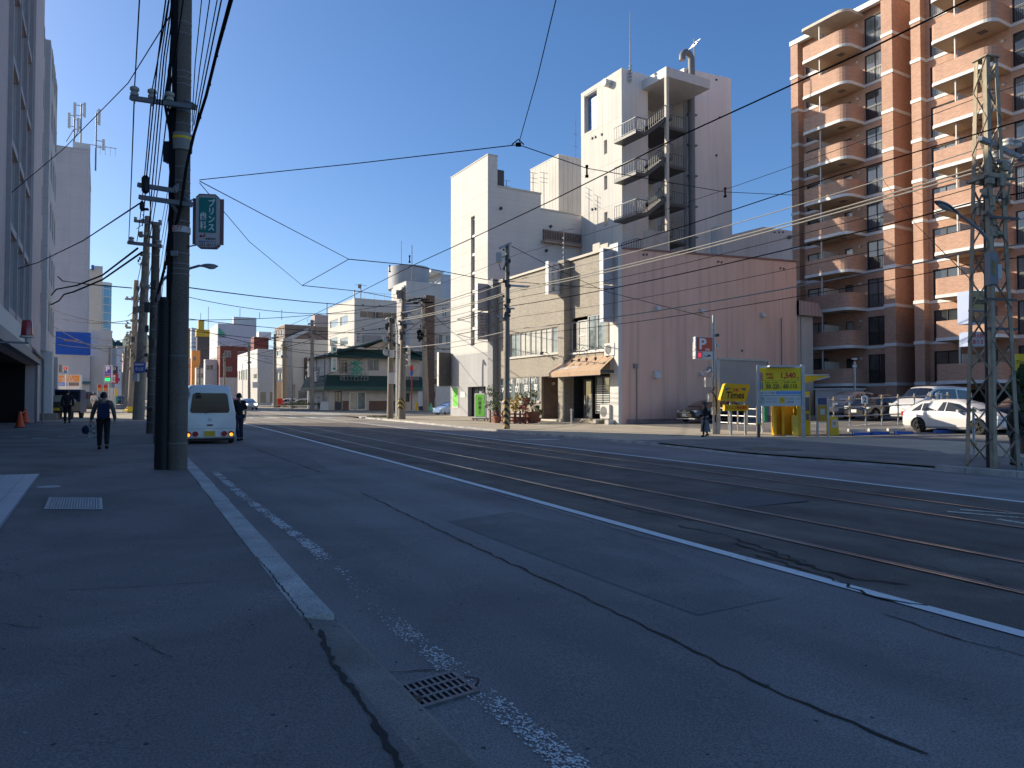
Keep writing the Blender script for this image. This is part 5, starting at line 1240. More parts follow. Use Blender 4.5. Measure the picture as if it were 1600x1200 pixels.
# ---------------------------------------------------------------- beyond the junction, left side
V5=112.0
def lbld(name,label,x0,x1,ytop,V,wall,depth=20,wv=(),ve=None,**kw):
 u0,u1=puV(x0,V),puV(x1,V);zt=pv((x0+x1)/2,ytop,V)[1]
 hv=[rectV(*r,V) for r in wv]
 t=bld(name,label,u0,u1,V,V+depth,zt,wall,holesV=hv,**kw)
 for h in hv:window(t,'V',V,h,1,1,'frame','glass',.1,.08)
 t.u0,t.u1,t.zt,t.V=u0,u1,zt,V
 return t
hu=[(V5+8.3,V5+9.2,4+k*3.1,6+k*3.1) for k in range(10)]
u1=puV(134,V5);t=bld('tower_building','tall pale lavender tower carrying phone aerials, beyond the left office block',puV(78,V5),u1,V5,V5+22,Z(112,231,V5),BR['lavtower'],holesu=[(V5+2+j*6,V5+4.5+j*6,3+k*3.1,5.2+k*3.1) for k in range(11) for j in range(3)],coping=M['lavender'] if 'lavender' in M else M['grey'])
for k in range(11):
 for j in range(3):window(t,'u',u1,(V5+2+j*6,V5+4.5+j*6,3+k*3.1,5.2+k*3.1),1,1,'frame','glass',.1)
zt5=Z(112,231,V5)
def mast(name,label,x,ybot,ytop,pans,V=V5+2,brace=True):
 t=T(name,label,'antenna mast',(puV(x,V),V,pv(x,ybot,V)[1]),group='phone masts on the lavender tower')
 h=pv(x,ytop,V)[1]-pv(x,ybot,V)[1];mb=MB();mb.tube([(0,0,0),(0,0,h)],.1,8)
 for(dx,z0,z1) in pans:mb.bar((0,0,z0+.3),(dx,0,z0+.3),.08,.08);mb.bar((0,0,z1-.3),(dx,0,z1-.3),.08,.08)
 if brace:mb.bar((0,0,h*.45),(-.9,0,0),.08,.08)
 t.part('pole',mb,M['greysteel'])
 for(dx,z0,z1) in pans:mb=MB();mb.box(dx-.16,dx+.16,-.12,.12,z0,z1);t.part('aerial_panel',mb,M['offwhite'])
k5=(V5+2)*1.06/F
mast('phone_mast','left phone mast with two pale aerial panels on the lavender tower',109.5,222,173,((-.6,1.9,4.0),(.45,1.6,3.5)))
mast('phone_mast','tallest phone mast with two pale aerial panels on the lavender tower',120,222,161,((-.75,3.4,5.4),(.4,3.6,5.6)))
mast('phone_mast','phone mast standing off the right edge of the lavender tower',144,266,175,((.35,6.4,8.6),(.9,3.0,4.5)),V=V5+1,brace=False)
mb=MB();a=puV(108,V5+2);mb.box(a,a+2,V5+1,V5+4,zt5,zt5+1.2);mb.box(a-1,a,V5+2,V5+4,zt5,zt5+.5)
for k in range(6):mb.box(a+2+k*.6,a+2.05+k*.6,V5+1,V5+1.05,zt5,zt5+1.2)
mb.box(a+2,a+5.2,V5+1,V5+1.05,zt5+1.1,zt5+1.2);solo('roof_unit',mb,M['offwhite'],'roof machinery and railing at the foot of the phone masts','roof unit')
lbld('office_building','cream slab building with a blue rooftop corner, right of the lavender tower',133,157,421,150,M['cream'],14)
mb=MB();mb.box(puV(139.5,149.5),puV(144,149.5),149,154,Z(140,422,150),Z(140,415,150));solo('rooftop_sign',mb,M['blue'],'small blue box sign on top of the cream slab building','sign')
u=puV(160,175);t=T('glass_tower','curved blue glass office tower beyond the cream slab building','tower',(u,175,0));mb=MB()
r_=175*9/F*1.02
zg_=pv(158,446,175)[1];mb.lathe([(r_*1.0,0),(r_*1.0,zg_)],(0,0,0),28);t.part('glass_wall',mb,brickmat('blue curtain wall',(.10,.28,.42),(.14,.34,.5),(.4,.45,.5),1.6,1.7,.1,0,rough=.12,bump=0),smooth=True)
mb=MB();mb.lathe([(r_*1.03,zg_),(r_*1.03,zg_+.6),(r_*.9,zg_+.6)],(0,0,0),28);t.part('roof_ring',mb,M['offwhite'])
mb=MB();mb.box(-r_*1.3,-r_*.2,r_*.3,r_*2,0,pv(153,415,175)[1]);t.part('stair_core',mb,mat('pale core',(.42,.44,.46),.7,.05),)
V6=100.0
t=lbld('warehouse','pale rendered building carrying a big blue board, across the side street on the left',70,140,556,V6,mat('pale plaster',(.50,.50,.52),.85,.08,.6,streak=.5),10,wv=[(89,97,569,583)])
mb=MB();mb.box(puV(85.5,V6),puV(140.5,V6),V6-.35,V6-.02,Z(112,554.5,V6),Z(112,519,V6));bo=t.part('billboard',mb,brickmat('blue board sheets',(.01,.09,.45),(.012,.10,.48),(.008,.06,.33),30,1.0,.02,0,bump=.3),world=True)
addtext(t,'1950YMA','V',V6-.36,puV(110,V6),Z(110,532.5,V6),M['orange'],width=1.4)
mb=MB();mb.box(puV(127,V6),puV(141,V6),V6-.8,V6-.02,Z(134,600,V6),Z(134,596,V6));t.part('awning',mb,mat('teal awning',(.05,.13,.17),.7,.1),world=True)
t=lbld('warehouse','plain white building right of the big blue board',140.5,174,517,V6+1,BR['whiteold'],14)
mb=MB();mb.tube([(t.u0+2,V6+.9,t.zb),(t.u0+2,V6+.9,t.zt-2)],.08,6);mb.tube([(t.u0+3.4,V6+.9,t.zb),(t.u0+3.4,V6+.9,t.zt-5)],.06,6);t.part('drain_pipe',mb,M['greysteel'],world=True)
lbld('low_shop','grey blue low building right of the plain white building on the left',174,181,545,150,MATS['far grey blue'],10)
lbld('low_shop','pinkish low building far down the left side',192,200,549,170,mat('pink far',(.45,.33,.36),.8,.05),10)
lbld('low_shop','pale far building half hidden by the left poles',181,192,541,210,MATS['pale blue render'],10)
lbld('low_shop','pale grey far building between the steel lamp post and the big pole',236,252,560,260,M['offwhite'],10)
lbld('low_shop','white far building seen between the leaning pole and the lamp post',224,240,566,300,M['cream'],10,wv=[(228,232,580,590)])
mb=MB();n=60;V=1800
prev=None
for i in range(n+1):
 x=100+300*i/n
 y=524+26*abs((x-205)/60)**1.1*.55+5*math.sin(x*.21)+3*math.sin(x*.53+1)+1.5*math.sin(x*1.3)
 u,z=pv(x,y,V);row=[(u,V-500,-20),(u,V-220,z*.55),(u,V,z),(u,V+400,z*.5)]
 if prev:
  for j in range(3):mb.quad(prev[j],row[j],row[j+1],prev[j+1])
 prev=row
solo('hills',mb,mat('wooded hill',(.055,.085,.075),.95,.35,.02),kind='structure',smooth=True)
# ---------------------------------------------------------------- left row of poles
def at_depth(x,y,D):return pd(x,y,D)
CR=Vector((S3,-.5,0));CF=Vector((.5,S3,0));UPV=Vector((0,0,1))
def insulator(mb,p,k=0,s=1.0):
 mb.lathe([(.03*s,0),(.075*s,.02),(.075*s,.07),(.05*s,.09),(.085*s,.12),(.085*s,.17),(.04*s,.2)],p,10,k)
PB,D1=pg(277,733,.1)
PT=pd(289,-60,D1+.1)
t=T('utility_pole','big near utility pole with a thick black cable guard up its left side','utility pole',PB,group='utility poles along the left kerb')
n=14;mb=MB();mb.tube([PB+(PT-PB)*k/n for k in range(n+1)],[.185-.045*k/n for k in range(n+1)],20);pole=t.part('pole',mb,M['concdark'],world=True,smooth=True)
def onpole(y):return PB+(PT-PB)*((733-y)/793)
for y in(40,58,118,128,138,180,200,268,290,305,352,402,418,426,434,560,693):
 mb=MB();p=onpole(y);mb.tube([p-Vector((0,0,.008)),p+Vector((0,0,.008))],.194-.05*(733-y)/793,18);t.part('steel_band',mb,M['greysteel'],world=True,parent=pole)
mb=MB();g=[]
left=-CR*.26-CF*.06
for y in(735,640,560,490,470):g.append(onpole(y)+left)
mb.tube(g,[.155,.148,.14,.13,.10],16)
q0=onpole(480)
for k in range(62):
 y=728-k*4.1;p=onpole(y)+left;r_=.163-.025*(k/62);mb.tube([p,p+Vector((0,0,.02))],r_,14)
t.part('cable_guard',mb,M['black'],world=True,smooth=True)
mb=MB()
rr=random.Random(3)
for k in range(9):
 ang=rr.uniform(-.9,.3);off=-CR*(.13+.05*rr.random())-CF*(.12*math.cos(ang))+CR*.05*k/9
 pts=[onpole(500)+left*.8]+[onpole(y)+off*rr.uniform(.8,1.15)*(1.5 if 100<y<180 and k<3 else 1) for y in(440,400,350,300,260,215,170,120,60,0,-50)]
 mb.tube(pts,rr.uniform(.02,.04),7)
t.part('riser_cables',mb,M['cable'],world=True,smooth=True)
mb=MB();p=onpole(228);mb.tube([p-Vector((0,0,.17)),p+Vector((0,0,.17))],.19,18);t.part('marker_sleeve',mb,mat('pale sleeve',(.26,.25,.22),.6,.1),world=True,smooth=True)
mb=MB();mb.tube([p+Vector((0,0,.05)),p+Vector((0,0,.1))],.193,18);t.part('yellow_band',mb,M['yellow'],world=True)
mb=MB();p=onpole(243)-CR*.27;mb.obox(p,CR*.07,CF*.09,UPV*.2);p2=onpole(222)+CR*.0
for k in range(6):mb.obox(p-CR*.08+UPV*(.17-.07*k),CR*.02,CF*.02,UPV*.012)
t.part('cable_closure',mb,M['black'],world=True)
mb=MB();p=onpole(404)-CF*.2-CR*.03;mb.obox(p,CR*.06,CF*.03,UPV*.05);t.part('junction_box',mb,M['greysteel'],world=True)
mb=MB();p=onpole(365);mb.tube([p-Vector((0,0,.06)),p+Vector((0,0,.06))],.183,18);pl=t.part('number_plate',mb,M['offwhite'],world=True)
me=text_mesh('577',1,M['inkred'],height=.09,depth=.004);o=link('lettering',me,pl);o.matrix_local=Matrix.Translation(p-CF*.187-t.loc+CR*.02)@rotz(-RAD(30))
def crossarm(y,xl,xr,z2=None,ins=(),brace=False,w_=.085):
 a=pd(xl[0],xl[1],D1-.25);b=pd(xr[0],xr[1],D1-.25);mb=MB();mb.bar(a,b,w_,w_)
 if brace:mb.bar(a+(b-a)*.6,onpole(y+32)-CF*.1,.06,.03)
 mb.bar(b,onpole(y),.06,.1)
 arm=t.part('cross_arm',mb,M['greysteel'],world=True)
 for f in ins:
  mb=MB();c=a+(b-a)*f;mb.tube([c-UPV*.1,c+UPV*.06],.015,6);insulator(mb,c+UPV*.04);t.part('insulator',mb,mat('porcelain',(.42,.40,.33),.3,.1),world=True,parent=arm,smooth=True)
 return a,b
A1,A2=crossarm(160,(204,153),(306,168),ins=(.06,.33,.6))
B1,B2=crossarm(290,(216,289),(272,298));C1,C2=crossarm(312,(218,308),(299,320),brace=True)
mb=MB();p=pd(227.5,288,D1-.3);mb.lathe([(.03,-.18),(.07,-.14),(.075,.12),(.04,.17)],p,12);p2=pd(222,322,D1-.3);mb.lathe([(.02,-.1),(.045,-.05),(.045,.06),(.02,.1)],p2,10);mb.obox(pd(226,327,D1-.3),CR*.07,CF*.03,UPV*.02)
t.part('cable_closure',mb,M['black'],world=True,smooth=True)
p=pd(325.5,346.5,D1+.05);hw_,hh=17.5*D1/F,42*D1/F
t2=T('hanging_sign','green and white dental clinic sign hung on the right side of the big near pole','sign',p-UPV*hh,-RAD(30)+RAD(8))
c=.07;pts=[(-hw_+c,0),(hw_-c,0),(hw_,c),(hw_,2*hh-c),(hw_-c,2*hh),(-hw_+c,2*hh),(-hw_,2*hh-c),(-hw_,c)]
mb=MB();mb.prism(pts,'y',-.06,.06);t2.part('panel',mb,mat('sign face cream',(.50,.46,.44),.5,.04,3))
mb=MB()
for a,b in zip(pts,pts[1:]+pts[:1]):mb.bar((a[0],0,a[1]),(b[0],0,b[1]),.15,.014)
t2.part('rim',mb,mat('pinkish rim',(.22,.12,.12),.5,.05))
mb=MB();mb.box(-hw_*.74,hw_*.74,-.066,-.06,hh*.56,hh*1.88);t2.part('green_field',mb,mat('sign green',(.01,.20,.17),.5,.04))
put_text(t2,'lettering',vtext('プリンス'),(hw_*.36,-.071,hh*1.23),M['inkwhite'],height=hh*1.2,width=hw_*.58,bold=.03,line=.98)
put_text(t2,'lettering',vtext('歯科'),(-hw_*.36,-.071,hh*1.0),M['inkwhite'],height=hh*.66,width=hw_*.56,bold=.02)
mb=MB();mb.box(-hw_*.6,-hw_*.2,-.066,-.06,hh*.4,hh*.45);mb.box(-hw_*.28,-hw_*.2,-.066,-.06,hh*.4,hh*.53);mb.poly([(-hw_*.72,-.063,hh*.425),(-hw_*.5,-.063,hh*.5),(-hw_*.5,-.063,hh*.35)]);t2.part('arrow',mb,mat('maroon mark',(.3,.03,.08),.5,0))
put_text(t2,'lettering','手術左折',(hw_*.28,-.065,hh*.33),M['ink'],width=hw_*.9);put_text(t2,'lettering','学園北ビデンター1F',(0,-.065,hh*.22),M['blue'],width=hw_*1.5);put_text(t2,'lettering','231-8111',(0,-.065,hh*.1),M['ink'],width=hw_*1.4)
mb=MB()
for z in(hh*.12,hh*1.85):mb.tube([(-hw_-.33,0,z-.05),(-hw_-.12,-.02,z-.04),(-hw_+.02,0,z)],.014,6)
t2.part('bracket',mb,M['darkgrey'])
PL,D2=pg(246,693,.1)
t=T('street_lamp','grey steel street lamp just behind the big near pole, arm over the road','street lamp',PL)
top=pd(249,462,D2);mb=MB();mid=pd(246.5,646,D2);mb.tube([PL,mid],[.12,.115],14);mb.tube([mid,top],[.085,.07],14);col=t.part('column',mb,M['greysteel'],world=True,smooth=True)
mb=MB();tip=pd(312,415,D2);mb.tube([top,pd(250,447,D2),pd(254,438,D2),pd(262,431,D2),pd(280,424,D2),tip],[.055,.05,.045,.04,.04,.04],10);t.part('arm',mb,M['greysteel'],world=True,smooth=True)
k=D2/F
a,b=pd(308,416.5,D2),pd(340,416.5,D2)
def lampshell(mb,a,b,r,top=True):
 n=8;L=(b-a);i0=len(mb.v);d=L.normalized();s=d.cross(UPV).normalized()
 pr=(.35,.5,.75,.95,1.0,.95,.8,.35)
 for j in range(n):
  c=a+L*j/(n-1);q=pr[j]*r
  for m_ in range(9):
   th=math.pi*m_/8;mb.v.append(tuple(c+s*math.cos(th)*q+UPV*math.sin(th)*q*.62*(1 if top else-1)))
 for j in range(n-1):
  for m_ in range(8):
   mb.f.append((i0+j*9+m_,i0+j*9+m_+1,i0+(j+1)*9+m_+1,i0+(j+1)*9+m_));mb.m.append(0)
  mb.f.append((i0+j*9,i0+(j+1)*9,i0+(j+1)*9+8,i0+j*9+8));mb.m.append(0)
mb=MB();lampshell(mb,a,b,7.5*k);hd=t.part('lamp_head',mb,M['greysteel'],world=True,smooth=True)
mb=MB();lampshell(mb,pd(319,416.5,D2),pd(338,416.5,D2),7.0*k,False);t.part('lamp_glass',mb,mat('lamp glass',(.45,.47,.47),.15,.05,coat=1),world=True,parent=hd,smooth=True)
def pole(name,label,base,topx,topy,r0,r1,m,bands=(),arms=(),group='utility poles along the left kerb',dz=.1,D=None):
 P,D_=pg(*base,dz) if D is None else(pd(base[0],base[1],D),D)
 Tp=pd(topx,topy,D_)
 t=T(name,label,'utility pole',P,group=group)
 mb=MB();n=10;mb.tube([P-UPV*.2+(Tp-P+UPV*.2)*k/n for k in range(n+1)],[r0+(r1-r0)*k/n for k in range(n+1)],14)
 s=t.part('pole',mb,m,world=True,smooth=True)
 if bands:
  for y in bands:
   mb=MB();f=(base[1]-y)/(base[1]-topy);p=P+(Tp-P)*f;mb.tube([p-UPV*.015,p+UPV*.015],(r0+(r1-r0)*f)*1.06,14);t.part('steel_band',mb,M['greysteel'],world=True,parent=s)
 for(xa,ya,xb,yb,ins,w_) in arms:
  a,b=pd(xa,ya,D_-r0*1.3),pd(xb,yb,D_-r0*1.3);mb=MB();mb.bar(a,b,w_,w_);ar=t.part('cross_arm',mb,M['greysteel'],world=True)
  for f in ins:
   mb=MB();insulator(mb,a+(b-a)*f+UPV*.04,s=1.2);t.part('insulator',mb,MATS['porcelain'],world=True,parent=ar,smooth=True)
 t.P,t.Tp,t.D,t.base,t.ty=P,Tp,D_,base,topy
 return t
lp=pole('utility_pole','dark stained leaning pole standing between the big near pole and the bus stop sign',(237,677),244,352,.20,.135,M['concdark'],(400,456,480,516,555,576,595,616,636,660),((200,379,253,385,(.1,.9),.12),))
p3=pole('utility_pole','cluttered concrete pole with insulator arms, carrying the blue bus stop sign',(216,656),231,338,.34,.16,M['conc'],(420,470,520,560),((210,345,252,350,(.04,.95),.16),(217,367,240,371,(.5,),.14),(222,380,236,383,(),.12),(222,448,236,450,(),.12)))
rr=random.Random(11)
def clutter(t,y0,y1,n,spread,m='darkgrey'):
 mb=MB();rr.seed(int(t.P.x*100))
 for k in range(n):
  f=(t.base[1]-rr.uniform(y0,y1))/(t.base[1]-t.ty);p=t.P+(t.Tp-t.P)*f+CR*rr.uniform(-spread,spread)-CF*.3;s=rr.uniform(.03,.10)
  mb.obox(p,CR*s,CF*s*.6,UPV*s*rr.uniform(.6,2.2))
  if k%3==0:q=p+CR*rr.uniform(-.5,.5)+UPV*rr.uniform(-.6,.6);mb.tube([p,(p+q)/2+CR*rr.uniform(-.15,.15),q],.018,5)
 t.part('fittings',mb,M[m],world=True)
clutter(p3,340,560,46,.42,'conc');clutter(lp,440,640,12,.16)
p4=pole('utility_pole','concrete pole with a yellow base foot, behind the bus stop pole',(205,643),213,438,.34,.2,M['conc'],(520,560,600),((196,467,222,468,(.1,.4,.8),.18),))
clutter(p4,500,580,26,.6,'conc')
mb=MB();b=p4.P;mb.lathe([(.75,0),(.5,.25),(.3,.5)],(0,0,0),12);p4.part('foot',mb,M['yellow'])
p5=pole('utility_pole','thin dark pole far down the left pavement, left of the others',(196,637),205,520,.3,.2,M['conc'],(),((198,536,214,536,(.1,.9),.2),));clutter(p5,524,600,20,.9,'conc')
pole('utility_pole','farthest thin pole at the end of the left row',(191,632),197,540,.3,.2,M['conc'])
D=p3.D-.6;k=D/F;c=pd(218.5,574,D);t=T('bus_stop_sign','blue bus stop sign with white band and characters fixed to the cluttered pole','sign',c,-RAD(30))
mb=MB();mb.box(-8.5*k,8.5*k,-.05,.05,-8*k,8*k);t.part('panel',mb,M['blue']);mb=MB();mb.box(-7*k,7*k,-.06,-.05,3*k,6*k);t.part('white_band',mb,M['inkgrey'] if False else M['offwhite'])
put_text(t,'lettering','停止線',(0,-.06,-2.5*k),M['inkwhite'],width=13*k,height=6*k)
mb=MB();c=pd(211,589,D);t=T('meter_box','pale grey box hanging on the cluttered pole below the bus stop sign','box',c,-RAD(30));mb.box(-3.6*k,3.6*k,0,.25,-7*k,5*k);t.part('casing',mb,mat('pale blue grey',(.40,.44,.48),.5,.05));mb=MB();mb.box(-3.8*k,3.8*k,-.03,.28,5*k,6*k);t.part('lid',mb,M['greysteel'])
# ---------------------------------------------------------------- right side poles
sp=pole('utility_pole','slim utility pole with a black and yellow striped foot in front of the beige shops',(791.5,670),793,381,.17,.11,M['conc'],(468,492,520),(),group='utility poles along the right pavement')
k=sp.D/F
mb=MB();pts=[sp.P-UPV*.1,sp.P+UPV*1.62];mb.tube(pts,[.182,.172],18)
sm=bpy.data.materials.new('hazard stripes');sm.use_nodes=True;nt_=sm.node_tree;bs=nt_.nodes['Principled BSDF'];tc=nt_.nodes.new('ShaderNodeTexCoord');wv_=nt_.nodes.new('ShaderNodeTexWave');wv_.bands_direction='X';wv_.inputs['Scale'].default_value=1.6;wv_.wave_profile='SAW'
mp=nt_.nodes.new('ShaderNodeMapping');mp.inputs['Rotation'].default_value=(0,RAD(40),RAD(-30));nt_.links.new(tc.outputs['Object'],mp.inputs[0]);nt_.links.new(mp.outputs[0],wv_.inputs['Vector'])
rp=nt_.nodes.new('ShaderNodeValToRGB');rp.color_ramp.interpolation='CONSTANT';rp.color_ramp.elements[0].color=(.02,.02,.02,1);rp.color_ramp.elements[1].position=.5;rp.color_ramp.elements[1].color=(.45,.32,.10,1);nt_.links.new(wv_.outputs['Fac'],rp.inputs[0]);nt_.links.new(rp.outputs[0],bs.inputs['Base Color'])
sp.part('striped_sleeve',mb,sm,world=True,smooth=True)
mb=MB();p=pd(779.5,403,sp.D);mb.obox(p,CR*4.5*k,CF*.2,UPV*7.5*k);mb.bar(p,pd(793,400,sp.D),.08,.08);sp.part('transformer_box',mb,M['cream'],world=True)
mb=MB();mb.bar(pd(779,389,sp.D),pd(799,380,sp.D),.14,.14);mb.bar(pd(795,446,sp.D),pd(826,448,sp.D),.1,.1);mb.bar(pd(788,483,sp.D),pd(804,482,sp.D),.09,.09);mb.bar(pd(788,500,sp.D),pd(777,492,sp.D),.09,.09);sp.part('cross_arm',mb,M['steel'],world=True)
mb=MB();mb.tube([pd(780,412,sp.D),pd(782,421,sp.D),pd(787,420,sp.D),pd(790,410,sp.D)],.02,6);sp.part('cable_loop',mb,M['cable'],world=True);
rr.seed(5);mb=MB()
for k_ in range(26):
 p=pd(792+rr.uniform(-5,5),rr.uniform(385,500),sp.D-.15);mb.obox(p,CR*.05,CF*.05,UPV*rr.uniform(.03,.12))
sp.part('fittings',mb,M['darkgrey'],world=True)
pA=pole('utility_pole','short concrete pole with white boxes at the corner of the junction',(609.5,654),611,497,.26,.17,M['conc'],(520,545,580),(),group='utility poles along the right pavement')
pB=pole('utility_pole','tall concrete pole with a grey transformer box at the corner of the junction',(627.5,655),631,449,.3,.17,M['conc'],(480,505,530,560,600),((619,459,634,450,(.1,.9),.14),(628,490,642,489,(),.1),(628,505,648,507,(),.1)),group='utility poles along the right pavement')
k=pB.D/F
mb=MB();mb.obox(pd(624.5,460,pB.D),CR*3.6*k,CF*.25,UPV*6*k);pB.part('transformer_box',mb,M['greysteel'],world=True)
mb=MB();mb.tube([pB.P+UPV*.75,pB.P+UPV*1.55],.315,14);pB.part('hazard_sleeve',mb,sm,world=True)
mb=MB();mb.obox(pd(612.5,553,pA.D-.3),CR*3.0*k,CF*.2,UPV*6*k);pA.part('white_box',mb,M['whitepaint'],world=True);mb=MB();mb.obox(pd(612.5,591,pA.D-.3),CR*4.8*k,CF*.25,UPV*9*k);pA.part('white_box',mb,M['whitepaint'],world=True)
mb=MB();mb.obox(pd(606,522,pA.D-.3),CR*1.2*k,CF*.1,UPV*4*k);pA.part('white_box',mb,M['whitepaint'],world=True)
mb=MB();mb.cyl(pd(604,550,pA.D),-CF+CR*.3,.28,.1,14);mb.cyl(pd(604,530,pA.D),-CF+CR*.3,.28,.1,14);pA.part('traffic_mirror',mb,M['steel'],world=True)
clutter(pA,500,545,16,.3);clutter(pB,470,560,22,.35)
PL,D2=pg(621,650,.1);t=T('street_lamp','white curved street lamp between the two junction poles','street lamp',PL);mb=MB();mb.tube([PL,pd(620.5,515,D2),pd(619.5,507,D2),pd(617,500,D2),pd(612,497,D2),pd(607,498,D2)],[.16,.11,.1,.09,.08,.08],10);t.part('column',mb,M['offwhite'],world=True,smooth=True);mb=MB();lampshell(mb,pd(610,497,D2),pd(602,499,D2),.2);t.part('lamp_head',mb,M['offwhite'],world=True,smooth=True)
pD=pole('utility_pole','brown stained pole against the brick column building, its upper part full of cable joints',(666,640),661,468,.4,.22,M['conc'],(520,560),(),group='utility poles along the right pavement',D=88);clutter(pD,470,545,44,.55)
k=pD.D/F;mb=MB()
rr.seed(8)
for j in range(26):mb.obox(pd(658+rr.uniform(-5,4),524+rr.uniform(-9,9),pD.D-.4),CR*rr.uniform(.05,.2),CF*.1,UPV*rr.uniform(.05,.2))
for j in range(16):mb.obox(pd(650+rr.uniform(-16,22),469+rr.uniform(-3,6),pD.D-.4),CR*rr.uniform(.1,.5),CF*.06,UPV*rr.uniform(.03,.1))
pD.part('cable_joint',mb,M['cable'],world=True)
for x,yb,yt,D,lab in((488,641,500,92,'pole in front of the tea house corner with a pale tapered top box'),(430,637,522,108,'pole left of the orange shop front beyond the junction'),(445,634,533,116,'thick pale pole beside the orange shop front'),(389.5,633,538,140,'pole in front of the white corner building'),(351,625,552,160,'far thin pole before the dark red brick building'),(312,622,570,170,'far thin pole before the dark building with yellow top')):
 q=pole('utility_pole',lab,(x,yb),x-.5,yt,.28 if x!=445 else .5,.2 if x!=445 else .36,M['conc'],(),((x-5,yt+6,x+5,yt+5,(),.2),),group='utility poles beyond the junction',D=D);clutter(q,yt,yt+30,10,.5)
PL=pd(456.5,638,100);t=T('street_lamp','slender grey street lamp curving left in front of the parked white cars','street lamp',PL);mb=MB();mb.tube([PL,pd(456,575,100),pd(455,566,100),pd(452,559,100),pd(446,556,100)],[.15,.1,.09,.08,.07],8);t.part('column',mb,M['steel'],world=True,smooth=True);mb=MB();lampshell(mb,pd(448,556,100),pd(441,556,100),.22);t.part('lamp_head',mb,M['steel'],world=True,smooth=True)
PL=pd(427,636,118);t=T('street_lamp','slender grey street lamp curving left in front of the white corner building','street lamp',PL);mb=MB();mb.tube([PL,pd(427,572,118),pd(424,564,118),pd(418,561,118)],[.15,.1,.09,.08],8);t.part('column',mb,M['steel'],world=True,smooth=True);mb=MB();lampshell(mb,pd(420,561,118),pd(411,560.5,118),.24);t.part('lamp_head',mb,M['steel'],world=True,smooth=True)
# ---------------------------------------------------------------- lattice pole on the right
PB,D=pg(1551,731,.1)
t=T('lattice_pole','rusty steel lattice pole carrying cables at the right edge of the pavement','lattice pole',PB,RAD(-30)+RAD(14))
k=D/F;H_=(733-90)*k
def leg(sx,sy,f):h0,h1=.40,.17;r=h0+(h1-h0)*f;return Vector((sx*r,sy*r,H_*f))
for sx,sy in((-1,-1),(1,-1),(1,1),(-1,1)):
 mb=MB()
 a,b=leg(sx,sy,0),leg(sx,sy,1);d=(b-a)
 mb.obox((a+b)/2+Vector((-sx*.05,0,0)),d/2,Vector((.055,0,0)),Vector((0,.008,0)));mb.obox((a+b)/2+Vector((0,-sy*.05,0)),d/2,Vector((.008,0,0)),Vector((0,.055,0)))
 t.part('leg',mb,M['rust'])
N_=13
for side in range(4):
 c=[(-1,-1),(1,-1),(1,1),(-1,1)];s0,s1=c[side],c[(side+1)%4];mb=MB()
 for j in range(N_):
  f0,f1=j/N_,(j+1)/N_
  if j%2==0:a,b=leg(*s0,f0),leg(*s1,f1)
  else:a,b=leg(*s1,f0),leg(*s0,f1)
  mb.bar(a,b,.055,.012)
  for kk in range(3):q=a+(b-a)*(.2+.3*kk);mb.obox(q,(.018,0,0),(0,.018,0),(0,0,.018))
 t.part('bracing',mb,M['rust'])
mb=MB();mb.box(-.22,.22,-.22,.22,H_,H_+.03);t.part('cap_plate',mb,M['rust']);mb=MB();mb.box(-.33,.33,-.33,.33,H_*.70,H_*.71);t.part('cap_plate',mb,M['rust'])
mb=MB();mb.tube([(.02,.05,0),(.02,.02,H_*.45),(.0,0,H_*.74)],[.12,.12,.1],12);t.part('inner_duct',mb,M['darkgrey'],smooth=True)
for z,l,dy in((.70,.5,.0),(.655,.55,.1),(.60,.6,-.1),(.405,.55,0),(.335,.55,0)):mb=MB();mb.bar((-.42,-.3+dy,H_*z),(.48,-.3+dy,H_*z),.05,.06);t.part('cable_clamp',mb,M['darkgrey'])
rr.seed(21);mb=MB()
for j in range(40):mb.obox((rr.uniform(-.3,.35),rr.uniform(-.35,.1),H_*rr.uniform(.56,.74)),(rr.uniform(.02,.1),0,0),(0,.05,0),(0,0,rr.uniform(.02,.12)))
t.part('cable_fittings',mb,M['rust'])
mb=MB();mb.bar((-.55,-.3,H_*.79),(1.5,.3,H_*.775),.11,.11);mb.bar((.0,-.3,H_*.74),(1.1,.3,H_*.735),.08,.08);arm=t.part('cross_arm',mb,M['greysteel'])
for x,z in((.75,.795),(1.0,.795),(.35,.76),(.6,.74)):mb=MB();insulator(mb,(x,.1,H_*z),s=1.8);t.part('insulator',mb,M['whitepaint'],parent=arm,smooth=True)
mb=MB();mb.tube([(.5,0,H_*.70),(1.0,.1,H_*.78)],.03,6);mb.tube([(.35,-.1,H_*.60),(.7,0,H_*.70),(.95,.1,H_*.75)],.03,6);t.part('stay',mb,M['rust'])
def S(x,y,dy=-.42):return Vector(((x-1551)*k,dy,(733-y)*k))
R_=rotz(RAD(14)).inverted()
def SL(x,y,dy=-.42):return R_@S(x,y,dy)
mb=MB();mb.tube([SL(1531,381),SL(1521,368),SL(1505,355),SL(1485,340)],[.035,.04,.035,.03],8);t.part('lamp_arm',mb,M['greysteel'],smooth=True)
mb=MB();lampshell(mb,SL(1486,340),SL(1452,323),9*k);hd=t.part('lamp_head',mb,M['greysteel'],smooth=True);mb=MB();lampshell(mb,SL(1478,337),SL(1456,326),7*k,False);t.part('lamp_glass',mb,MATS['lamp glass'],parent=hd,smooth=True)
mb=MB();a=SL(1533,427,-.5);mb.obox(a,R_@Vector((6*k,0,0)),R_@Vector((0,.1,0)),UPV*25*k);bx=t.part('control_box',mb,M['greysteel']);mb=MB();mb.obox(a-R_@Vector((0,.105,0)),R_@Vector((2.2*k,0,0)),R_@Vector((0,.006,0)),UPV*11*k);t.part('yellow_notice',mb,mat('ochre notice',(.30,.22,.04),.5,.1),parent=bx)
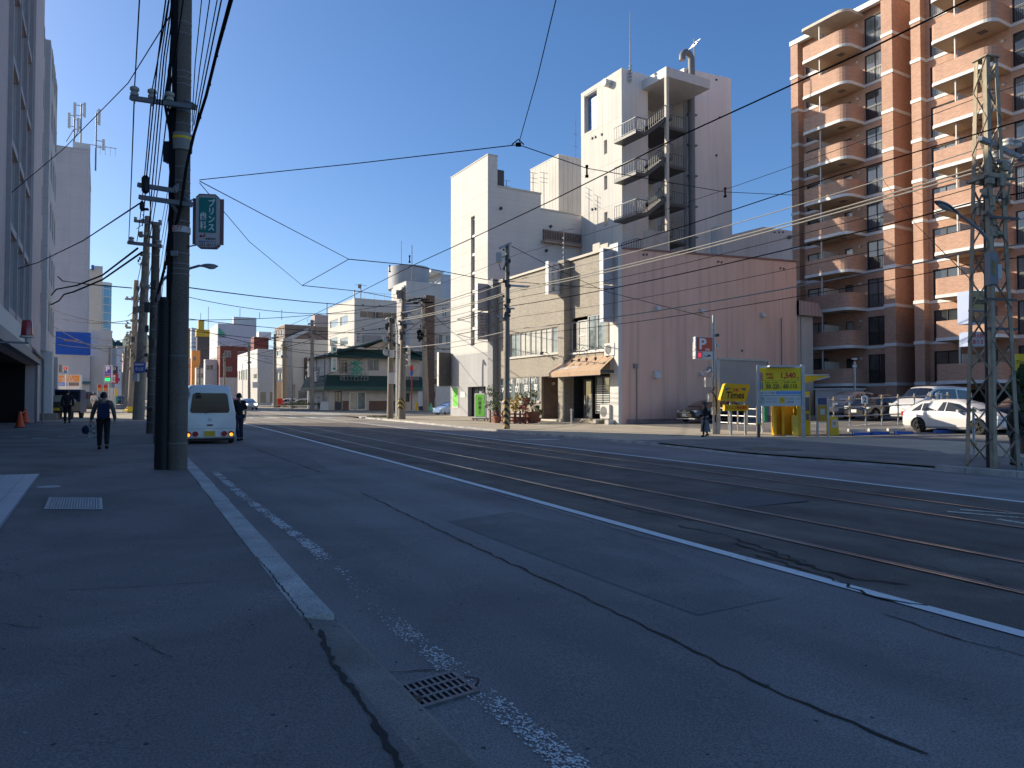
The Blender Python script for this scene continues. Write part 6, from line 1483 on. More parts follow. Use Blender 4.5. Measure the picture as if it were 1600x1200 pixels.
mb=MB();a=SL(1547.5,431,-.45);mb.obox(a,R_@Vector((3.2*k,0,0)),R_@Vector((0,.02,0)),UPV*11*k);pl=t.part('notice_plate',mb,M['offwhite'])
# ---------------------------------------------------------------- overhead wires, each its own thing
WIRES=[]
def wire(pts,r,label,group,m='cable',n=6,ties=0,sag=0.0):
 mb=MB();P=[]
 pts=[Vector(p) for p in pts]
 if len(pts)==2 and sag:
  a,b=pts;P=[a+(b-a)*(k/16)-UPV*sag*4*(k/16)*(1-k/16) for k in range(17)]
 else:P=pts
 mb.tube(P,r,n)
 if ties:
  L=sum((q-p).length for p,q in zip(P,P[1:]));cnt=int(L*ties)
  for p,q in zip(P,P[1:]):
   c_=max(1,int((q-p).length*ties))
   for j in range(c_):c=p+(q-p)*(j+.5)/c_;mb.obox(c-UPV*r*1.1,CR*r*.8,CF*r*.8,UPV*r*.9)
 solo('overhead_wire',mb,M[m],label,'wire',group,smooth=True)
def along(u,z,v0,v1,du=0,dz=0,sag=.25,n=24):
 """a street-parallel wire"""
 o=[]
 for k in range(n+1):
  f=k/n;v=v0+(v1-v0)*f;o.append((u+du*f,v,z+dz*f-sag*4*f*(1-f)))
 return o
LB='bare contact wire hung high above the nearer tram track'
def contact(off,lab):
 o=[]
 for v in[-6,-2,2,5,8,12,16,20,25,30,36,44,55,70,90,120,160]:o.append((track_u(v)+off,v,5.62+road_z(track_u(v)+off,v)+.03*math.sin(v)))
 wire(o,.010,lab,'tram contact wires')
contact(.66,'black contact wire hung high above the nearer tram track')
contact(4.3,'black contact wire hung high above the farther tram track')
G='tram span wires'
h=pd(810,226,13.0)
wire([pd(312,281,15.4),pd(560,255,14.2),h],.009,'span wire from the big near pole to the knot in the blue sky',G)
wire([h,pd(840,120,10.5),pd(871,-10,8.5)],.007,'span wire rising from the knot to the top edge of the sky',G)
wire([h,pd(917,263,14.5),pd(1133,300,18.5),pd(1245,305,20)],.008,'thin span wire from the knot past the concrete tower to the right',G)
mb=MB();mb.obox(h,CR*.05,CF*.03,UPV*.03);mb.tube([h-CR*.12,h+UPV*.1,h+CR*.1],.012,5);solo('wire_knot',mb,M['cable'],'small clamp knotting three span wires in the sky','wire clamp')
j=pd(545,405,24);j2=pd(472,446,30)
wire([pd(312,283,15.4),pd(430,345,19),j],.010,'upper span wire slanting down right from the big near pole',G)
wire([j,pd(640,414,27),pd(760,437,34),pd(960,452,44)],.016,'thin span wire running right across the front of the white office building',G)
wire([j,j2],.012,'short span wire joining two wire knots above the far street',G)
wire([pd(312,286,15.4),pd(390,378,22),j2],.009,'lower span wire slanting down right from the big near pole',G)
wire([j2,pd(560,455,38),pd(640,470,50)],.018,'span wire running from the lower knot to the junction pole',G)
for x,y,D in((917,268,13.4),(1133,301,17.0),(640,405,22.5),(609,420,24)):
 p=pd(x,y,D);mb=MB();mb.obox(p,CR*.015,CF*.015,UPV*.09);mb.obox(p-UPV*.09,CR*.03,CF*.03,UPV*.02);mb.obox(p+UPV*.1,CR*.025,CF*.025,UPV*.02)
 solo('wire_hanger',mb,M['cable'],'small insulated hanger on the tram contact wire, %s'%{917:'in front of the concrete tower front',1133:'before the right edge of the concrete tower',640:'above the white four storey building',609:'above the tea house'}[x],'wire hanger','contact wire hangers')
for k,(a,b,D0,D1_) in enumerate((((285,448),(700,476),36,90),((285,462),(560,489),60,70),((285,497),(700,520),60,92),((285,515),(720,545),70,92),((290,500),(640,470),60,84),((300,512),(560,560),80,90),((430,522),(640,505),100,92),((310,545),(490,512),120,92),((330,560),(490,530),130,92),((420,540),(610,545),108,84),((385,556),(500,575),140,92),((490,505),(660,478),92,90),((490,520),(640,560),92,84),((500,590),(660,500),92,88),((640,490),(705,500),84,92),((668,500),(790,470),88,48),((668,520),(790,500),88,48),((668,480),(720,520),88,96),((668,530),(706,545),88,96),((330,530),(445,560),130,116))):
 wire([pd(*a,D0),pd(*b,D1_)],.02+.00012*max(D0,D1_),'dark cable strung across the street around the far junction','cables across the far junction',sag=.6)
GR='cables between the right hand poles'
for k,(u,z,r,m,ties,lab) in enumerate(((19.6,9.55,.012,'cable',0,'thinnest top wire between the lattice pole and the striped pole'),(19.5,8.15,.022,'cablepale',3,'pale twisted cable, highest pale one between the lattice and striped poles'),(19.7,7.72,.03,'cablepale',0,'thick pale cable between the lattice and striped poles'),(19.5,7.55,.03,'cablepale',0,'second thick pale cable just below the other between the lattice and striped poles'),(19.8,7.25,.016,'cable',0,'thin black cable under the thick pale cables on the right'),(19.4,6.75,.026,'cable',2,'black lashed cable below the pale cables on the right'),(19.9,6.2,.012,'cable',0,'thin black wire crossing the pink wall high up'),(19.6,5.5,.028,'cablepale',2,'lowest pale cable crossing the pink wall'),(19.5,5.15,.016,'cable',0,'lowest thin black cable crossing the pink wall'))):
 wire(along(u+.9,z,-4,10.3,-.3,0,.1,8),r,lab+', near span out of frame',GR,m) if False else None
 wire(along(u+.75,z+.15,-3,10.2,-.25,-.1,.15,8)+along(u+.4,z,10.4,sp.P.y,-.35,0,.22,20)[1:]+along(u,z,sp.P.y+.2,52,.3,.2,.2,8),r*.75,lab,GR,m,ties=0)
wire([pd(1530,300,19),pd(1400,365,24),pd(1330,380,30)],.014,'thin drop wire sagging left from the lattice pole',GR) if False else None
wire([pd(798,384,sp.D),pd(868,420,44),pd(945,455,45),pd(1110,497,46)],.016,'thin black drop wire from the striped pole down to the parking sign pole',GR)
wire([pd(1380,281,52),pd(1430,350,45),pd(1522,442,22)],.016,'thin black wire slanting down right across the brick towers',GR)
GL='power wires along the left poles'
ins=[A1+(A2-A1)*f+UPV*.25 for f in(.06,.33,.6)]
back=[pd(201,376,lp.D),pd(214,377,lp.D),pd(232,380,lp.D)]
fr_=[pd(221,-40,9.0),pd(277,-40,9.2),pd(350,-40,9.4)]
fr_=[pd(221,-60,10.5),pd(274,-60,10.5),pd(300,-100,10.5)]
for k in range(3):
 wire([fr_[k],ins[k]],.011,'black power wire dropping to the big near pole\'s cross arm, %s'%('outermost','middle one','closest to the pole')[k],GL,sag=.05)
 wire([ins[k],back[k]],.013,'black power wire from the near cross arm to the leaning pole, %s'%('outermost','middle one','closest to the pole')[k],GL,sag=.35)
GT='telephone cables along the left poles'
far3=[pd(222,352,p3.D),pd(238,356,p3.D),pd(230,372,p3.D),pd(226,382,p3.D),pd(243,400,lp.D),pd(234,450,p3.D)]
for k,(x,y,fx,r,tw) in enumerate(((259,0,0,.012,5),(265,-5,1,.010,0),(270,-8,2,.012,5),(275,-14,3,.010,0))):
 p=pd(x,y,D1-2.6);q=pd(228+5*k,286,D1-.3+.2*k)
 wire([p,pd(x-12-k,90,D1-1.6),q],r,'looped telephone cable left of the big pole, running up out of the sky',GT,ties=tw)
 wire([q,far3[fx]],r,'telephone cable running from the near pole bracket to the poles behind',GT,sag=.3,ties=tw)
for k,(x0,x1,y1,r) in enumerate(((318,300,190,.008),(332,300,205,.009),(345,303,196,.009),(352,302,215,.012),(372,297,226,.010))):
 wire([pd(x0,-30,D1-3.2),pd((x0+x1)/2-4,y1*.52,D1-1.6),pd(x1,y1,D1-.3)],r,'thin cable slanting up right from the big near pole','cables rising right from the near pole')
 wire([pd(x1-24,y1+30,D1+.3),pd(236+3*k,420+20*k,p3.D)],r,'thin cable running from behind the big near pole to the poles beyond',GT,sag=.3)
bd=[pd(368,-30,D1-3.2),pd(344,60,D1-2.2),pd(322,150,D1-1.2),pd(303,210,D1-.5),pd(291,262,D1-.3),pd(283,320,D1-.28),pd(262,400,D1+.2),pd(250,445,D1+4),pd(243,470,lp.D)]
wire(bd,.028,'thick lashed cable bundle curving past the right side of the big near pole','thick cable bundles',n=8,ties=2)
for k in range(16):
 pass
GS='service drops to the left block'
wire([pd(276,8,D1),pd(200,130,19),pd(100,232,24),pd(-5,320,27)],.013,'long service wire from the big pole top down left across the sky',GS)
wire([pd(218,318,D1),pd(130,376,22),pd(60,410,28),pd(-5,430,27)],.016,'service wire sagging left from the lower bracket of the big pole',GS)
wire([pd(215,388,lp.D),pd(160,430,34),pd(120,446,38),pd(88,452,42),pd(76,466,44),pd(66,470,45),pd(58,468,45.5)],.04,'thick black service cable looping to the left block, upper of two',GS)
wire([pd(222,394,lp.D),pd(160,437,34),pd(115,456,38),pd(100,460,40),pd(92,470,42),pd(80,476,43),pd(68,470,45),pd(57,462,45.5)],.04,'thick black service cable looping to the left block, lower of two',GS)
wire([pd(90,432,60),pd(98,439,60),pd(135,444,58),pd(206,450,p4.D)],.05,'black cable stub ending in the air near the lavender tower',GS)
for k,(a,b) in enumerate((((84,484),(204,506)),((84,525),(218,542)),((84,537),(240,540)),((140,525),(205,528)),((84,510),(204,560)),((96,498),(204,500)))):
 wire([pd(*a,85),pd(*b,66)],.035,'cable crossing in front of the blue board and pale buildings on the left','cables before the blue board',sag=.4)
for k in range(5):wire([pd(204+2*k,540+6*k,60),pd(196+2*k,556+8*k,150)],.05,'cable converging on the far end of the left pole row','cables at the far end of the left poles')
for k in range(6):
 x=226+4*k
 wire([pd(x,385+8*k,p3.D),pd(206+k*1.2,470+11*k,p4.D)],.022,'cable between the cluttered pole and the next pole behind it','cables behind the cluttered pole',sag=.35)
# ---------------------------------------------------------------- vehicles (local: +y forward, z up, origin on the ground)
M['carwhite']=mat('car white',(.62,.60,.58),.25,.02,1,coat=.6);M['vanwhite']=mat('van white',(.82,.80,.76),.28,.02,1,coat=.5);M['carblack']=mat('car black',(.012,.012,.014),.2,.05,1,coat=.8)
M['carbeige']=mat('car champagne',(.42,.36,.31),.3,.03,1,metal=.3,coat=.6);M['carsilver']=mat('car silver',(.40,.41,.43),.3,.03,1,metal=.4,coat=.5)
M['carblue']=mat('car pale blue',(.20,.32,.55),.3,.03,1,coat=.6);M['carred']=mat('car red',(.45,.03,.03),.3,.04,1,coat=.6);M['cardark']=mat('car dark blue grey',(.03,.04,.06),.25,.05,1,coat=.7)
M['carglass']=glassmat('car glass',(.012,.016,.022),.03,ior=1.4);M['tyre']=mat('tyre',(.018,.018,.018),.85,.15,20);M['rim']=mat('wheel rim',(.45,.45,.46),.35,.05,4,metal=.6);M['rimdark']=mat('dark wheel rim',(.03,.03,.032),.4,.05,4)
M['lampred']=mat('tail lamp red',(.40,.01,.01),.15,.05,4,coat=1);M['lampamber']=mat('lit amber lamp',(.9,.25,.02),.2,.05,4,emit=.9);M['headlamp']=mat('head lamp',(.6,.62,.64),.12,.05,4,coat=1);M['headlit']=mat('lit head lamp',(1,.92,.75),.2,0,emit=3.0)
M['plate']=mat('number plate white',(.65,.65,.63),.5,.03);M['plateyellow']=mat('number plate yellow',(.75,.48,.03),.5,.12,6)
def ring(s):
 y,zb,zbelt,zt,wb,wl,wt=s
 zm=zb+(zbelt-zb)*.5
 h=[(0,zb),(wb*.9,zb),(wb,zb+.10),(max(wb,wl)+.012,zm),(wl,zbelt),(wt,zt-(zt-zbelt)*.10-.015),(wt*.82,zt-.004),(0,zt+.018)]
 pts=[(x,y,z) for x,z in h]+[(-x,y,z) for x,z in reversed(h[1:-1])]
 return pts
def lerp_s(st,f):
 i=max(0,min(len(st)-2,int(f)));k=f-i
 return[a+(b-a)*k for a,b in zip(st[i],st[i+1])]
def car(name,label,st,wheels,wr,paint,loc,rz,sidewin,wind=None,rear=None,rim='rim',wheelbool=True,group=None,lights=(),plates=(),extra=None,cat='car',mirror=None,tyrew=.19,wx=None):
 t=T(name,label,cat,loc,rz,group)
 mb=MB();n=14
 for s in st:mb.v+=ring(s)
 for i in range(len(st)-1):
  for a in range(n):
   b=(a+1)%n;mb.f.append((i*n+a,i*n+b,(i+1)*n+b,(i+1)*n+a));mb.m.append(0)
 mb.f.append(tuple(range(n-1,-1,-1)));mb.m.append(0);e=(len(st)-1)*n;mb.f.append(tuple(range(e,e+n)));mb.m.append(0)
 me=mb.mesh('body',[M[paint]],False)
 wmax=max(max(s[4],s[5]) for s in st)
 if wheelbool:
  tmp=link('tmp',me);cuts=[]
  for y in wheels:
   cb=MB();cb.cyl((0,y,wr+.02),(1,0,0),wr*1.17,wmax*2.4,24);co=link('tmpc',cb.mesh('c',[M['black']]));cuts.append(co)
   md=tmp.modifiers.new('b','BOOLEAN');md.operation='DIFFERENCE';md.object=co;md.solver='EXACT'
  dg=bpy.context.evaluated_depsgraph_get();me2=bpy.data.meshes.new_from_object(tmp.evaluated_get(dg))
  for o in[tmp]+cuts:bpy.data.objects.remove(o)
  me=me2;me.name='body'
  if not me.materials:me.materials.append(M[paint])
 me.polygons.foreach_set('use_smooth',[True]*len(me.polygons))
 try:me.set_sharp_from_angle(angle=RAD(30))
 except Exception:pass
 body=t.part('body',me,M[paint])
 if wheelbool:
  mb=MB();mb.box(-wmax*.72,wmax*.72,wheels[0]-wr*1.3,wheels[1]+wr*1.3,wr*.62,wr*2.0);t.part('underbody',mb,M['darkgap'])
 def sidept(f,g,sx):
  s=lerp_s(st,f);r=ring(s);a,b=Vector(r[4]),Vector(r[5]);p=a+(b-a)*g;p.x=p.x*sx+.007*sx;return p
 for sx in(1,-1):
  for w_ in sidewin:
   mb=MB();mb.poly([sidept(f,g,sx) for f,g in w_]);t.part('side_window',mb,M['carglass'])
 def toppt(f,k):
  s=lerp_s(st,f);r=ring(s);q=[Vector(r[5]),Vector(r[6]),Vector(r[7]),Vector(r[8]),Vector(r[9])]
  k=max(0,min(3.999,k));i=int(k);return q[i]+(q[i+1]-q[i])*(k-i)
 for nm,ww in(('windscreen',wind),('rear_window',rear)):
  if not ww:continue
  f0,f1,k0=ww;mb=MB();N_=6
  for i in range(N_):
   ka,kb=k0+(4-2*k0)*i/N_,k0+(4-2*k0)*(i+1)/N_
   ps=[toppt(f0,ka),toppt(f0,kb),toppt(f1,kb),toppt(f1,ka)]
   nn=(ps[1]-ps[0]).cross(ps[3]-ps[0]).normalized()
   if nn.z<0:nn=-nn
   mb.quad(*[p+nn*.012 for p in ps])
  t.part(nm,mb,M['carglass'])
 wx=wx or wmax
 for y in wheels:
  for sx in(1,-1):
   mb=MB();x=sx*(wx-tyrew*.5-.01)
   prof=[(wr*.62,-tyrew/2),(wr*.93,-tyrew/2),(wr,-tyrew*.3),(wr,tyrew*.3),(wr*.93,tyrew/2),(wr*.62,tyrew/2)]
   nn=24;i0=0
   for r,o in prof:
    for a in range(nn):th=2*math.pi*a/nn;mb.v.append((x+o,y+r*math.cos(th),wr+r*math.sin(th)))
   for j in range(len(prof)-1):
    for a in range(nn):b=(a+1)%nn;mb.f.append((j*nn+a,j*nn+b,(j+1)*nn+b,(j+1)*nn+a));mb.m.append(0)
   wo=t.part('wheel',mb,M['tyre'],smooth=True)
   mb=MB();xo=x+sx*tyrew*.42
   mb.cyl((xo-sx*.05,y,wr),(1,0,0),wr*.66,.05,20);mb2=MB();mb2.cyl((xo-sx*.02,y,wr),(1,0,0),wr*.64,.02,20)
   t.part('rim_backing',mb2,M['darkgap'],parent=wo);mb=MB()
   for k in range(5):
    th=2*math.pi*k/5+.3;d=Vector((0,math.cos(th),math.sin(th)));mb.bar(Vector((xo,y,wr)),Vector((xo,y,wr))+d*wr*.62,wr*.22,.02)
   mb.cyl((xo,y,wr),(1,0,0),wr*.2,.03,12)
   mb.tube([Vector((xo-sx*.005,y+wr*.62*math.cos(a),wr+wr*.62*math.sin(a))) for a in[2*math.pi*q/20 for q in range(21)]],wr*.05,6,cap=False)
   t.part('rim',mb,M[rim],parent=wo)
 for nm,bx,m in lights:
  mb=MB();mb.box(*bx);t.part(nm,mb,M[m])
 for y0,z0,m,wd in plates:
  mb=MB();mb.box(-wd/2,wd/2,y0-.012,y0+.012,z0,z0+wd*.5);t.part('number_plate',mb,M[m])
 if mirror:
  for sx in(1,-1):mb=MB();x,y,z=mirror;mb.obox((sx*(x+.09),y,z),(.09,.02,0),(0,.05,0),(0,0,.065));t.part('mirror',mb,M[paint])
 if extra:extra(t)
 return t
def hatch(L,W,H,hood=.62,tail=.35,belt=.62,zb=.2):
 h=L/2;w_=W/2
 return[(-h,zb+.22,H*.50,H*.56,w_*.78,w_*.78,w_*.66),(-h+.10,zb+.06,H*.58,H*.66,w_*.94,w_*.90,w_*.76),(-h+tail*.9,zb,H*.62,H*.80,w_,w_*.965,w_*.70),(-h+tail*2.6,zb,H*.62,H*.965,w_,w_*.98,w_*.70),(-h+L*.40,zb,H*.61,H,w_,w_,w_*.70),(-h+L*.55,zb,H*.60,H*.985,w_,w_,w_*.68),(h-L*.30,zb,H*.595,H*.86,w_,w_*.985,w_*.70),(h-L*.19,zb,H*.59,H*.645,w_,w_*.97,w_*.82),(h-.45,zb,H*.50,H*.56,w_*.97,w_*.93,w_*.74),(h-.12,zb+.05,H*.40,H*.47,w_*.88,w_*.84,w_*.6),(h,zb+.14,H*.34,H*.39,w_*.68,w_*.64,w_*.4)]
HW=[[(2.35,.10),(3.1,.12),(3.1,.86),(2.8,.72)],[(3.16,.12),(4.48,.12),(4.48,.92),(3.6,.93),(3.16,.86)],[(4.56,.12),(6.15,.12),(5.9,.55),(5.35,.86),(4.56,.92)]]
def box2(L,W,H,zb=.18,nose=.75,rake=.5):
 h=L/2;w_=W/2
 return[(-h,zb+.16,H*.56,H*.90,w_*.93,w_*.93,w_*.78),(-h+.12,zb,H*.57,H*.975,w_,w_*.99,w_*.84),(-h+L*.3,zb,H*.57,H,w_,w_,w_*.86),(-h+L*.58,zb,H*.565,H*.995,w_,w_,w_*.86),(h-nose-rake,zb,H*.56,H*.95,w_,w_*.99,w_*.82),(h-nose,zb,H*.55,H*.64,w_,w_*.97,w_*.84),(h-.3,zb,H*.47,H*.55,w_*.96,w_*.92,w_*.76),(h-.04,zb+.05,H*.38,H*.44,w_*.84,w_*.8,w_*.6),(h,zb+.14,H*.3,H*.35,w_*.7,w_*.66,w_*.5)]
def headlights(L,W,H,z,m='headlamp',y=.2,w_=.34):return[('headlight',(s*W*.33-w_/2,s*W*.33+w_/2,L/2-y-.1,L/2-y+.1,z,z+.14),m) for s in(1,-1)]
def tails(L,W,z,h=.16,w_=.26,y=.0):return[('tail_light',(s*W*.36-w_/2,s*W*.36+w_/2,-L/2+y-.03,-L/2+y+.1,z,z+h),'lampred') for s in(1,-1)]
def G(u,v,dz=.1):return Vector((u,v,road_z(u,v)+dz))
def hd(dx,dy):return math.atan2(-dx,dy)
p0,_=pg(1433,675,.1);p1,_=pg(1526,679.5,.1);d=(p1-p0);L=4.46*d.length/2.7
dirn=d.normalized()
rp=road_z(p0.x,p0.y)+.1
cc=p0+dirn*(L/2-.86)
def grillebar(t):pass
car('parked_car','white hatchback parked side on in the car park, partly behind the lattice pole',hatch(L,1.74,1.50,zb=.2),(-L/2+.90,-L/2+.90+d.length),.315,'carwhite',(cc.x+CR.x*.8+CF.x*.35,cc.y+CR.y*.8+CF.y*.35,(p0.z+p1.z)/2),hd(dirn.x,dirn.y),HW,(6.95,5.75,.35),(1.9,2.9,.5),rim='rimdark',lights=headlights(L,1.74,1.5,.66)+tails(L,1.74,.74,.2),plates=((-L/2-.0,.55,'plate',.33),),mirror=(.9,.62,.98),group='cars in the car park')
def mini_extra(t):
 L=4.75;mb=MB()
 for k in range(4):mb.box(-.42,.42,L/2-.12,L/2-.03+.0,.62+k*.07,.655+k*.07)
 t.part('grille',mb,M['steel'])
 mb=MB();mb.box(-.7,.7,L/2-.25,L/2-.03,.24,.36);t.part('lower_grille',mb,M['black'])
bw=[[(.8,.12),(1.9,.12),(1.9,.88),(.9,.84)],[(2.0,.12),(3.0,.12),(3.0,.9),(2.0,.9)],[(3.1,.12),(4.75,.12),(4.1,.85),(3.1,.9)]]
car('parked_car','white minivan with raised roof parked facing the street, behind the white hatchback',box2(4.75,1.75,1.86,nose=.85,rake=.75),(-1.42,1.46),.33,'carwhite',G(39.4,22.5),hd(-1,.08),bw,(5.0,4.05,.25),(.1,.9,.3),lights=headlights(4.75,1.75,1.86,.80,y=.16,w_=.4)+tails(4.75,1.75,1.0,.5),plates=((2.36,.42,'plate',.33),),mirror=(.88,1.2,1.1),extra=mini_extra,group='cars in the car park')
def suv(L,W,H):return hatch(L,W,H,zb=.28)
car('parked_car','champagne coloured sport utility car parked facing the street, left in the car park',suv(4.5,1.82,1.66),(-1.36,1.38),.36,'carbeige',G(40.3,28.0),hd(-1,.02),HW,(6.95,5.75,.35),(1.9,2.9,.5),lights=headlights(4.5,1.82,1.66,.82),plates=((2.24,.5,'plate',.33),),mirror=(.93,.6,1.1),group='cars in the car park')
car('parked_car','black compact car with a white plate parked between the champagne car and the white minivan',hatch(4.0,1.7,1.45),(-1.2,1.28),.31,'carblack',G(38.9,25.3),hd(-1,.04),HW,(6.95,5.75,.35),(1.9,2.9,.5),lights=headlights(4.0,1.7,1.45,.64,y=.3,w_=.42),plates=((2.0,.42,'plate',.33),),mirror=(.87,.5,.95),group='cars in the car park')
car('parked_car','dark car deep in the car park whose roof shows behind the white hatchback',hatch(4.3,1.75,1.5),(-1.3,1.35),.32,'cardark',G(45.5,20.6),hd(-1,.0),HW,(6.95,5.75,.35),(1.9,2.9,.5),group='cars in the car park')
car('parked_car','silver car deep in the car park, right of the white minivan roof',hatch(4.3,1.75,1.5),(-1.3,1.35),.32,'carsilver',G(46,17.6),hd(-1,.0),HW,(6.95,5.75,.35),(1.9,2.9,.5),group='cars in the car park')
def merc(t):
 L=4.7
 mb=MB();mb.box(-.46,.46,L/2-.16,L/2-.02,.52,.74);g=t.part('grille',mb,M['darkgrey'])
 mb=MB();mb.tube([Vector((.12*math.cos(a),L/2-.01,.63+.12*math.sin(a))) for a in[6.2832*q/20 for q in range(21)]],.012,6,cap=False)
 for k in range(3):a=math.pi/2+k*2.0944;mb.bar((0,L/2-.01,.63),(.12*math.cos(a),L/2-.01,.63+.12*math.sin(a)),.02,.02)
 mb.box(-.45,.45,L/2-.03,L/2-.005,.61,.635);t.part('star_emblem',mb,M['rim'],parent=g)
 mb=MB();mb.box(-.8,.8,L/2-.3,L/2-.08,.2,.25);t.part('chrome_strip',mb,M['rim'])
car('parked_car','black saloon with a ring emblem in its grille parked along the pink wall',hatch(4.7,1.82,1.44,tail=.42),(-1.45,1.42),.33,'carblack',G(33.9,33.3),hd(-1,-.03),HW,(6.95,5.75,.35),(1.9,2.9,.5),lights=headlights(4.7,1.82,1.44,.60,y=.28,w_=.4),plates=((2.36,.36,'plate',.36),),mirror=(.92,.6,.95),extra=merc,group='cars in the car park')
pc,Dv=pg(327,694,0);Wv,Lv,Hv=1.60,3.45,1.96
ang=math.atan2(.045,1)
def van(t):
 y=-Lv/2
 mb=MB()
 pts=[(-.56,1.02),(.56,1.02),(.60,1.10),(.53,1.62),(.46,1.67),(-.46,1.67),(-.53,1.62),(-.60,1.10)]
 mb.poly([(x,y-.014,z) for x,z in pts]);t.part('rear_window',mb,M['carglass'])
 mb=MB();mb.bar((-.02-.12,y-.035,1.03),(.30,y-.03,1.13),.03,.02);mb.bar((-.14,y-.035,1.0),(-.02,y-.03,1.07),.03,.02);t.part('wiper',mb,M['black'])
 mb=MB();mb.box(-.2,.1,y+.05,y+.085,1.76,1.80);t.part('high_brake_light',mb,mat('brake bar',(.30,.03,.07),.3,.05))
 mb=MB();mb.box(-.45,-.3,y-.02,y+.06,1.62,1.68);mb.obox((-.36,y-.01,1.55),(.09,0,0),(0,.03,0),(0,0,.05));t.part('rear_mirror',mb,M['black'])
 mb=MB();mb.box(-.09,.09,y-.035,y-.01,.60,.645);t.part('tailgate_handle',mb,M['darkgrey'])
 mb=MB();mb.tube([Vector((.045*math.cos(a),y-.012,.80+.045*math.sin(a))) for a in[6.2832*q/16 for q in range(17)]],.008,5,cap=False);mb.bar((-.04,y-.012,.81),(0,y-.012,.79),.012,.01);mb.bar((.04,y-.012,.81),(0,y-.012,.79),.012,.01);t.part('emblem',mb,M['rim'])
 for x,m in((-.655,'lampamber'),(-.44,'lampred'),(.44,'lampred'),(.655,'lampamber')):
  mb=MB();mb.cyl((x,y+.0,.335),(0,1,0),.088,.10,18);t.part('tail_light',mb,M['lampred'],smooth=True)
  if m=='lampamber':mb=MB();mb.cyl((x,y-.05,.305),(0,1,0),.055,.02,14);t.part('indicator',mb,M['lampamber'])
 mb=MB();mb.box(-.165,.165,y-.03,y+.01,.26,.425);t.part('number_plate',mb,M['plateyellow'])
 mb=MB();mb.box(-.74,.74,y+.02,y+.25,.10,.17);t.part('bumper_underside',mb,M['black'])
 mb=MB();mb.box(-.77,.77,y-.004,y+.01,.50,.506);mb.box(-.77,.77,y-.002,y+.01,.235,.24);t.part('panel_gap',mb,M['darkgrey'])
 for s in(-1,1):mb=MB();mb.box(s*.80-.02,s*.80+.02,-1.1,1.2,.93,.955);t.part('side_moulding',mb,M['darkgrey'])
vst=[(-Lv/2,.22,1.02,1.72,.78,.775,.60),(-Lv/2+.06,.18,1.03,1.86,.80,.79,.64),(-Lv/2+.16,.18,1.03,1.93,.80,.795,.66),(-Lv/2+1.1,.18,1.03,Hv,.80,.80,.67),(.6,.18,1.03,Hv,.80,.80,.67),(1.1,.18,1.02,1.84,.80,.79,.66),(1.55,.18,1.0,1.12,.79,.77,.68),(1.7,.25,.8,.92,.74,.72,.6),(Lv/2,.32,.6,.7,.62,.6,.5)]
car('small_van','white one-box van stopped at the left kerb with its amber hazard lamps lit',vst,(-Lv/2+.48,1.15),.27,'vanwhite',(pc.x+.0+math.sin(ang)*Lv/2*1,pc.y+Lv/2+.1,pc.z),hd(.03,1),[[(2.2,.1),(3.0,.1),(3.0,.86),(2.2,.84)],[(3.1,.1),(4.0,.1),(4.0,.86),(3.1,.86)],[(4.1,.1),(5.3,.1),(4.9,.78),(4.1,.85)]],(5.9,5.1,.3),None,extra=van,cat='van',tyrew=.16)
def far(name,label,kind,paint,u,v,head,dz=.0,lit=False,group='cars beyond the junction',extra=None):
 st,wh,wr={'h':(hatch(4.1,1.7,1.5),(-1.25,1.3),.31),'m':(box2(4.3,1.7,1.75),(-1.3,1.35),.31),'s':(hatch(4.5,1.75,1.42),(-1.35,1.35),.32)}[kind]
 L=st[-1][0]*2
 car(name,label,st,wh,wr,paint,G(u,v,dz),hd(*head),HW if kind!='m' else bw,(6.95,5.75,.35) if kind!='m' else(5.0,4.05,.25),(1.9,2.9,.5) if kind!='m' else(.1,.9,.3),lights=headlights(L,1.7,1.5,.66,'headlit' if lit else 'headlamp',w_=.3)+tails(L,1.7,.75),plates=((L/2-.02,.4,'plate',.33),),wheelbool=False,group=group)
def gv(x,y,dz=0):p,_=pg(x,y,dz);return p.x,p.y
D_=92
p=pd(388,640,D_);far('oncoming_car','grey silver saloon driving towards us with its headlights lit','s','carsilver',p.x,p.y,(-.02,-1),lit=True,group='cars on the road')
p=pd(366,636,125);far('oncoming_car','red car far off, seen between the van and the standing man','h','carred',p.x,p.y,(-.02,-1),group='cars on the road')
p=pd(248,634,92);far('dark_car','dark car driving away in the near lane, seen behind the street lamp column','h','cardark',p.x,p.y,(.02,1),group='cars on the road')
p=pd(241,627,120);far('dark_car','farther dark car seen between the leaning pole and the street lamp column','h','carblack',p.x,p.y,(.02,1),group='cars on the road')
for x,D,m,k,lab,hh in((449,112,'carwhite','s','white car parked left of the other white car, before the block with the brown sign',(-1,.3)),(473,110,'carwhite','s','white car parked right of the other white car, beside the clump of grass',(-1,.35))):
 p=pd(x,634,D);far('parked_car',lab,k,m,p.x,p.y,hh,.1,group='cars beyond the junction')
p=pd(705,645,78);far('parked_car','pale blue car half hidden behind the left corner of the white building','h','carblue',p.x,p.y,(-1,-.25),.0)
p=pd(127,641,66);far('parked_car','dark car parked behind the orange billboard post on the left','m','cardark',p.x,p.y,(1,.3),.1,group='cars in the left car park')
p=pd(187,634,105);far('parked_car','dark car in front of the far shop banners on the left','h','cardark',p.x,p.y,(.0,-1),.1,group='cars in the left car park')
p,D=pg(88,655,.1);t=T('small_truck','dark small truck with pale cargo cover and yellow plate at the left block\'s corner','truck',p,hd(.25,1))
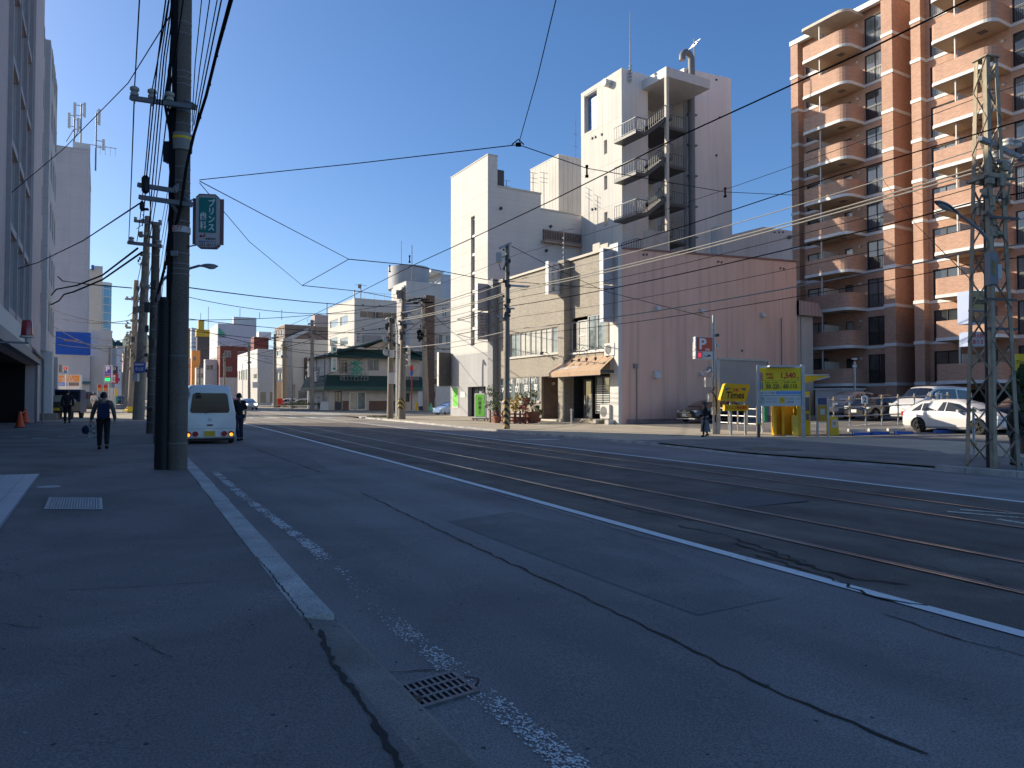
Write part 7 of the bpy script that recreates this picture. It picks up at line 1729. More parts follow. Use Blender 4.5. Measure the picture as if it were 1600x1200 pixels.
mb=MB();mb.box(-.72,.72,.0,1.9,.45,.72);mb.box(-.72,-.66,.0,1.9,.72,1.02);mb.box(.66,.72,.0,1.9,.72,1.02);mb.box(-.72,.72,-.02,.04,.45,1.02);t.part('cargo_bed',mb,mat('truck olive',(.05,.05,.035),.5,.1))
mb=MB();i=9
for j in range(i):
 a,b=math.pi*j/i,math.pi*(j+1)/i;mb.quad((-.62*math.cos(a),.1,.7+.72*math.sin(a)),(-.62*math.cos(b),.1,.7+.72*math.sin(b)),(-.62*math.cos(b),1.8,.7+.72*math.sin(b)),(-.62*math.cos(a),1.8,.7+.72*math.sin(a)))
mb.poly([(-.62*math.cos(math.pi*j/i),.1,.7+.72*math.sin(math.pi*j/i)) for j in range(i+1)]);t.part('cargo_cover',mb,mat('canvas',(.36,.34,.27),.9,.15,3),smooth=True)
mb=MB();mb.prism([(2.0,.35),(3.3,.35),(3.3,.95),(3.05,1.75),(2.0,1.78)],'x',-.7,.7);t.part('cab',mb,mat('truck blue',(.02,.05,.13),.3,.05))
mb=MB();mb.box(-.62,.62,1.985,1.998,1.2,1.65);t.part('cab_window',mb,M['carglass'])
mb=MB();mb.box(-.17,.17,-.05,-.02,.50,.67);t.part('number_plate',mb,M['plateyellow'])
for x in(-.6,.6):mb=MB();mb.box(x-.1,x+.1,-.05,-.02,.5,.62);t.part('tail_light',mb,M['lampred'])
for x in(-.6,.6):
 for y in(.55,2.6):mb=MB();mb.cyl((x,y,.27),(1,0,0),.27,.15,18);t.part('wheel',mb,M['tyre'],smooth=True)
# ---------------------------------------------------------------- parking signs, payment hut, fences
def camT(name,label,cat,x,y,dz=.1,rz=0.0,group=None,D=None):
 P,D_=pg(x,y,dz) if D is None else(pd(x,y,D),D)
 t=T(name,label,cat,P,-RAD(30)+rz,group);t.k=D_/F;t.D=D_;t.x0,t.y0=x,y
 t.X=lambda px:(px-t.x0)*t.k
 t.Z=lambda py:(t.y0-py)*t.k
 return t
t=camT('sign_pole','grey steel pole with boxes and a round mirror in front of the pink wall','pole',1116.5,679)
k=t.k;mb=MB();mb.tube([(0,0,-.1),(0,0,t.Z(600)),(-.02,0,t.Z(492))],[.095,.085,.06],12);t.part('column',mb,M['steel'],smooth=True)
mb=MB();mb.box(t.X(1120),t.X(1124.5),-.1,.05,-.05,t.Z(562));t.part('side_post',mb,M['steel'])
mb=MB();mb.lathe([(5.5*k,-.02),(5.5*k,.02),(4.5*k,.05)],(0,0,0),18);o=t.part('round_mirror',mb,mat('mirror back',(.20,.24,.30),.4,.05));o.location=(t.X(1107),-.15,t.Z(578));o.rotation_euler=(RAD(70),RAD(-25),RAD(-35))
mb=MB();mb.bar((t.X(1107),-.1,t.Z(578)),(0,0,t.Z(583)),.03,.03);t.part('mirror_arm',mb,M['darkgrey'])
for x0,x1,y0,y1,m in((1101,1112,590,605,'cream'),(1106,1112,615,628,'offwhite'),(1112,1117,636,648,'cream'),(1119.5,1123,538,543,'offwhite'),(1119,1123,522,526,'darkgrey')):
 mb=MB();mb.box(t.X(x0),t.X(x1),-.22,.08,t.Z(y1),t.Z(y0));t.part('box',mb,M[m])
mb=MB();mb.tube([(.0,-.1,t.Z(605)),(-.15,-.1,t.Z(612)),(0,-.1,t.Z(618)),(.1,-.1,t.Z(630)),(0,-.1,t.Z(660))],.025,6);t.part('cable',mb,M['cable'])
PZ=t.loc.copy();PK=t.k;PD=t.D
p=pd(1098,561,PD-.1);t=T('parking_sign','orange red parking sign with a white P and 24h on the grey steel pole','sign',p,-RAD(30)+RAD(12));k=PK
mb=MB();w_=15.5*k;h=34.5*k;mb.box(-w_*.9,w_*.95,-.14,.14,0,h);t.part('casing',mb,M['offwhite']);mb=MB();mb.box(-w_*.9-.02,-w_*.9,-.145,.145,0,h);t.part('sun_painted_edge',mb,M['whitepaint'])  # left side of the casing painted whiter to stand in for sunlight
mb=MB();mb.box(-w_*.8,w_*.9,-.15,-.14,h*.34,h*.97);t.part('orange_face',mb,mat('sign vermilion',(.62,.08,.03),.4,.04))
put_text(t,'lettering','P',(-w_*.12,-.155,h*.68),M['inkwhite'],height=h*.5,width=w_*.78,bold=.03);put_text(t,'lettering','24h',(w_*.35,-.155,h*.425),M['inkwhite'],height=h*.11,bold=.02)
mb=MB();mb.box(-w_*.78,-w_*.2,-.152,-.14,h*.03,h*.31);t.part('full_lamp_frame',mb,M['darkgrey']);mb=MB();mb.box(-w_*.7,-w_*.28,-.156,-.15,h*.06,h*.28);t.part('full_lamp',mb,mat('lamp red face',(.62,.05,.07),.4,.1,9,emit=.25))
mb=MB();mb.poly([(-w_*.1,-.15,h*.12),(w_*.4,-.15,h*.14),(w_*.5,-.15,h*.22),(w_*.8,-.15,h*.12),(w_*.4,-.15,h*.10)]);t.part('arrow',mb,M['ink'])
t=camT('parking_name_sign','yellow slanted parking company sign reading 24h above a small strip, on two legs','sign',1153,681,rz=RAD(6));k=t.k
pts=[(t.X(1122),t.Z(626)),(t.X(1164),t.Z(628)),(t.X(1172),t.Z(601)),(t.X(1130.5),t.Z(599))]
def rnd_poly(p,r=.12):
 o=[];n=len(p)
 for i in range(n):
  a,b,c=Vector((*p[i-1],0)),Vector((*p[i],0)),Vector((*p[(i+1)%n],0));d0,d1=(a-b).normalized(),(c-b).normalized()
  for q in(0,.33,.67,1):o.append(tuple((b+d0*r*(1-q)**2+d1*r*q**2)[:2]))
 return o
mb=MB();mb.prism(rnd_poly(pts),'y',-.16,.12);t.part('panel',mb,M['yellow'])
cx,cz=t.X(1147),t.Z(613.5)
mb=MB();mb.prism(rnd_poly([(cx+(a-cx)*.84,cz+(b-cz)*.78) for a,b in pts],.1),'y',-.166,-.158);t.part('inner_panel',mb,mat('sign yellow',(.85,.50,.01),.4,.03))
mb=MB();mb.poly([(t.X(1131),-.17,t.Z(606.5)),(t.X(1141.5),-.17,t.Z(606.5)),(t.X(1131.5),-.17,t.Z(611))]);mb.poly([(t.X(1154),-.17,t.Z(606.5)),(t.X(1165),-.17,t.Z(606.5)),(t.X(1162),-.17,t.Z(611.5))]);t.part('black_wedge',mb,M['inkgrey'])
put_text(t,'lettering','24h',(cx+.02,-.172,t.Z(609.3)),M['inkred'],height=5*k,bold=.02,shear=.1)
put_text(t,'lettering','Times',(cx,-.172,t.Z(617.5)),M['ink'],width=29*k,height=11*k,bold=.02,shear=.18)
mb=MB();mb.box(t.X(1130),t.X(1169),-.14,.1,t.Z(642),t.Z(632.5));t.part('strip_panel',mb,M['yellow'])
put_text(t,'lettering','タイムズ電車通南',(t.X(1149),-.146,t.Z(637)),M['inkred'],width=34*k,height=5*k,bold=.02)
for x in(1142,1165.5):mb=MB();mb.box(t.X(x)-.05,t.X(x)+.05,-.03,.05,-.1,t.Z(626));t.part('leg',mb,M['steel'])
def pipefence(label,pts,posts,H=1.25,bars=(.42,.8,1.18)):
 t=T('pipe_fence',label,'fence',pts[0]);mb=MB();a,b=Vector(pts[0]),Vector(pts[1])
 for z in bars:mb.tube([a+UPV*z,b+UPV*z],.03,8)
 t.part('rail',mb,M['steel'],world=True,smooth=True)
 for i in range(posts):
  p=a+(b-a)*i/(posts-1);mb=MB();mb.tube([p-UPV*.1,p+UPV*(H+.08)],.035,8);ps=t.part('post',mb,M['steel'],world=True,smooth=True);mb=MB()
  for z in bars:mb.cyl(p+UPV*z,(0,0,1),.07,.09,10)
  t.part('joint',mb,mat('brass joint',(.45,.30,.12),.4,.1,5,metal=.4),world=True,parent=ps)
 return t
a,_=pg(1125,672,.1);b,_=pg(1183,676,.1);pipefence('steel pipe fence with brass joints behind the yellow slanted sign',(a,b),5)
a,_=pg(1270,672,.1);b,_=pg(1410,674,.1);a=G(30.5,22.6);b=G(36.5,19.6);pipefence('long steel pipe fence with brass joints and bay numbers in front of the parked cars',(pd(1268,670,38)*1,pd(1412,662,38)*1) if False else(G(32.9,24.7),G(37.6,20.6)),9,H=1.5,bars=(.55,1.0,1.42))
a,_=pg(1522,712,.1);mb=MB();mb.tube([a,a+UPV*1.5],.04,8);t=T('fence_post','single grey steel post with clamp joints just left of the lattice pole','post',a);t.part('column',mb,M['steel'],world=True);mb=MB()
for z in(.35,.95,1.4):mb.cyl(a+UPV*z,(0,0,1),.085,.1,10)
t.part('joint',mb,MATS['brass joint'],world=True)
for(u,v,ch,lab) in((34.6,23.2,'2','white bay number plate 2 on the long pipe fence'),(37.3,20.9,'1','white bay number plate 1 on the long pipe fence, in front of the minivan')):
 p=G(u,v)+UPV*1.35-CF*.06;t=T('number_sign',lab,'sign',p,-RAD(30));mb=MB();mb.box(-.16,.16,-.015,.015,-.2,.2);t.part('panel',mb,M['whitepaint']);put_text(t,'lettering',ch,(0,-.02,0),M['ink'],height=.26,bold=.02)
t=camT('price_board','large yellow parking price board on two steel posts beside the yellow payment machine','sign board',1219,684.5,rz=RAD(-4));k=t.k
Xb,Zb=t.X,t.Z
for x0,x1,yb in((1184,1188,683),(1251.5,1256.5,687)):mb=MB();mb.box(Xb(x0),Xb(x1),-.08,.08,-.15,Zb(570));t.part('post',mb,M['steel'])
mb=MB();mb.box(Xb(1185.5),Xb(1252),-.04,.06,Zb(634.5),Zb(571.5));t.part('panel',mb,M['whitepaint'])
mb=MB();mb.box(Xb(1186.5),Xb(1251),-.05,-.04,Zb(610.5),Zb(575));yp=t.part('yellow_field',mb,mat('lemon panel',(.92,.66,.01),.45,.03))
mb=MB();mb.box(Xb(1200),Xb(1240),-.42,-.02,Zb(574),Zb(571.5));t.part('light_hood',mb,M['offwhite'])
def tx(body,x,y,m,**kw):put_text(t,'lettering',body,(Xb(x),-.056,Zb(y)),M[m],**{a:(b*k if a in('width','height') else b) for a,b in kw.items()})
tx('1,540',1232,587.5,'inkred',width=22,height=10.5,bold=.03);tx('円',1246,591,'inkred',height=3)
tx('駐車後',1203.5,585,'inkred',width=11,height=4.4,bold=.02);tx('24時間',1203.5,590.5,'inkred',width=11,height=4,bold=.02)
tx('8:00〜22:00',1206,598,'ink',width=19,height=2.6);tx('22:00〜8:00',1234,597.6,'ink',width=19,height=2.6)
tx('30',1201,604,'ink',width=8,height=7,bold=.02);tx('分',1206.8,606,'ink',height=2);tx('220',1213,604,'ink',width=9.5,height=7,bold=.02);tx('円',1219.5,606,'ink',height=2)
tx('60',1228,603.6,'ink',width=8,height=7,bold=.02);tx('分',1233.6,606,'ink',height=2);tx('110',1240,603.6,'ink',width=9.5,height=7,bold=.02);tx('円',1246.5,606,'ink',height=2)
mb=MB();mb.box(Xb(1187.5),Xb(1192.5),-.056,-.05,Zb(595),Zb(582.5));t.part('pink_block',mb,mat('pink red',(.62,.06,.10),.5,0));mb=MB();mb.box(Xb(1188),Xb(1193),-.056,-.05,Zb(608.5),Zb(596.5));t.part('black_block',mb,M['inkgrey'])
put_text(t,'lettering',vtext('最大料金'),(Xb(1190),-.06,Zb(588.7)),M['inkwhite'],height=10.5*k,width=2.8*k);put_text(t,'lettering',vtext('通常料金'),(Xb(1190.5),-.06,Zb(602.5)),M['inkwhite'],height=10.5*k,width=2.8*k)
mb=MB();mb.box(Xb(1187),Xb(1251),-.052,-.045,Zb(594.6),Zb(594.2));mb.box(Xb(1220.4),Xb(1220.8),-.052,-.045,Zb(608),Zb(595));mb.box(Xb(1187),Xb(1251),-.052,-.045,Zb(618.6),Zb(618.0));t.part('rule',mb,M['inkgrey'])
mb=MB();mb.box(Xb(1213),Xb(1251),-.052,-.04,Zb(616),Zb(611.5));t.part('blue_strip',mb,mat('card blue',(.18,.38,.7),.5,.25,14))
mb=MB();mb.box(Xb(1218.5),Xb(1226),-.052,-.04,Zb(630.5),Zb(621));t.part('yellow_tile',mb,M['yellow']);put_text(t,'lettering','Times',(Xb(1222.2),-.056,Zb(625)),M['ink'],width=6*k)
mb=MB();mb.tube([Vector((Xb(1191.5)+3.6*k*math.cos(a),-.05,Zb(625.5)+4.8*k*math.sin(a))) for a in[6.2832*q/20 for q in range(21)]],.012,5,cap=False);t.part('ring_emblem',mb,mat('emblem green',(.05,.35,.2),.5,0));tx('7',1191.5,625.5,'inkred',height=5,bold=.02)
tx('現金・カード・提携店',1200,614,'ink',width=22,height=2.2);tx('セブン-イレブン',1206,623,'ink',width=16,height=2.6);tx('お買い物サービス券あり',1206,628,'inkgrey',width=17,height=1.8);tx('タイムズカーシェア',1238.5,623,'ink',width=22,height=2.8);tx('車両設置台数',1234,628,'inkgrey',width=11,height=2);
t=camT('payment_machine','yellow parking payment booth with machine and winged canopy right of the price board','payment machine',1237,681.5,rz=RAD(-10));k=t.k
X,Z_=t.X,t.Z
yd=mat('booth yellow',(.82,.47,.01),.45,.08,3)
mb=MB();mb.box(X(1209),X(1242),.35,.42,.05,Z_(612));mb.box(X(1209),X(1213),-.25,.4,.05,Z_(634));mb.box(X(1222),X(1226),-.1,.4,.05,Z_(633));t.part('booth_panel',mb,yd)
mb=MB();mb.box(X(1243),X(1263),-.25,.5,.05,Z_(612));cab=t.part('machine_cabinet',mb,M['yellow'])
mb=MB();mb.box(X(1256),X(1262),-.262,-.25,Z_(642),Z_(621));mb.box(X(1256.5),X(1261),-.262,-.25,Z_(656),Z_(646));t.part('machine_slots',mb,M['inkgrey'],parent=cab)
mb=MB();mb.box(X(1257),X(1261),-.262,-.25,Z_(620),Z_(617));t.part('notice',mb,M['offwhite'],parent=cab)
mb=MB();mb.box(X(1236),X(1244),-.45,-.1,.05,Z_(649));t.part('bin',mb,mat('lemon bin',(.85,.68,.12),.45,.05,3))
mb=MB();mb.box(X(1226),X(1243),-.4,.5,-.1,.06);t.part('base_slab',mb,M['kerb'])
mb=MB();mb.poly([(X(1243),-.6,Z_(587)),(X(1287),-.6,Z_(588)),(X(1289),-.6,Z_(590)),(X(1270),-.6,Z_(595)),(X(1243),-.6,Z_(602))]);mb.poly([(X(1243),.8,Z_(587)),(X(1287),.8,Z_(588)),(X(1289),.8,Z_(590)),(X(1270),.8,Z_(595)),(X(1243),.8,Z_(602))])
mb.quad((X(1243),-.6,Z_(602)),(X(1270),-.6,Z_(595)),(X(1270),.8,Z_(595)),(X(1243),.8,Z_(602)));mb.quad((X(1270),-.6,Z_(595)),(X(1289),-.6,Z_(590)),(X(1289),.8,Z_(590)),(X(1270),.8,Z_(595)))
cn=t.part('canopy',mb,yd,fix=False);mb=MB();mb.box(X(1243),X(1288),-.62,.82,Z_(587.5),Z_(586));mb.bar((X(1270),-.62,Z_(594.5)),(X(1289),-.62,Z_(589.5)),.03,.05);t.part('canopy_top',mb,M['offwhite'],parent=cn)
mb=MB();mb.box(X(1243),X(1247),-.2,.2,.0,Z_(588));t.part('canopy_post',mb,M['steel'])
t=camT('green_panel','green panel on white posts between the slanted sign and the price board','panel',1201,676);mb=MB();mb.box(t.X(1198),t.X(1202),.3,.36,t.Z(660),t.Z(636));t.part('panel',mb,mat('mid green',(.02,.30,.14),.5,.05));mb=MB();mb.box(t.X(1193.5),t.X(1196.5),.25,.33,0,t.Z(634));t.part('post',mb,M['whitepaint'])
t=camT('fence_post','short dark post with a yellow cap at the left foot of the price board','post',1186,684);mb=MB();mb.box(t.X(1184),t.X(1187),-.06,.06,0,t.Z(663));t.part('column',mb,M['darkgrey']);mb=MB();mb.box(t.X(1186.8),t.X(1190),-.05,.05,t.Z(665),t.Z(660));t.part('cap',mb,M['yellow'])
t=camT('info_board','ochre information board with a dark blue top on two steel legs','sign board',1285,684);k=t.k
for x in(1277.5,1294):mb=MB();mb.box(t.X(x)-.04,t.X(x)+.04,-.03,.03,-.15,t.Z(621));t.part('leg',mb,M['steel'])
mb=MB();mb.box(t.X(1277),t.X(1292),-.045,-.03,t.Z(659),t.Z(633));t.part('panel',mb,mat('ochre panel',(.46,.25,.02),.5,.06));mb=MB();mb.box(t.X(1278),t.X(1291.5),-.046,-.03,t.Z(632.5),t.Z(622));t.part('dark_panel',mb,mat('navy panel',(.06,.07,.14),.5,.1));mb=MB();mb.box(t.X(1281.5),t.X(1288.5),-.05,-.04,t.Z(648),t.Z(639));t.part('notice',mb,M['cream'])
mb=MB();mb.box(t.X(1277),t.X(1294),-.02,.02,t.Z(661),t.Z(660));t.part('crossbar',mb,M['steel'])
t=camT('ticket_box','low yellow curved machine with a white panel beside the information board','machine',1302,680);mb=MB();mb.prism([(t.X(1295.5),0),(t.X(1309),0),(t.X(1308),t.Z(665)),(t.X(1307),t.Z(652)),(t.X(1296),t.Z(652))],'y',-.15,.3);t.part('casing',mb,M['yellow']);mb=MB();mb.box(t.X(1297),t.X(1306),-.16,-.15,t.Z(668),t.Z(656));pn=t.part('white_panel',mb,M['offwhite']);mb=MB();mb.box(t.X(1299.5),t.X(1303.5),-.165,-.155,t.Z(664),t.Z(659));t.part('orange_tile',mb,M['orange'],parent=pn)
def stopper(u,v,m,lab,rz=RAD(60),L=.6):
 p=G(u,v);t=T('wheel_stop',lab,'wheel stop',p,rz,'wheel stops in the car park');mb=MB();mb.prism([(-.12,0),(.12,0),(.09,.13),(-.09,.13)],'y',-L,L);t.part('block',mb,m)
bl=mat('faded blue paint',(.05,.13,.42),.7,.2,6)
for x,y,m,lab in((1346,680,bl,'blue painted wheel stop, leftmost of three in the car park'),(1412,678.5,bl,'blue painted wheel stop beside the rear wheel of the white hatchback'),(1474,676.5,bl,'blue painted wheel stop in front of the white hatchback door'),(1338,674.5,M['kerb'],'pale concrete wheel stop, leftmost pale one in the car park'),(1370,674,M['kerb'],'pale concrete wheel stop, middle pale one in the car park'),(1400,673.5,M['kerb'],'pale concrete wheel stop, rightmost pale one in the car park'),(1375,679,bl,'faded blue wheel stop next to the pale middle one')):
 p,_=pg(x,y,.1);p.z=road_z(p.x,p.y)+.1;stopper(p.x,p.y,m,lab,RAD(-32)+math.pi/2,.38)
t=camT('light_pole','thin grey lamp pole standing before the brick apartments','lamp pole',1336,640,D=46);mb=MB();mb.tube([(0,0,-.5),(0,0,t.Z(565))],.07,8);t.part('column',mb,M['steel']);mb=MB();mb.box(-.1,.1,-.1,.1,t.Z(574),t.Z(570));mb.box(-.14,.12,-.12,.1,t.Z(562),t.Z(559.5));t.part('lamp_head',mb,M['offwhite'])
D=24;t=T('parking_box_sign','tall box sign with pale blue side and ochre face, behind the lattice pole','sign',pd(1525,505.5,D),-RAD(30)+RAD(10));k=D/F
mb=MB();mb.box(-14*k,16*k,-.1,.45,0,51*k);t.part('casing',mb,mat('pale blue casing',(.36,.43,.62),.5,.05));mb=MB();mb.box(-13*k,15*k,-.11,-.1,21*k,50*k);t.part('ochre_face',mb,mat('ochre face',(.36,.27,.10),.5,.04));put_text(t,'lettering','Times',(1*k,-.115,35*k),M['ink'],width=23*k,height=11*k,shear=.2,bold=.02)
mb=MB();mb.box(-13*k,15*k,-.11,-.1,1.5*k,20*k);t.part('dark_frame',mb,M['darkframe']);mb=MB();mb.box(-11.5*k,13*k,-.115,-.11,3*k,18.5*k);t.part('brown_face',mb,mat('dull orange face',(.26,.12,.05),.4,.1));put_text(t,'lettering','P',(-4*k,-.12,11*k),M['orange'],height=11*k,bold=.03)
t=T('parking_box_sign','white box sign with red characters, below the ochre one behind the lattice pole','sign',pd(1526,541,D),-RAD(30)+RAD(10));mb=MB();mb.box(-14*k,16*k,-.1,.4,0,22.5*k);t.part('casing',mb,MATS['pale blue casing']);mb=MB();mb.box(-13*k,15.5*k,-.11,-.1,.8*k,22*k);t.part('face',mb,mat('pinkish white face',(.52,.46,.45),.5,.04));put_text(t,'lettering','最大料金',(1.5*k,-.115,16*k),M['inkred'],width=26*k,height=8*k,bold=.02);put_text(t,'lettering','あります',(1.5*k,-.115,6.5*k),M['inkred'],width=26*k,height=8*k,bold=.02)
t=T('sign_post','dark grey post carrying the two box signs behind the lattice pole','post',pd(1546,700,D));mb=MB();b=t.loc;mb.tube([b-UPV*1,b+UPV*5.3],.07,10);t.part('column',mb,M['darkgrey'],world=True)
D=24;t=T('banner_flag','yellow banner flag on a white pole above the dark green shrub at the right edge','flag',pd(1583,700,D),-RAD(30));mb=MB();k=D/F;mb.tube([(0,0,-.5),(0,0,150*k)],.02,8);t.part('pole',mb,M['whitepaint']);mb=MB();mb.lathe([(.035,0),(.035,.06)],(0,0,150*k),8);t.part('finial',mb,M['whitepaint'])
mb=MB();n=8
for j in range(n):
 x0,x1=2*k+40*k*j/n,2*k+40*k*(j+1)/n;y0,y1=.03*math.sin(j*1.2),.03*math.sin((j+1)*1.2);mb.quad((x0,y0,121*k),(x1,y1,121*k),(x1,y1,147*k),(x0,y0,147*k))
fl_=t.part('cloth',mb,M['yellow'],fix=False);put_text(t,'lettering','Times',(16*k,-.06,134*k),M['brown'],width=22*k,height=6*k,shear=.2)
# ---------------------------------------------------------------- ground ironwork
def grate():pass
q=[pg(x,y)[0] for x,y in((613,1077),(707,1054),(744,1081),(649,1113))]
c=sum(q,Vector())/4;ax=((q[1]-q[0])+(q[2]-q[3]))/4;ay=((q[3]-q[0])+(q[2]-q[1]))/4
t=T('drain_grate','rectangular iron drain grate at the kerb in the near foreground','drain grate',(c.x,c.y,road_z(c.x,c.y)))
zz=Vector((0,0,.006));X_,Y_=ax,ay;xn,yn=ax.normalized(),ay.normalized();la,lb=ax.length,ay.length
mb=MB();mb.obox(zz*.6,X_,Y_,Vector((0,0,.002)));t.part('pit',mb,mat('near black pit',(.004,.004,.005),.5,0))  # flat near-black plate under the bars
mb=MB();o=Vector((0,0,.008))
for s in(-1,1):mb.obox(o+Y_*s,X_+xn*.012,yn*.014,Vector((0,0,.008)));mb.obox(o+X_*s,xn*.014,Y_,Vector((0,0,.008)))
t.part('frame',mb,mat('cast iron',(.15,.15,.16),.5,.25,12,metal=.5))
mb=MB()
for j in range(1,10):mb.obox(o+X_*(-1+2*j/10)+Vector((0,0,.001)),xn*.007,Y_*.97,Vector((0,0,.006)))
for j in(-1/3,1/3):mb.obox(o+Y_*j+Vector((0,0,.002)),X_*.98,yn*.009,Vector((0,0,.006)))
t.part('grid',mb,MATS['cast iron'])
mb=MB()
for j in range(5):
 a=-X_*.75+Y_*(.1+.15*j)+xn*.02*math.sin(j);mb.obox(a+Vector((0,0,.014)),xn*.02,yn*.012,Vector((0,0,.002)))
t.part('dead_leaves',mb,mat('dead leaf',(.10,.06,.04),.9,.3,20))
q=[pg(x,y,.1)[0] for x,y in((69,797),(160,797),(159,779),(77,778))];c=sum(q,Vector())/4;ax=((q[1]-q[0])+(q[2]-q[3]))/4;ay=((q[3]-q[0])+(q[2]-q[1]))/4
t=T('access_cover','pale rectangular studded access cover set in the left pavement','access cover',(c.x,c.y,road_z(c.x,c.y)+.1));mb=MB();mb.obox(Vector((0,0,.004)),ax,ay,Vector((0,0,.004)));t.part('plate',mb,mat('cover grey',(.10,.105,.11),.6,.2,6));mb=MB()
xn,yn=ax.normalized(),ay.normalized();n1,n2=int(ax.length/.035),int(ay.length/.035)
for i in range(-n1+1,n1):
 for j in range(-n2+1,n2):mb.obox(xn*.035*i+yn*.035*j+Vector((0,0,.010)),(xn+yn)*.0085,(yn-xn)*.0085,Vector((0,0,.003)))
for s in(-1,1):mb.obox(ay*s*.97+Vector((0,0,.010)),ax*.98,yn*.014,Vector((0,0,.003)));mb.obox(ax*s*.97+Vector((0,0,.010)),xn*.014,ay,Vector((0,0,.003)))
t.part('studs',mb,mat('cover studs',(.34,.35,.37),.5,.12,8))
def disc(name,label,x,y,rx,dz,m):
 p,D=pg(x,y,dz);mb=MB();mb.lathe([(rx,0),(rx,.008),(rx*.94,.011),(0.01,.011)],(0,0,0),28);solo(name,mb,m,label,'manhole cover',loc=None).location=(p.x,p.y,road_z(p.x,p.y)+dz)
disc('manhole_cover','small round pale cover by the white tiled forecourt',76,761,.16,.1,MATS['cover studs'])
p,_=pg(1166,781);mb=MB();mb.box(-.75,.75,-.62,.62,0,.008);solo('manhole_cover',mb,mat('grey concrete lid',(.10,.10,.105),.8,.15,6),'square grey lid set between the tram tracks','manhole cover').location=(p.x,p.y,road_z(p.x,p.y)+.005)
p,_=pg(1190,702,.1);mb=MB();mb.box(-1.0,1.0,-.8,.8,0,.006)
for i in range(9):
 for j in range(7):mb.box(-.85+i*.2,-.75+i*.2,-.66+j*.2,-.56+j*.2,.006,.012)
solo('access_cover',mb,mat('buff cover',(.20,.17,.13),.8,.15,8),'buff studded access cover in the dark part of the far pavement','access cover').location=(p.x,p.y,road_z(p.x,p.y)+.107)
p,_=pg(1055,680.5,.1);mb=MB();mb.box(-.4,.4,-.3,.3,0,.006);solo('access_cover',mb,M['conc'],'small grey cover in the sunlit far pavement before the black saloon','access cover').location=(p.x,p.y,road_z(p.x,p.y)+.105)
# ---------------------------------------------------------------- planters before the beige shops
rr=random.Random(31)
def leafclump(mb,c,r,n,s,kmax=0,flat=1.0):
 for _ in range(n):
  while True:
   d=Vector((rr.uniform(-1,1),rr.uniform(-1,1),rr.uniform(-1,1)))
   if .15<d.length<1:break
  p=Vector(c)+Vector((d.x*r[0],d.y*r[1],d.z*r[2]));a=Vector((rr.gauss(0,1),rr.gauss(0,1),rr.gauss(0,1)*flat)).normalized();b=a.cross(Vector((rr.gauss(0,1),rr.gauss(0,1),rr.gauss(0,1)))).normalized();q=s*rr.uniform(.6,1.4)
  mb.quad(p-a*q,p+b*q*.45,p+a*q,p-b*q*.45,rr.randint(0,kmax))
def leafmat(n,c):return mat(n,c,.6,.35,6)
def potted(name,label,p,pot,col,h,spread,n,cat='potted plant'):
 t=T(name,label,cat,p);mb=MB();mb.lathe([(pot*.7,0),(pot,pot*1.3),(pot*1.08,pot*1.3),(pot*1.08,pot*1.5),(pot*.95,pot*1.5),(pot*.9,pot*1.3)],(0,0,0),16);t.part('pot',mb,mat('terracotta',(.26,.10,.06),.8,.2,6),smooth=True)
 mb=MB();
 for k in range(7):a=rr.uniform(0,6.3);mb.tube([(0,0,pot*1.2),(.3*spread*math.cos(a),.3*spread*math.sin(a),pot*1.2+h*.5),(spread*.8*math.cos(a),spread*.8*math.sin(a),pot+h*rr.uniform(.7,1))],[.02,.014,.006],5)
 t.part('stem',mb,M['brown'])
 mb=MB()
 for k in range(9):a=rr.uniform(0,6.3);r_=rr.uniform(0,spread);leafclump(mb,(r_*math.cos(a),r_*math.sin(a),pot*1.3+h*rr.uniform(.35,1)),(spread*.45,spread*.45,h*.18),n//9,.085,len(col)-1)
 t.part('foliage',mb,col,fix=False)
gr=[leafmat('leaf green',(.08,.13,.035)),leafmat('leaf dark',(.03,.06,.02)),leafmat('leaf pale',(.15,.19,.08))]
P_=lambda x,y:pg(x,y,.1)[0]
potted('potted_plant','tall green leafy plant in front of the grey pillar, left of the striped pole',P_(777,661),.3,gr,1.9,.62,420)
potted('potted_plant','plant with yellow and orange autumn leaves right of the striped pole',P_(806,661),.28,[leafmat('leaf orange',(.55,.27,.02)),leafmat('leaf yellow',(.55,.40,.04)),gr[0]],1.5,.5,340)
potted('potted_plant','plant with red leaves behind the little brown fence',P_(818,661),.28,[leafmat('leaf red',(.42,.05,.04)),leafmat('leaf pinkred',(.5,.14,.10)),gr[0]],1.35,.5,320)
potted('potted_plant','greyish green shrub in a large terracotta pot by the recessed entrance',P_(832,661),.52,[leafmat('leaf olive',(.17,.18,.09)),leafmat('leaf khaki',(.25,.24,.13)),gr[1]],1.5,.7,420)
potted('potted_plant','low green plant against the shop wall right of the terracotta pot',P_(841,660),.22,gr,.9,.4,200)
def lowfence(label,pa,pb,n):
 a,b=P_(*pa),P_(*pb);t=T('planter_fence',label,'fence',a,group='little fences before the shop');mb=MB();wd=mat('red brown wood',(.13,.05,.045),.8,.2,8)
 for z in(.2,.42,.64):mb.bar(a+UPV*z,b+UPV*z,.03,.09)
 t.part('rail',mb,wd,world=True)
 for i in range(n):p=a+(b-a)*i/(n-1);mb=MB();mb.box(p.x-.05,p.x+.05,p.y-.05,p.y+.05,p.z-.05,p.z+.85);t.part('post',mb,wd,world=True)
lowfence('low red brown rail fence left of the striped pole',(766,660),(786,661.5),4);lowfence('low red brown rail fence right of the striped pole',(796,662),(821,662.5),4)
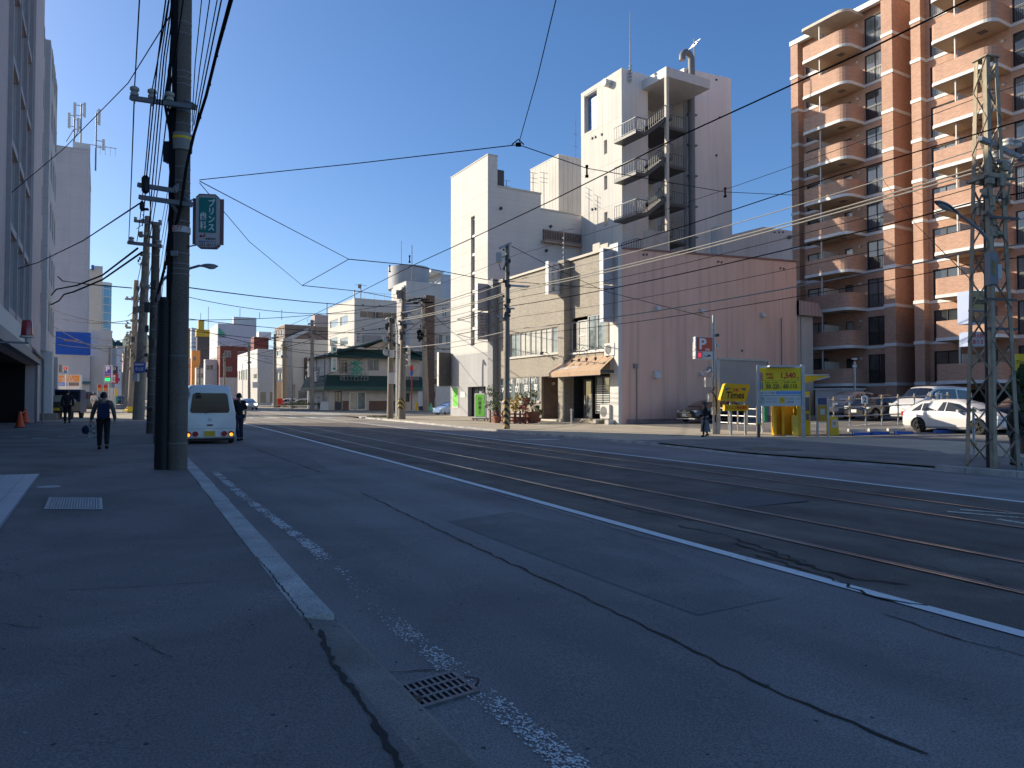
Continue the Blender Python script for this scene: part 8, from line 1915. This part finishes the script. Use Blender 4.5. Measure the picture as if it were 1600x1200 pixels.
t=camT('stand_pipe','pale standing tap post in front of the cafe door','stand pipe',893,663.5);mb=MB();mb.tube([(0,0,-.05),(0,0,1.05)],.05,8);mb.tube([(-.1,0,.95),(.12,0,.95)],.04,8);t.part('pipe',mb,M['offwhite'],smooth=True)
t=T('clipped_tree','clipped dark green evergreen in cloud shapes at the right edge behind the standing person','tree',pd(1600,712,23));mb=MB();b=t.loc;mb.tube([b,b+Vector((.1,.1,1.2)),b+Vector((0,.2,2.6))],[.12,.09,.05],8);t.part('trunk',mb,M['brown'],world=True)
mb=MB();k=23/F
for x,y,r in((1596,590,14),(1612,584,15),(1603,603,13),(1586,602,10),(1592,620,12),(1610,622,16),(1589,638,9),(1600,645,14),(1615,650,15),(1596,664,11),(1612,675,14),(1582,612,7),(1601,575,9)):
 c=pd(x,y,23+rr.uniform(-.4,.4));leafclump(mb,c,(r*k,r*k,r*k*.9),int(r*r*4.2),.042,2)
t.part('crown',mb,[leafmat('pine dark',(.022,.05,.018)),leafmat('pine mid',(.045,.09,.03)),leafmat('pine light',(.09,.13,.05))],world=True,fix=False)
mb=MB();c=pd(470,633,96)
for j in range(420):p=c+CR*rr.uniform(-2.6,2.6)+CF*rr.uniform(-1,1);h=rr.uniform(.3,1.1)*(1.1-abs((p-c).dot(CR))/3);a=CR*rr.uniform(-.2,.2);mb.poly([p-CR*.03,p+CR*.03,p+a+UPV*h])
solo('grass_clump',mb,[leafmat('dry grass',(.20,.18,.06))],'clump of dry grass at the corner by the parked white cars','grass',kind='stuff',fix=False)
mb=MB();c=P_(596,652)
for j in range(200):p=c+CR*rr.uniform(-1.1,1.1)+CF*rr.uniform(-1.0,1.0);mb.poly([p-CR*.03,p+CR*.03,p+CR*rr.uniform(-.15,.15)+UPV*rr.uniform(.05,.22)])
solo('grass_patch',mb,[leafmat('pavement weeds',(.15,.17,.05))],'weeds growing on the pavement corner by the short pole','grass',kind='stuff',fix=False)
# ---------------------------------------------------------------- signs and things on the left beyond the near block
t=camT('billboard','orange and blue roadside billboard on white posts beyond the left block','billboard',106,644,D=60);k=t.k
mb=MB();mb.box(t.X(88.5),t.X(125.5),-.1,.1,t.Z(610),t.Z(585.5));t.part('panel',mb,M['whitepaint']);mb=MB();mb.box(t.X(90),t.X(124.5),-.12,-.1,t.Z(596.5),t.Z(586.5));t.part('orange_field',mb,mat('billboard orange',(.70,.26,.05),.5,.05));mb=MB();mb.box(t.X(90),t.X(106),-.12,-.1,t.Z(603),t.Z(597.5));t.part('blue_field',mb,mat('billboard blue',(.10,.22,.60),.5,.1));mb=MB();mb.box(t.X(108),t.X(124),-.12,-.1,t.Z(603),t.Z(597.5));t.part('brown_field',mb,mat('billboard brown',(.22,.16,.16),.5,.2,4));mb=MB();mb.box(t.X(86),t.X(89),-.1,.3,t.Z(606),t.Z(588));t.part('blue_edge',mb,mat('billboard edge',(.08,.14,.50),.5,.05))
for x in(89.5,124.7):mb=MB();mb.box(t.X(x)-.1,t.X(x)+.1,-.08,.12,-.3,t.Z(586));t.part('post',mb,M['whitepaint'])
put_text(t,'lettering','ESPECIA',(t.X(107),-.13,t.Z(588.5)),M['inkwhite'],width=12*k);put_text(t,'lettering','1F 美容室 2F カフェ',(t.X(107),-.13,t.Z(591.5)),M['inkwhite'],width=28*k);put_text(t,'lettering','OPEN NOW',(t.X(107),-.13,t.Z(594.8)),M['inkwhite'],width=20*k);put_text(t,'lettering','空室あり',(t.X(98),-.13,t.Z(600.3)),M['inkwhite'],width=11*k)
t=camT('no_entry_sign','small red no entry sign above a blue round sign on one white post','road sign',101.5,645,D=56);k=t.k;mb=MB();mb.tube([(0,.05,0),(0,.05,t.Z(572))],.05,8);t.part('post',mb,M['whitepaint']);mb=MB();mb.box(-3.4*k,3.4*k,-.02,.02,t.Z(583),t.Z(572));t.part('plate',mb,M['whitepaint']);mb=MB();mb.cyl((0,-.03,t.Z(575.5)),(0,1,0),3.0*k,.02,20);rd=t.part('red_disc',mb,M['red']);mb=MB();mb.cyl((0,-.03,t.Z(581)),(0,1,0),2.9*k,.02,20);t.part('blue_disc',mb,mat('road sign blue',(.05,.16,.28),.5,.05));mb=MB();mb.box(-.6*k,.6*k,-.05,-.035,t.Z(577.5),t.Z(573.5));t.part('white_bar',mb,M['whitepaint'],parent=rd)
t=camT('parking_sign','purple sign with white P and heart above green, on a post beyond the backpack wearer','sign',168.5,643,D=58);k=t.k;mb=MB();mb.tube([(0,.1,0),(0,.1,t.Z(572))],.06,8);t.part('post',mb,M['steel']);mb=MB();mb.box(-5.8*k,5.8*k,-.1,.12,t.Z(597.5),t.Z(571));t.part('casing',mb,M['whitepaint']);mb=MB();mb.box(-5*k,5*k,-.11,-.1,t.Z(596.5),t.Z(572));t.part('purple_face',mb,M['purple']);mb=MB();mb.box(-4*k,4*k,-.12,-.11,t.Z(595.5),t.Z(590.5));t.part('green_lamp',mb,mat('lit green',(.02,.75,.15),.5,.15,9,emit=.35));mb=MB();mb.box(-4*k,4*k,-.12,-.11,t.Z(589),t.Z(587));t.part('orange_strip',mb,M['orange']);put_text(t,'lettering','P',(.3*k,-.12,t.Z(576.5)),M['inkwhite'],height=8*k,width=6.5*k,bold=.05);mb=MB();mb.lathe([(.9*k,-.01),(.9*k,.01)],(0,0,0),10);o=t.part('heart',mb,M['purple']);o.location=(.6*k,-.125,t.Z(575));o.rotation_euler=(math.pi/2,0,0);put_text(t,'lettering','専用駐車場',(0,-.12,t.Z(584)),M['inkwhite'],width=8*k)
t=camT('shop_sign','dark and crimson upright shop sign right of the purple parking sign','sign',179,640,D=64);k=t.k;mb=MB();mb.tube([(0,.1,0),(0,.1,t.Z(572))],.05,8);t.part('post',mb,M['steel']);mb=MB();mb.box(-3*k,3*k,-.1,.1,t.Z(584),t.Z(572.5));t.part('dark_panel',mb,mat('navy face',(.02,.02,.06),.5,.05));mb=MB();mb.box(-4*k,4*k,-.1,.1,t.Z(599.5),t.Z(584.2));mb.cyl((4*k,0,t.Z(593)),(0,1,0),3*k,.18,16);t.part('crimson_panel',mb,mat('crimson',(.35,.01,.05),.5,.05));put_text(t,'lettering',vtext('ゆうめ'),(0,-.11,t.Z(592)),M['inkwhite'],height=12*k,width=3.6*k,bold=.03);put_text(t,'lettering','O',(0,-.11,t.Z(576)),M['inkwhite'],height=4*k)
for x,y,lab,c1 in((155,601,'red and orange banner flag on the left, nearer the white post','red'),(164,601,'red and cream banner flag on the left, right of the other red one','red'),(174,606,'pale lavender banner on the far left pavement','offwhite'),(181,607,'yellow and green banner flag on the far left pavement','yellow')):
 t=camT('banner_flag',lab,'flag',x,640,D=66,group='banner flags on the left');k=t.k;mb=MB();mb.tube([(-3*k,0,0),(-3*k,0,t.Z(y-1))],.03,6);t.part('pole',mb,M['whitepaint']);mb=MB();z0,z1=t.Z(y+(10 if c1=='red' else 24)),t.Z(y)
 for j in range(6):a,b=z0+(z1-z0)*j/6,z0+(z1-z0)*(j+1)/6;mb.quad((-3*k,0,a),(3*k,.05*math.sin(j),a),(3*k,.05*math.sin(j+1),b),(-3*k,0,b),0 if j>2 else 1)
 t.part('cloth',mb,[M[c1],M[{'red':'orange','offwhite':'offwhite','yellow':'green'}[c1]]],fix=False)
p=pd(643,641,90);t=T('red_post','tall thin red post with a red and blue top in front of the tea house','post',p);mb=MB();mb.tube([p,p+UPV*(64*90/F)],.08,8);t.part('column',mb,M['red'],world=True);mb=MB();mb.tube([p+UPV*4.4,p+UPV*5.1],.16,10);t.part('blue_ring',mb,M['blue'],world=True);mb=MB();mb.lathe([(.12,0),(.22,.2),(.2,.6),(.05,.8)],p+UPV*4.9,12);t.part('red_lamp',mb,M['red'],world=True)
p=pd(651,641,89);t=T('hydrant','yellow hydrant post in front of the tea house','hydrant',p);mb=MB();mb.lathe([(.14,0),(.13,.7),(.2,.75),(.2,.85),(.1,.95)],p,12);t.part('column',mb,M['yellow'],world=True,smooth=True)
p=pd(659,641,89);t=T('vending_machine','white cabinet with a dark base beside the yellow hydrant post','cabinet',p,-RAD(30));mb=MB();mb.box(-.4,.4,-.2,.3,.5,2.3);t.part('casing',mb,M['whitepaint']);mb=MB();mb.box(-.38,.38,-.18,.28,0,.5);t.part('base',mb,M['darkgrey'])
p=pd(673.5,642,86);t=T('traffic_cone','green traffic cone by the cream building across the side street','traffic cone',p);mb=MB();mb.lathe([(.28,.03),(.05,.95),(.03,.96)],p,14);t.part('cone_body',mb,mat('cone green',(.08,.40,.25),.5,.05),world=True,smooth=True);mb=MB();mb.box(p.x-.3,p.x+.3,p.y-.3,p.y+.3,p.z,p.z+.05);t.part('base',mb,M['green'],world=True)
p=pd(506,641,92);t=T('counter_cabinet','small grey cabinet by the person at the tea house corner','cabinet',p,-RAD(30));mb=MB();mb.box(-.6,.6,-.3,.3,0,1.1);t.part('casing',mb,M['offwhite']);mb=MB();mb.box(-.65,.65,-.35,.35,1.1,1.18);t.part('top',mb,M['grey'])
p=pd(437.5,633,110);t=T('red_bin','red bin and red banner before the orange shop front','bin',p,-RAD(30));mb=MB();mb.box(-.35,.35,-.25,.25,0,1.0);t.part('casing',mb,M['red']);mb=MB();mb.box(-.4,-.3,-.05,.0,0,2.3);t.part('pole',mb,M['offwhite'])
for(x,y,D,rz,lab) in((558,527,93,20,'pale traffic signal seen from behind, above the tea house roof'),(636,556,58,-70,'pale traffic signal on the tall junction pole, seen side on'),(494,588,92,40,'white traffic signal at the tea house corner pole')):
 t=T('traffic_signal',lab,'traffic signal',pd(x,y,D),RAD(rz));s=1.25 if D<60 else 1.0;mb=MB();mb.box(-.22*s,.22*s,-.12,.12,-.65*s,.65*s);t.part('housing',mb,M['offwhite']);mb=MB()
 for z in(-.42,0,.42):mb.cyl((0,-.2,z*s),(0,1,0),.17*s,.2,12)
 t.part('visor',mb,M['greysteel'])
# ---------------------------------------------------------------- people: bodies and clothes grown over posed skeletons
def skin(name,nodes,edges,m,sub=1):
 """nodes {key: (x, y, z, rx, ry)}; a continuous surface round the skeleton (Skin modifier, applied)"""
 ks=list(nodes);me=bpy.data.meshes.new(name);me.from_pydata([nodes[k][:3] for k in ks],[(ks.index(a),ks.index(b)) for a,b in edges],[])
 o=link('tmp',me);o.modifiers.new('s','SKIN').use_smooth_shade=True
 for i,k in enumerate(ks):d=me.skin_vertices[0].data[i];d.radius=nodes[k][3:5];d.use_root=i==0
 q=o.modifiers.new('u','SUBSURF');q.levels=q.render_levels=sub
 dg=bpy.context.evaluated_depsgraph_get();r=bpy.data.meshes.new_from_object(o.evaluated_get(dg));bpy.data.objects.remove(o)
 r.name=name;r.materials.clear();r.materials.append(m);r.polygons.foreach_set('use_smooth',[True]*len(r.polygons));return r
def chain(*k):return list(zip(k,k[1:]))
BODY=dict(pel=(0,0,.93,.13,.10),wai=(0,0,1.08,.125,.09),che=(0,.0,1.27,.15,.10),nec=(0,0,1.43,.06,.06),ch=(0,.03,1.50,.055,.06),hea=(0,.02,1.58,.075,.09),top=(0,0,1.66,.06,.075),nos=(0,.125,1.575,.012,.012))
for s,n in((-1,'l'),(1,'r')):
 BODY.update({n+'hip':(s*.09,0,.86,.085,.085),n+'kne':(s*.095,.01,.48,.055,.058),n+'ank':(s*.095,-.02,.09,.038,.042),n+'toe':(s*.10,.13,.035,.035,.03),n+'sho':(s*.185,0,1.385,.055,.06),n+'elb':(s*.235,-.02,1.10,.042,.042),n+'wri':(s*.245,.04,.86,.026,.03),n+'pal':(s*.245,.05,.80,.018,.036)})
def person(label,loc,rz,H,pose,top,bottom,hair=None,skirt=None,coat=None,long_hair=False,sleeves=True,shoes='black',mask=False):
 t=T('person',label,'person',loc,rz,None);N=dict(BODY);k=H/1.70
 for a,d in pose.items():N[a]=tuple(N[a][i]+d[i] for i in range(3))+N[a][3:]
 E_=chain('pel','wai','che','nec','ch','hea','top')+[('hea','nos')]
 for n,s in(('l',-1),('r',1)):
  E_+=chain('pel',n+'hip',n+'kne',n+'ank',n+'toe')+chain('che',n+'sho',n+'elb',n+'wri',n+'pal')
  p,w_=Vector(N[n+'pal'][:3]),Vector(N[n+'wri'][:3]);d=(p-w_).normalized();sd=Vector((0,1,0))-d*d.y;sd.normalize()
  for j,(o,L) in enumerate(((-.027,.06),(-.009,.078),(.009,.084),(.027,.076))):
   a=p+d*.028+sd*o;b=a+d*L*.55+Vector((-s*.004,0,0));c=b+d*L*.4+Vector((-s*.018,0,0))
   N['%sf%d'%(n,j)]=(*a,.0095,.0095);N['%sg%d'%(n,j)]=(*b,.0088,.0088);N['%sh%d'%(n,j)]=(*c,.007,.007);E_+=chain(n+'pal','%sf%d'%(n,j),'%sg%d'%(n,j),'%sh%d'%(n,j))
  a=p-d*.02+sd*.045;N[n+'t0']=(*a,.011,.011);N[n+'t1']=(*(a+d*.035+sd*.012),.009,.009);E_+=chain(n+'pal',n+'t0',n+'t1')
 sc_=lambda D:{a:tuple(q*k for q in v) for a,v in D.items()}
 t.part('body',skin('body',sc_(N),E_,M['skin'],1),None)
 def grow(keys,g,**ov):return{a:N[a][:3]+tuple(r+g for r in ov.get(a,N[a][3:5])) for a in keys}
 J=grow(('che','wai','pel','nec','lsho','rsho','lelb','relb','lwri','rwri'),.022,nec=(.05,.05));JE=chain('che','wai','pel')+[('che','nec')]
 for n in 'lr':
  JE+=chain('che',n+'sho',n+'elb')+([(n+'elb',n+'wri')] if sleeves else[])
  if not sleeves:J.pop(n+'wri')
 if coat:J['hem']=(N['pel'][0],N['pel'][1]-.01,N['pel'][2]-coat,.19,.14);JE+=[('pel','hem')]
 t.part('jacket',skin('jacket',sc_(J),JE,top),None)
 if skirt is not None:
  y=(N['lank'][1]+N['rank'][1])/2;mb=MB();rg=[]
  for z,rx,ry,yy in((.98,.15,.12,0),(.80,.19,.15,y*.2),(.55,.20,.20,y*.5),(.26,.21,.25,y*.9)):
   rg.append([(rx*k*math.cos(a)*(1+.05*math.sin(a*7)),k*(yy+ry*math.sin(a)*(1+.05*math.sin(a*5))),z*k) for a in[6.2832*q/28 for q in range(28)]])
  for r0,r1_ in zip(rg,rg[1:]):
   for q in range(28):mb.quad(r0[q],r0[(q+1)%28],r1_[(q+1)%28],r1_[q])
  t.part('skirt',mb,skirt,smooth=True)
 P=grow(('pel','lhip','rhip','lkne','rkne','lank','rank'),.022 if skirt is None else .01,pel=(.115,.095));t.part('trousers',skin('trousers',sc_(P),chain('pel','lhip','lkne','lank')+chain('pel','rhip','rkne','rank'),bottom),None)
 S_={};SE=[]
 for n in 'lr':
  S_=grow((n+'ank',n+'toe'),.018);a=N[n+'ank'];S_[n+'hee']=(a[0],a[1]-.05,a[2]-.05,.045,.04)
  t.part('shoe',skin('shoe',sc_(S_),[(n+'ank',n+'toe'),(n+'ank',n+'hee')],M[shoes]),None)
 h=Vector(N['hea'][:3])*k;mb=MB();rg=random.Random(int(H*1000));n1,n2=9,16
 for i in range(n1):
  for j in range(n2):
   ph=math.pi*(i/(n1-1))*.5;th=6.2832*j/n2;f=1+rg.uniform(-.05,.07);x,y,z=math.sin(ph)*math.sin(th),math.sin(ph)*math.cos(th),math.cos(ph)
   drop=(-.07 if y<.25 else 0)*(ph/1.57)**3*(2.2 if long_hair else 1)
   mb.v.append((h.x+x*.098*k*f,h.y+(y*.112-.018)*k*f,h.z+(z*.115+.015+drop)*k))
 for i in range(n1-1):
  for j in range(n2):b=(j+1)%n2;mb.f.append((i*n2+j,i*n2+b,(i+1)*n2+b,(i+1)*n2+j));mb.m.append(0)
 t.part('hair',mb,hair or M['hair'],smooth=True)
 if mask:mb=MB();mb.lathe([(.03,-.05),(.052,-.02),(.05,.02),(.03,.035)],(0,0,0),10);o=t.part('face_mask',mb,M['greysteel'],smooth=True);o.location=h+Vector((0,.075*k,-.055*k));o.scale=(1.0,.9,1)
 mb=MB()
 for s in(-1,1):mb.lathe([(.009*k,-.006*k),(.011*k,0),(.009*k,.006*k)],h+Vector((s*.032*k,.104*k,.02*k)),8)
 t.part('eyes',mb,M['ink'])
 t.k=k;t.N=N;t.W=lambda key:t.loc+rotz(rz)@(Vector(N[key][:3])*k)
 return t
cloth=lambda n,c:mat(n,c,.85,.18,9,fine=60)
blk,navy=cloth('black cloth',(.012,.012,.014)),cloth('navy denim',(.018,.024,.05))
walk=dict(lkne=(0,.10,0),lank=(0,.12,.0),ltoe=(0,.12,.0),rkne=(0,.02,0),rank=(0,-.20,.05),rtoe=(0,-.20,.01))
def turn(dx,dy):return math.atan2(-dx,dy)
p,_=pg(161,703,.1)
A=person('person with short black hair in a taupe jacket and black trousers, wearing a navy backpack',p,turn(.02,1),1.53,dict(walk,lelb=(-.03,.02,.01),lwri=(-.07,.06,.02),lpal=(-.09,.08,.02),relb=(.03,-.06,.01),rwri=(.05,-.02,.02),rpal=(.05,0,.02)),cloth('taupe jacket',(.12,.10,.085)),blk,coat=.14)
t=T('backpack','navy backpack worn by the person in the taupe jacket','backpack',A.loc,A.rz);k=A.k;mb=MB();mb.prism(rnd_poly([(-.17,.92),(.17,.92),(.15,1.36),(-.15,1.36)],.07),'y',-.30,-.12);t.part('bag',mb,cloth('navy nylon',(.010,.018,.06)));t.o.scale=(k,k,k)
mb=MB();mb.box(-.12,.12,-.34,-.30,.96,1.16);t.part('front_pocket',mb,MATS['navy nylon']);mb=MB()
for s in(-1,1):mb.tube([(s*.10,-.14,1.34),(s*.11,.0,1.46),(s*.12,.14,1.32),(s*.13,.10,1.05),(s*.13,-.13,.98)],.016,6)
t.part('strap',mb,blk)
h=A.W('lpal');t=T('tote_bag','white tote bag with a black scribble pattern in the backpack wearer\'s left hand','bag',h-UPV*.42+CR*.05,-RAD(30));sb=bpy.data.materials.new('scribble cloth');sb.use_nodes=True;nt_=sb.node_tree;vn=nt_.nodes.new('ShaderNodeTexNoise');vn.inputs['Scale'].default_value=22;vn.inputs['Distortion'].default_value=2;rp=nt_.nodes.new('ShaderNodeValToRGB');rp.color_ramp.interpolation='CONSTANT';rp.color_ramp.elements[0].color=(.6,.58,.56,1);rp.color_ramp.elements[1].position=.53;rp.color_ramp.elements[1].color=(.03,.03,.04,1)
tc=nt_.nodes.new('ShaderNodeTexCoord');nt_.links.new(tc.outputs['Object'],vn.inputs['Vector']);nt_.links.new(vn.outputs['Fac'],rp.inputs[0]);nt_.links.new(rp.outputs[0],nt_.nodes['Principled BSDF'].inputs['Base Color'])
mb=MB();mb.prism([(-.08,.0),(.10,.03),(.06,.36),(-.11,.33)],'y',-.04,.04);t.part('bag',mb,sb);mb=MB();mb.tube([(-.08,0,.33),(-.05,0,.42),(0,0,.43),(.03,0,.35)],.008,5);t.part('handle',mb,blk)
t=T('pouch','dark navy pouch hanging beside the scribbled tote bag','bag',h-UPV*.2-CR*.1,-RAD(30));mb=MB();mb.lathe([(.02,.12),(.09,.06),(.11,-.02),(.08,-.1),(.02,-.12)],(0,0,0),12);t.part('bag',mb,MATS['navy nylon'],smooth=True)
t=T('folded_umbrella','thin white folded umbrella in the backpack wearer\'s left hand, pointing left','umbrella',h,0);mb=MB();mb.tube([Vector((0,0,0))+CR*.05+UPV*.05,-CR*.12-UPV*.14,-CR*.27-UPV*.33],[.012,.03,.012],8);t.part('canopy',mb,M['offwhite'],smooth=True)
p,_=pg(105,662,.1);person('person in a dark suit walking away beside the left office block',p,turn(-.02,1),1.70,dict(walk),cloth('dark suit',(.012,.013,.02)),MATS['dark suit'],coat=.12)
p,_=pg(373,689);person('person in a black top and navy jeans standing at the van\'s right side',p,turn(-.25,1),1.70,dict(top=(.02,.03,0),nos=(.02,.01,-.01),lelb=(-.02,.02,0),lwri=(-.02,.12,.02),lpal=(-.02,.15,.02),lank=(.05,-.12,.0),ltoe=(.05,-.12,0),rkne=(.0,.04,0)),cloth('black top',(.010,.010,.012)),navy,sleeves=False,coat=.05)
p,_=pg(1101,683,.1);B_=person('person in a black jacket and long grey skirt walking left along the sunlit pavement',p,turn(-1,.35),1.57,dict(walk,lwri=(.02,.14,.12),lpal=(.04,.18,.14)),blk,blk,skirt=cloth('grey pleated skirt',(.16,.16,.165)),hair=mat('dark brown hair',(.02,.012,.008),.5,.3,30),long_hair=True)
t=T('handbag','small black shoulder bag of the person in the long grey skirt','bag',B_.loc,B_.rz);mb=MB();mb.box(.19,.27,-.14,.12,.80,1.0);t.part('bag',mb,blk);mb=MB();mb.tube([(.22,-.1,1.0),(.2,0,1.40),(.22,.1,1.0)],.01,5);t.part('strap',mb,blk)
p,_=pg(1586,728,.1);person('person in long black coat and face mask standing at the right edge',p,turn(.75,-.6),1.64,dict(relb=(.02,.06,.05),rwri=(-.05,.20,.18),rpal=(-.08,.25,.2)),blk,cloth('wide grey trousers',(.075,.085,.08)),coat=.22,long_hair=True,mask=True)
t=T('scarf_bag','cream cloth bag held before the chest of the person in the long black coat','bag',p+rotz(turn(.75,-.6))@Vector((.1,.22,0)),turn(.75,-.6));mb=MB();mb.prism(rnd_poly([(-.12,.75),(.16,.70),(.12,1.3),(-.06,1.32)],.06),'y',-.06,.08);t.part('bag',mb,cloth('cream cloth',(.42,.36,.28)))
p=pd(498,641,90);person('person in a pale grey coat standing at the tea house corner',p,turn(.3,-1),1.68,{},cloth('pale grey coat',(.30,.29,.28)),blk,coat=.3)
p,_=pg(147,645,.1);person('person in pale clothes far behind, left of the backpack wearer',p,turn(.3,1),1.68,walk,cloth('pale clothes',(.45,.44,.42)),M['cream'])
p=pd(366,628,120)
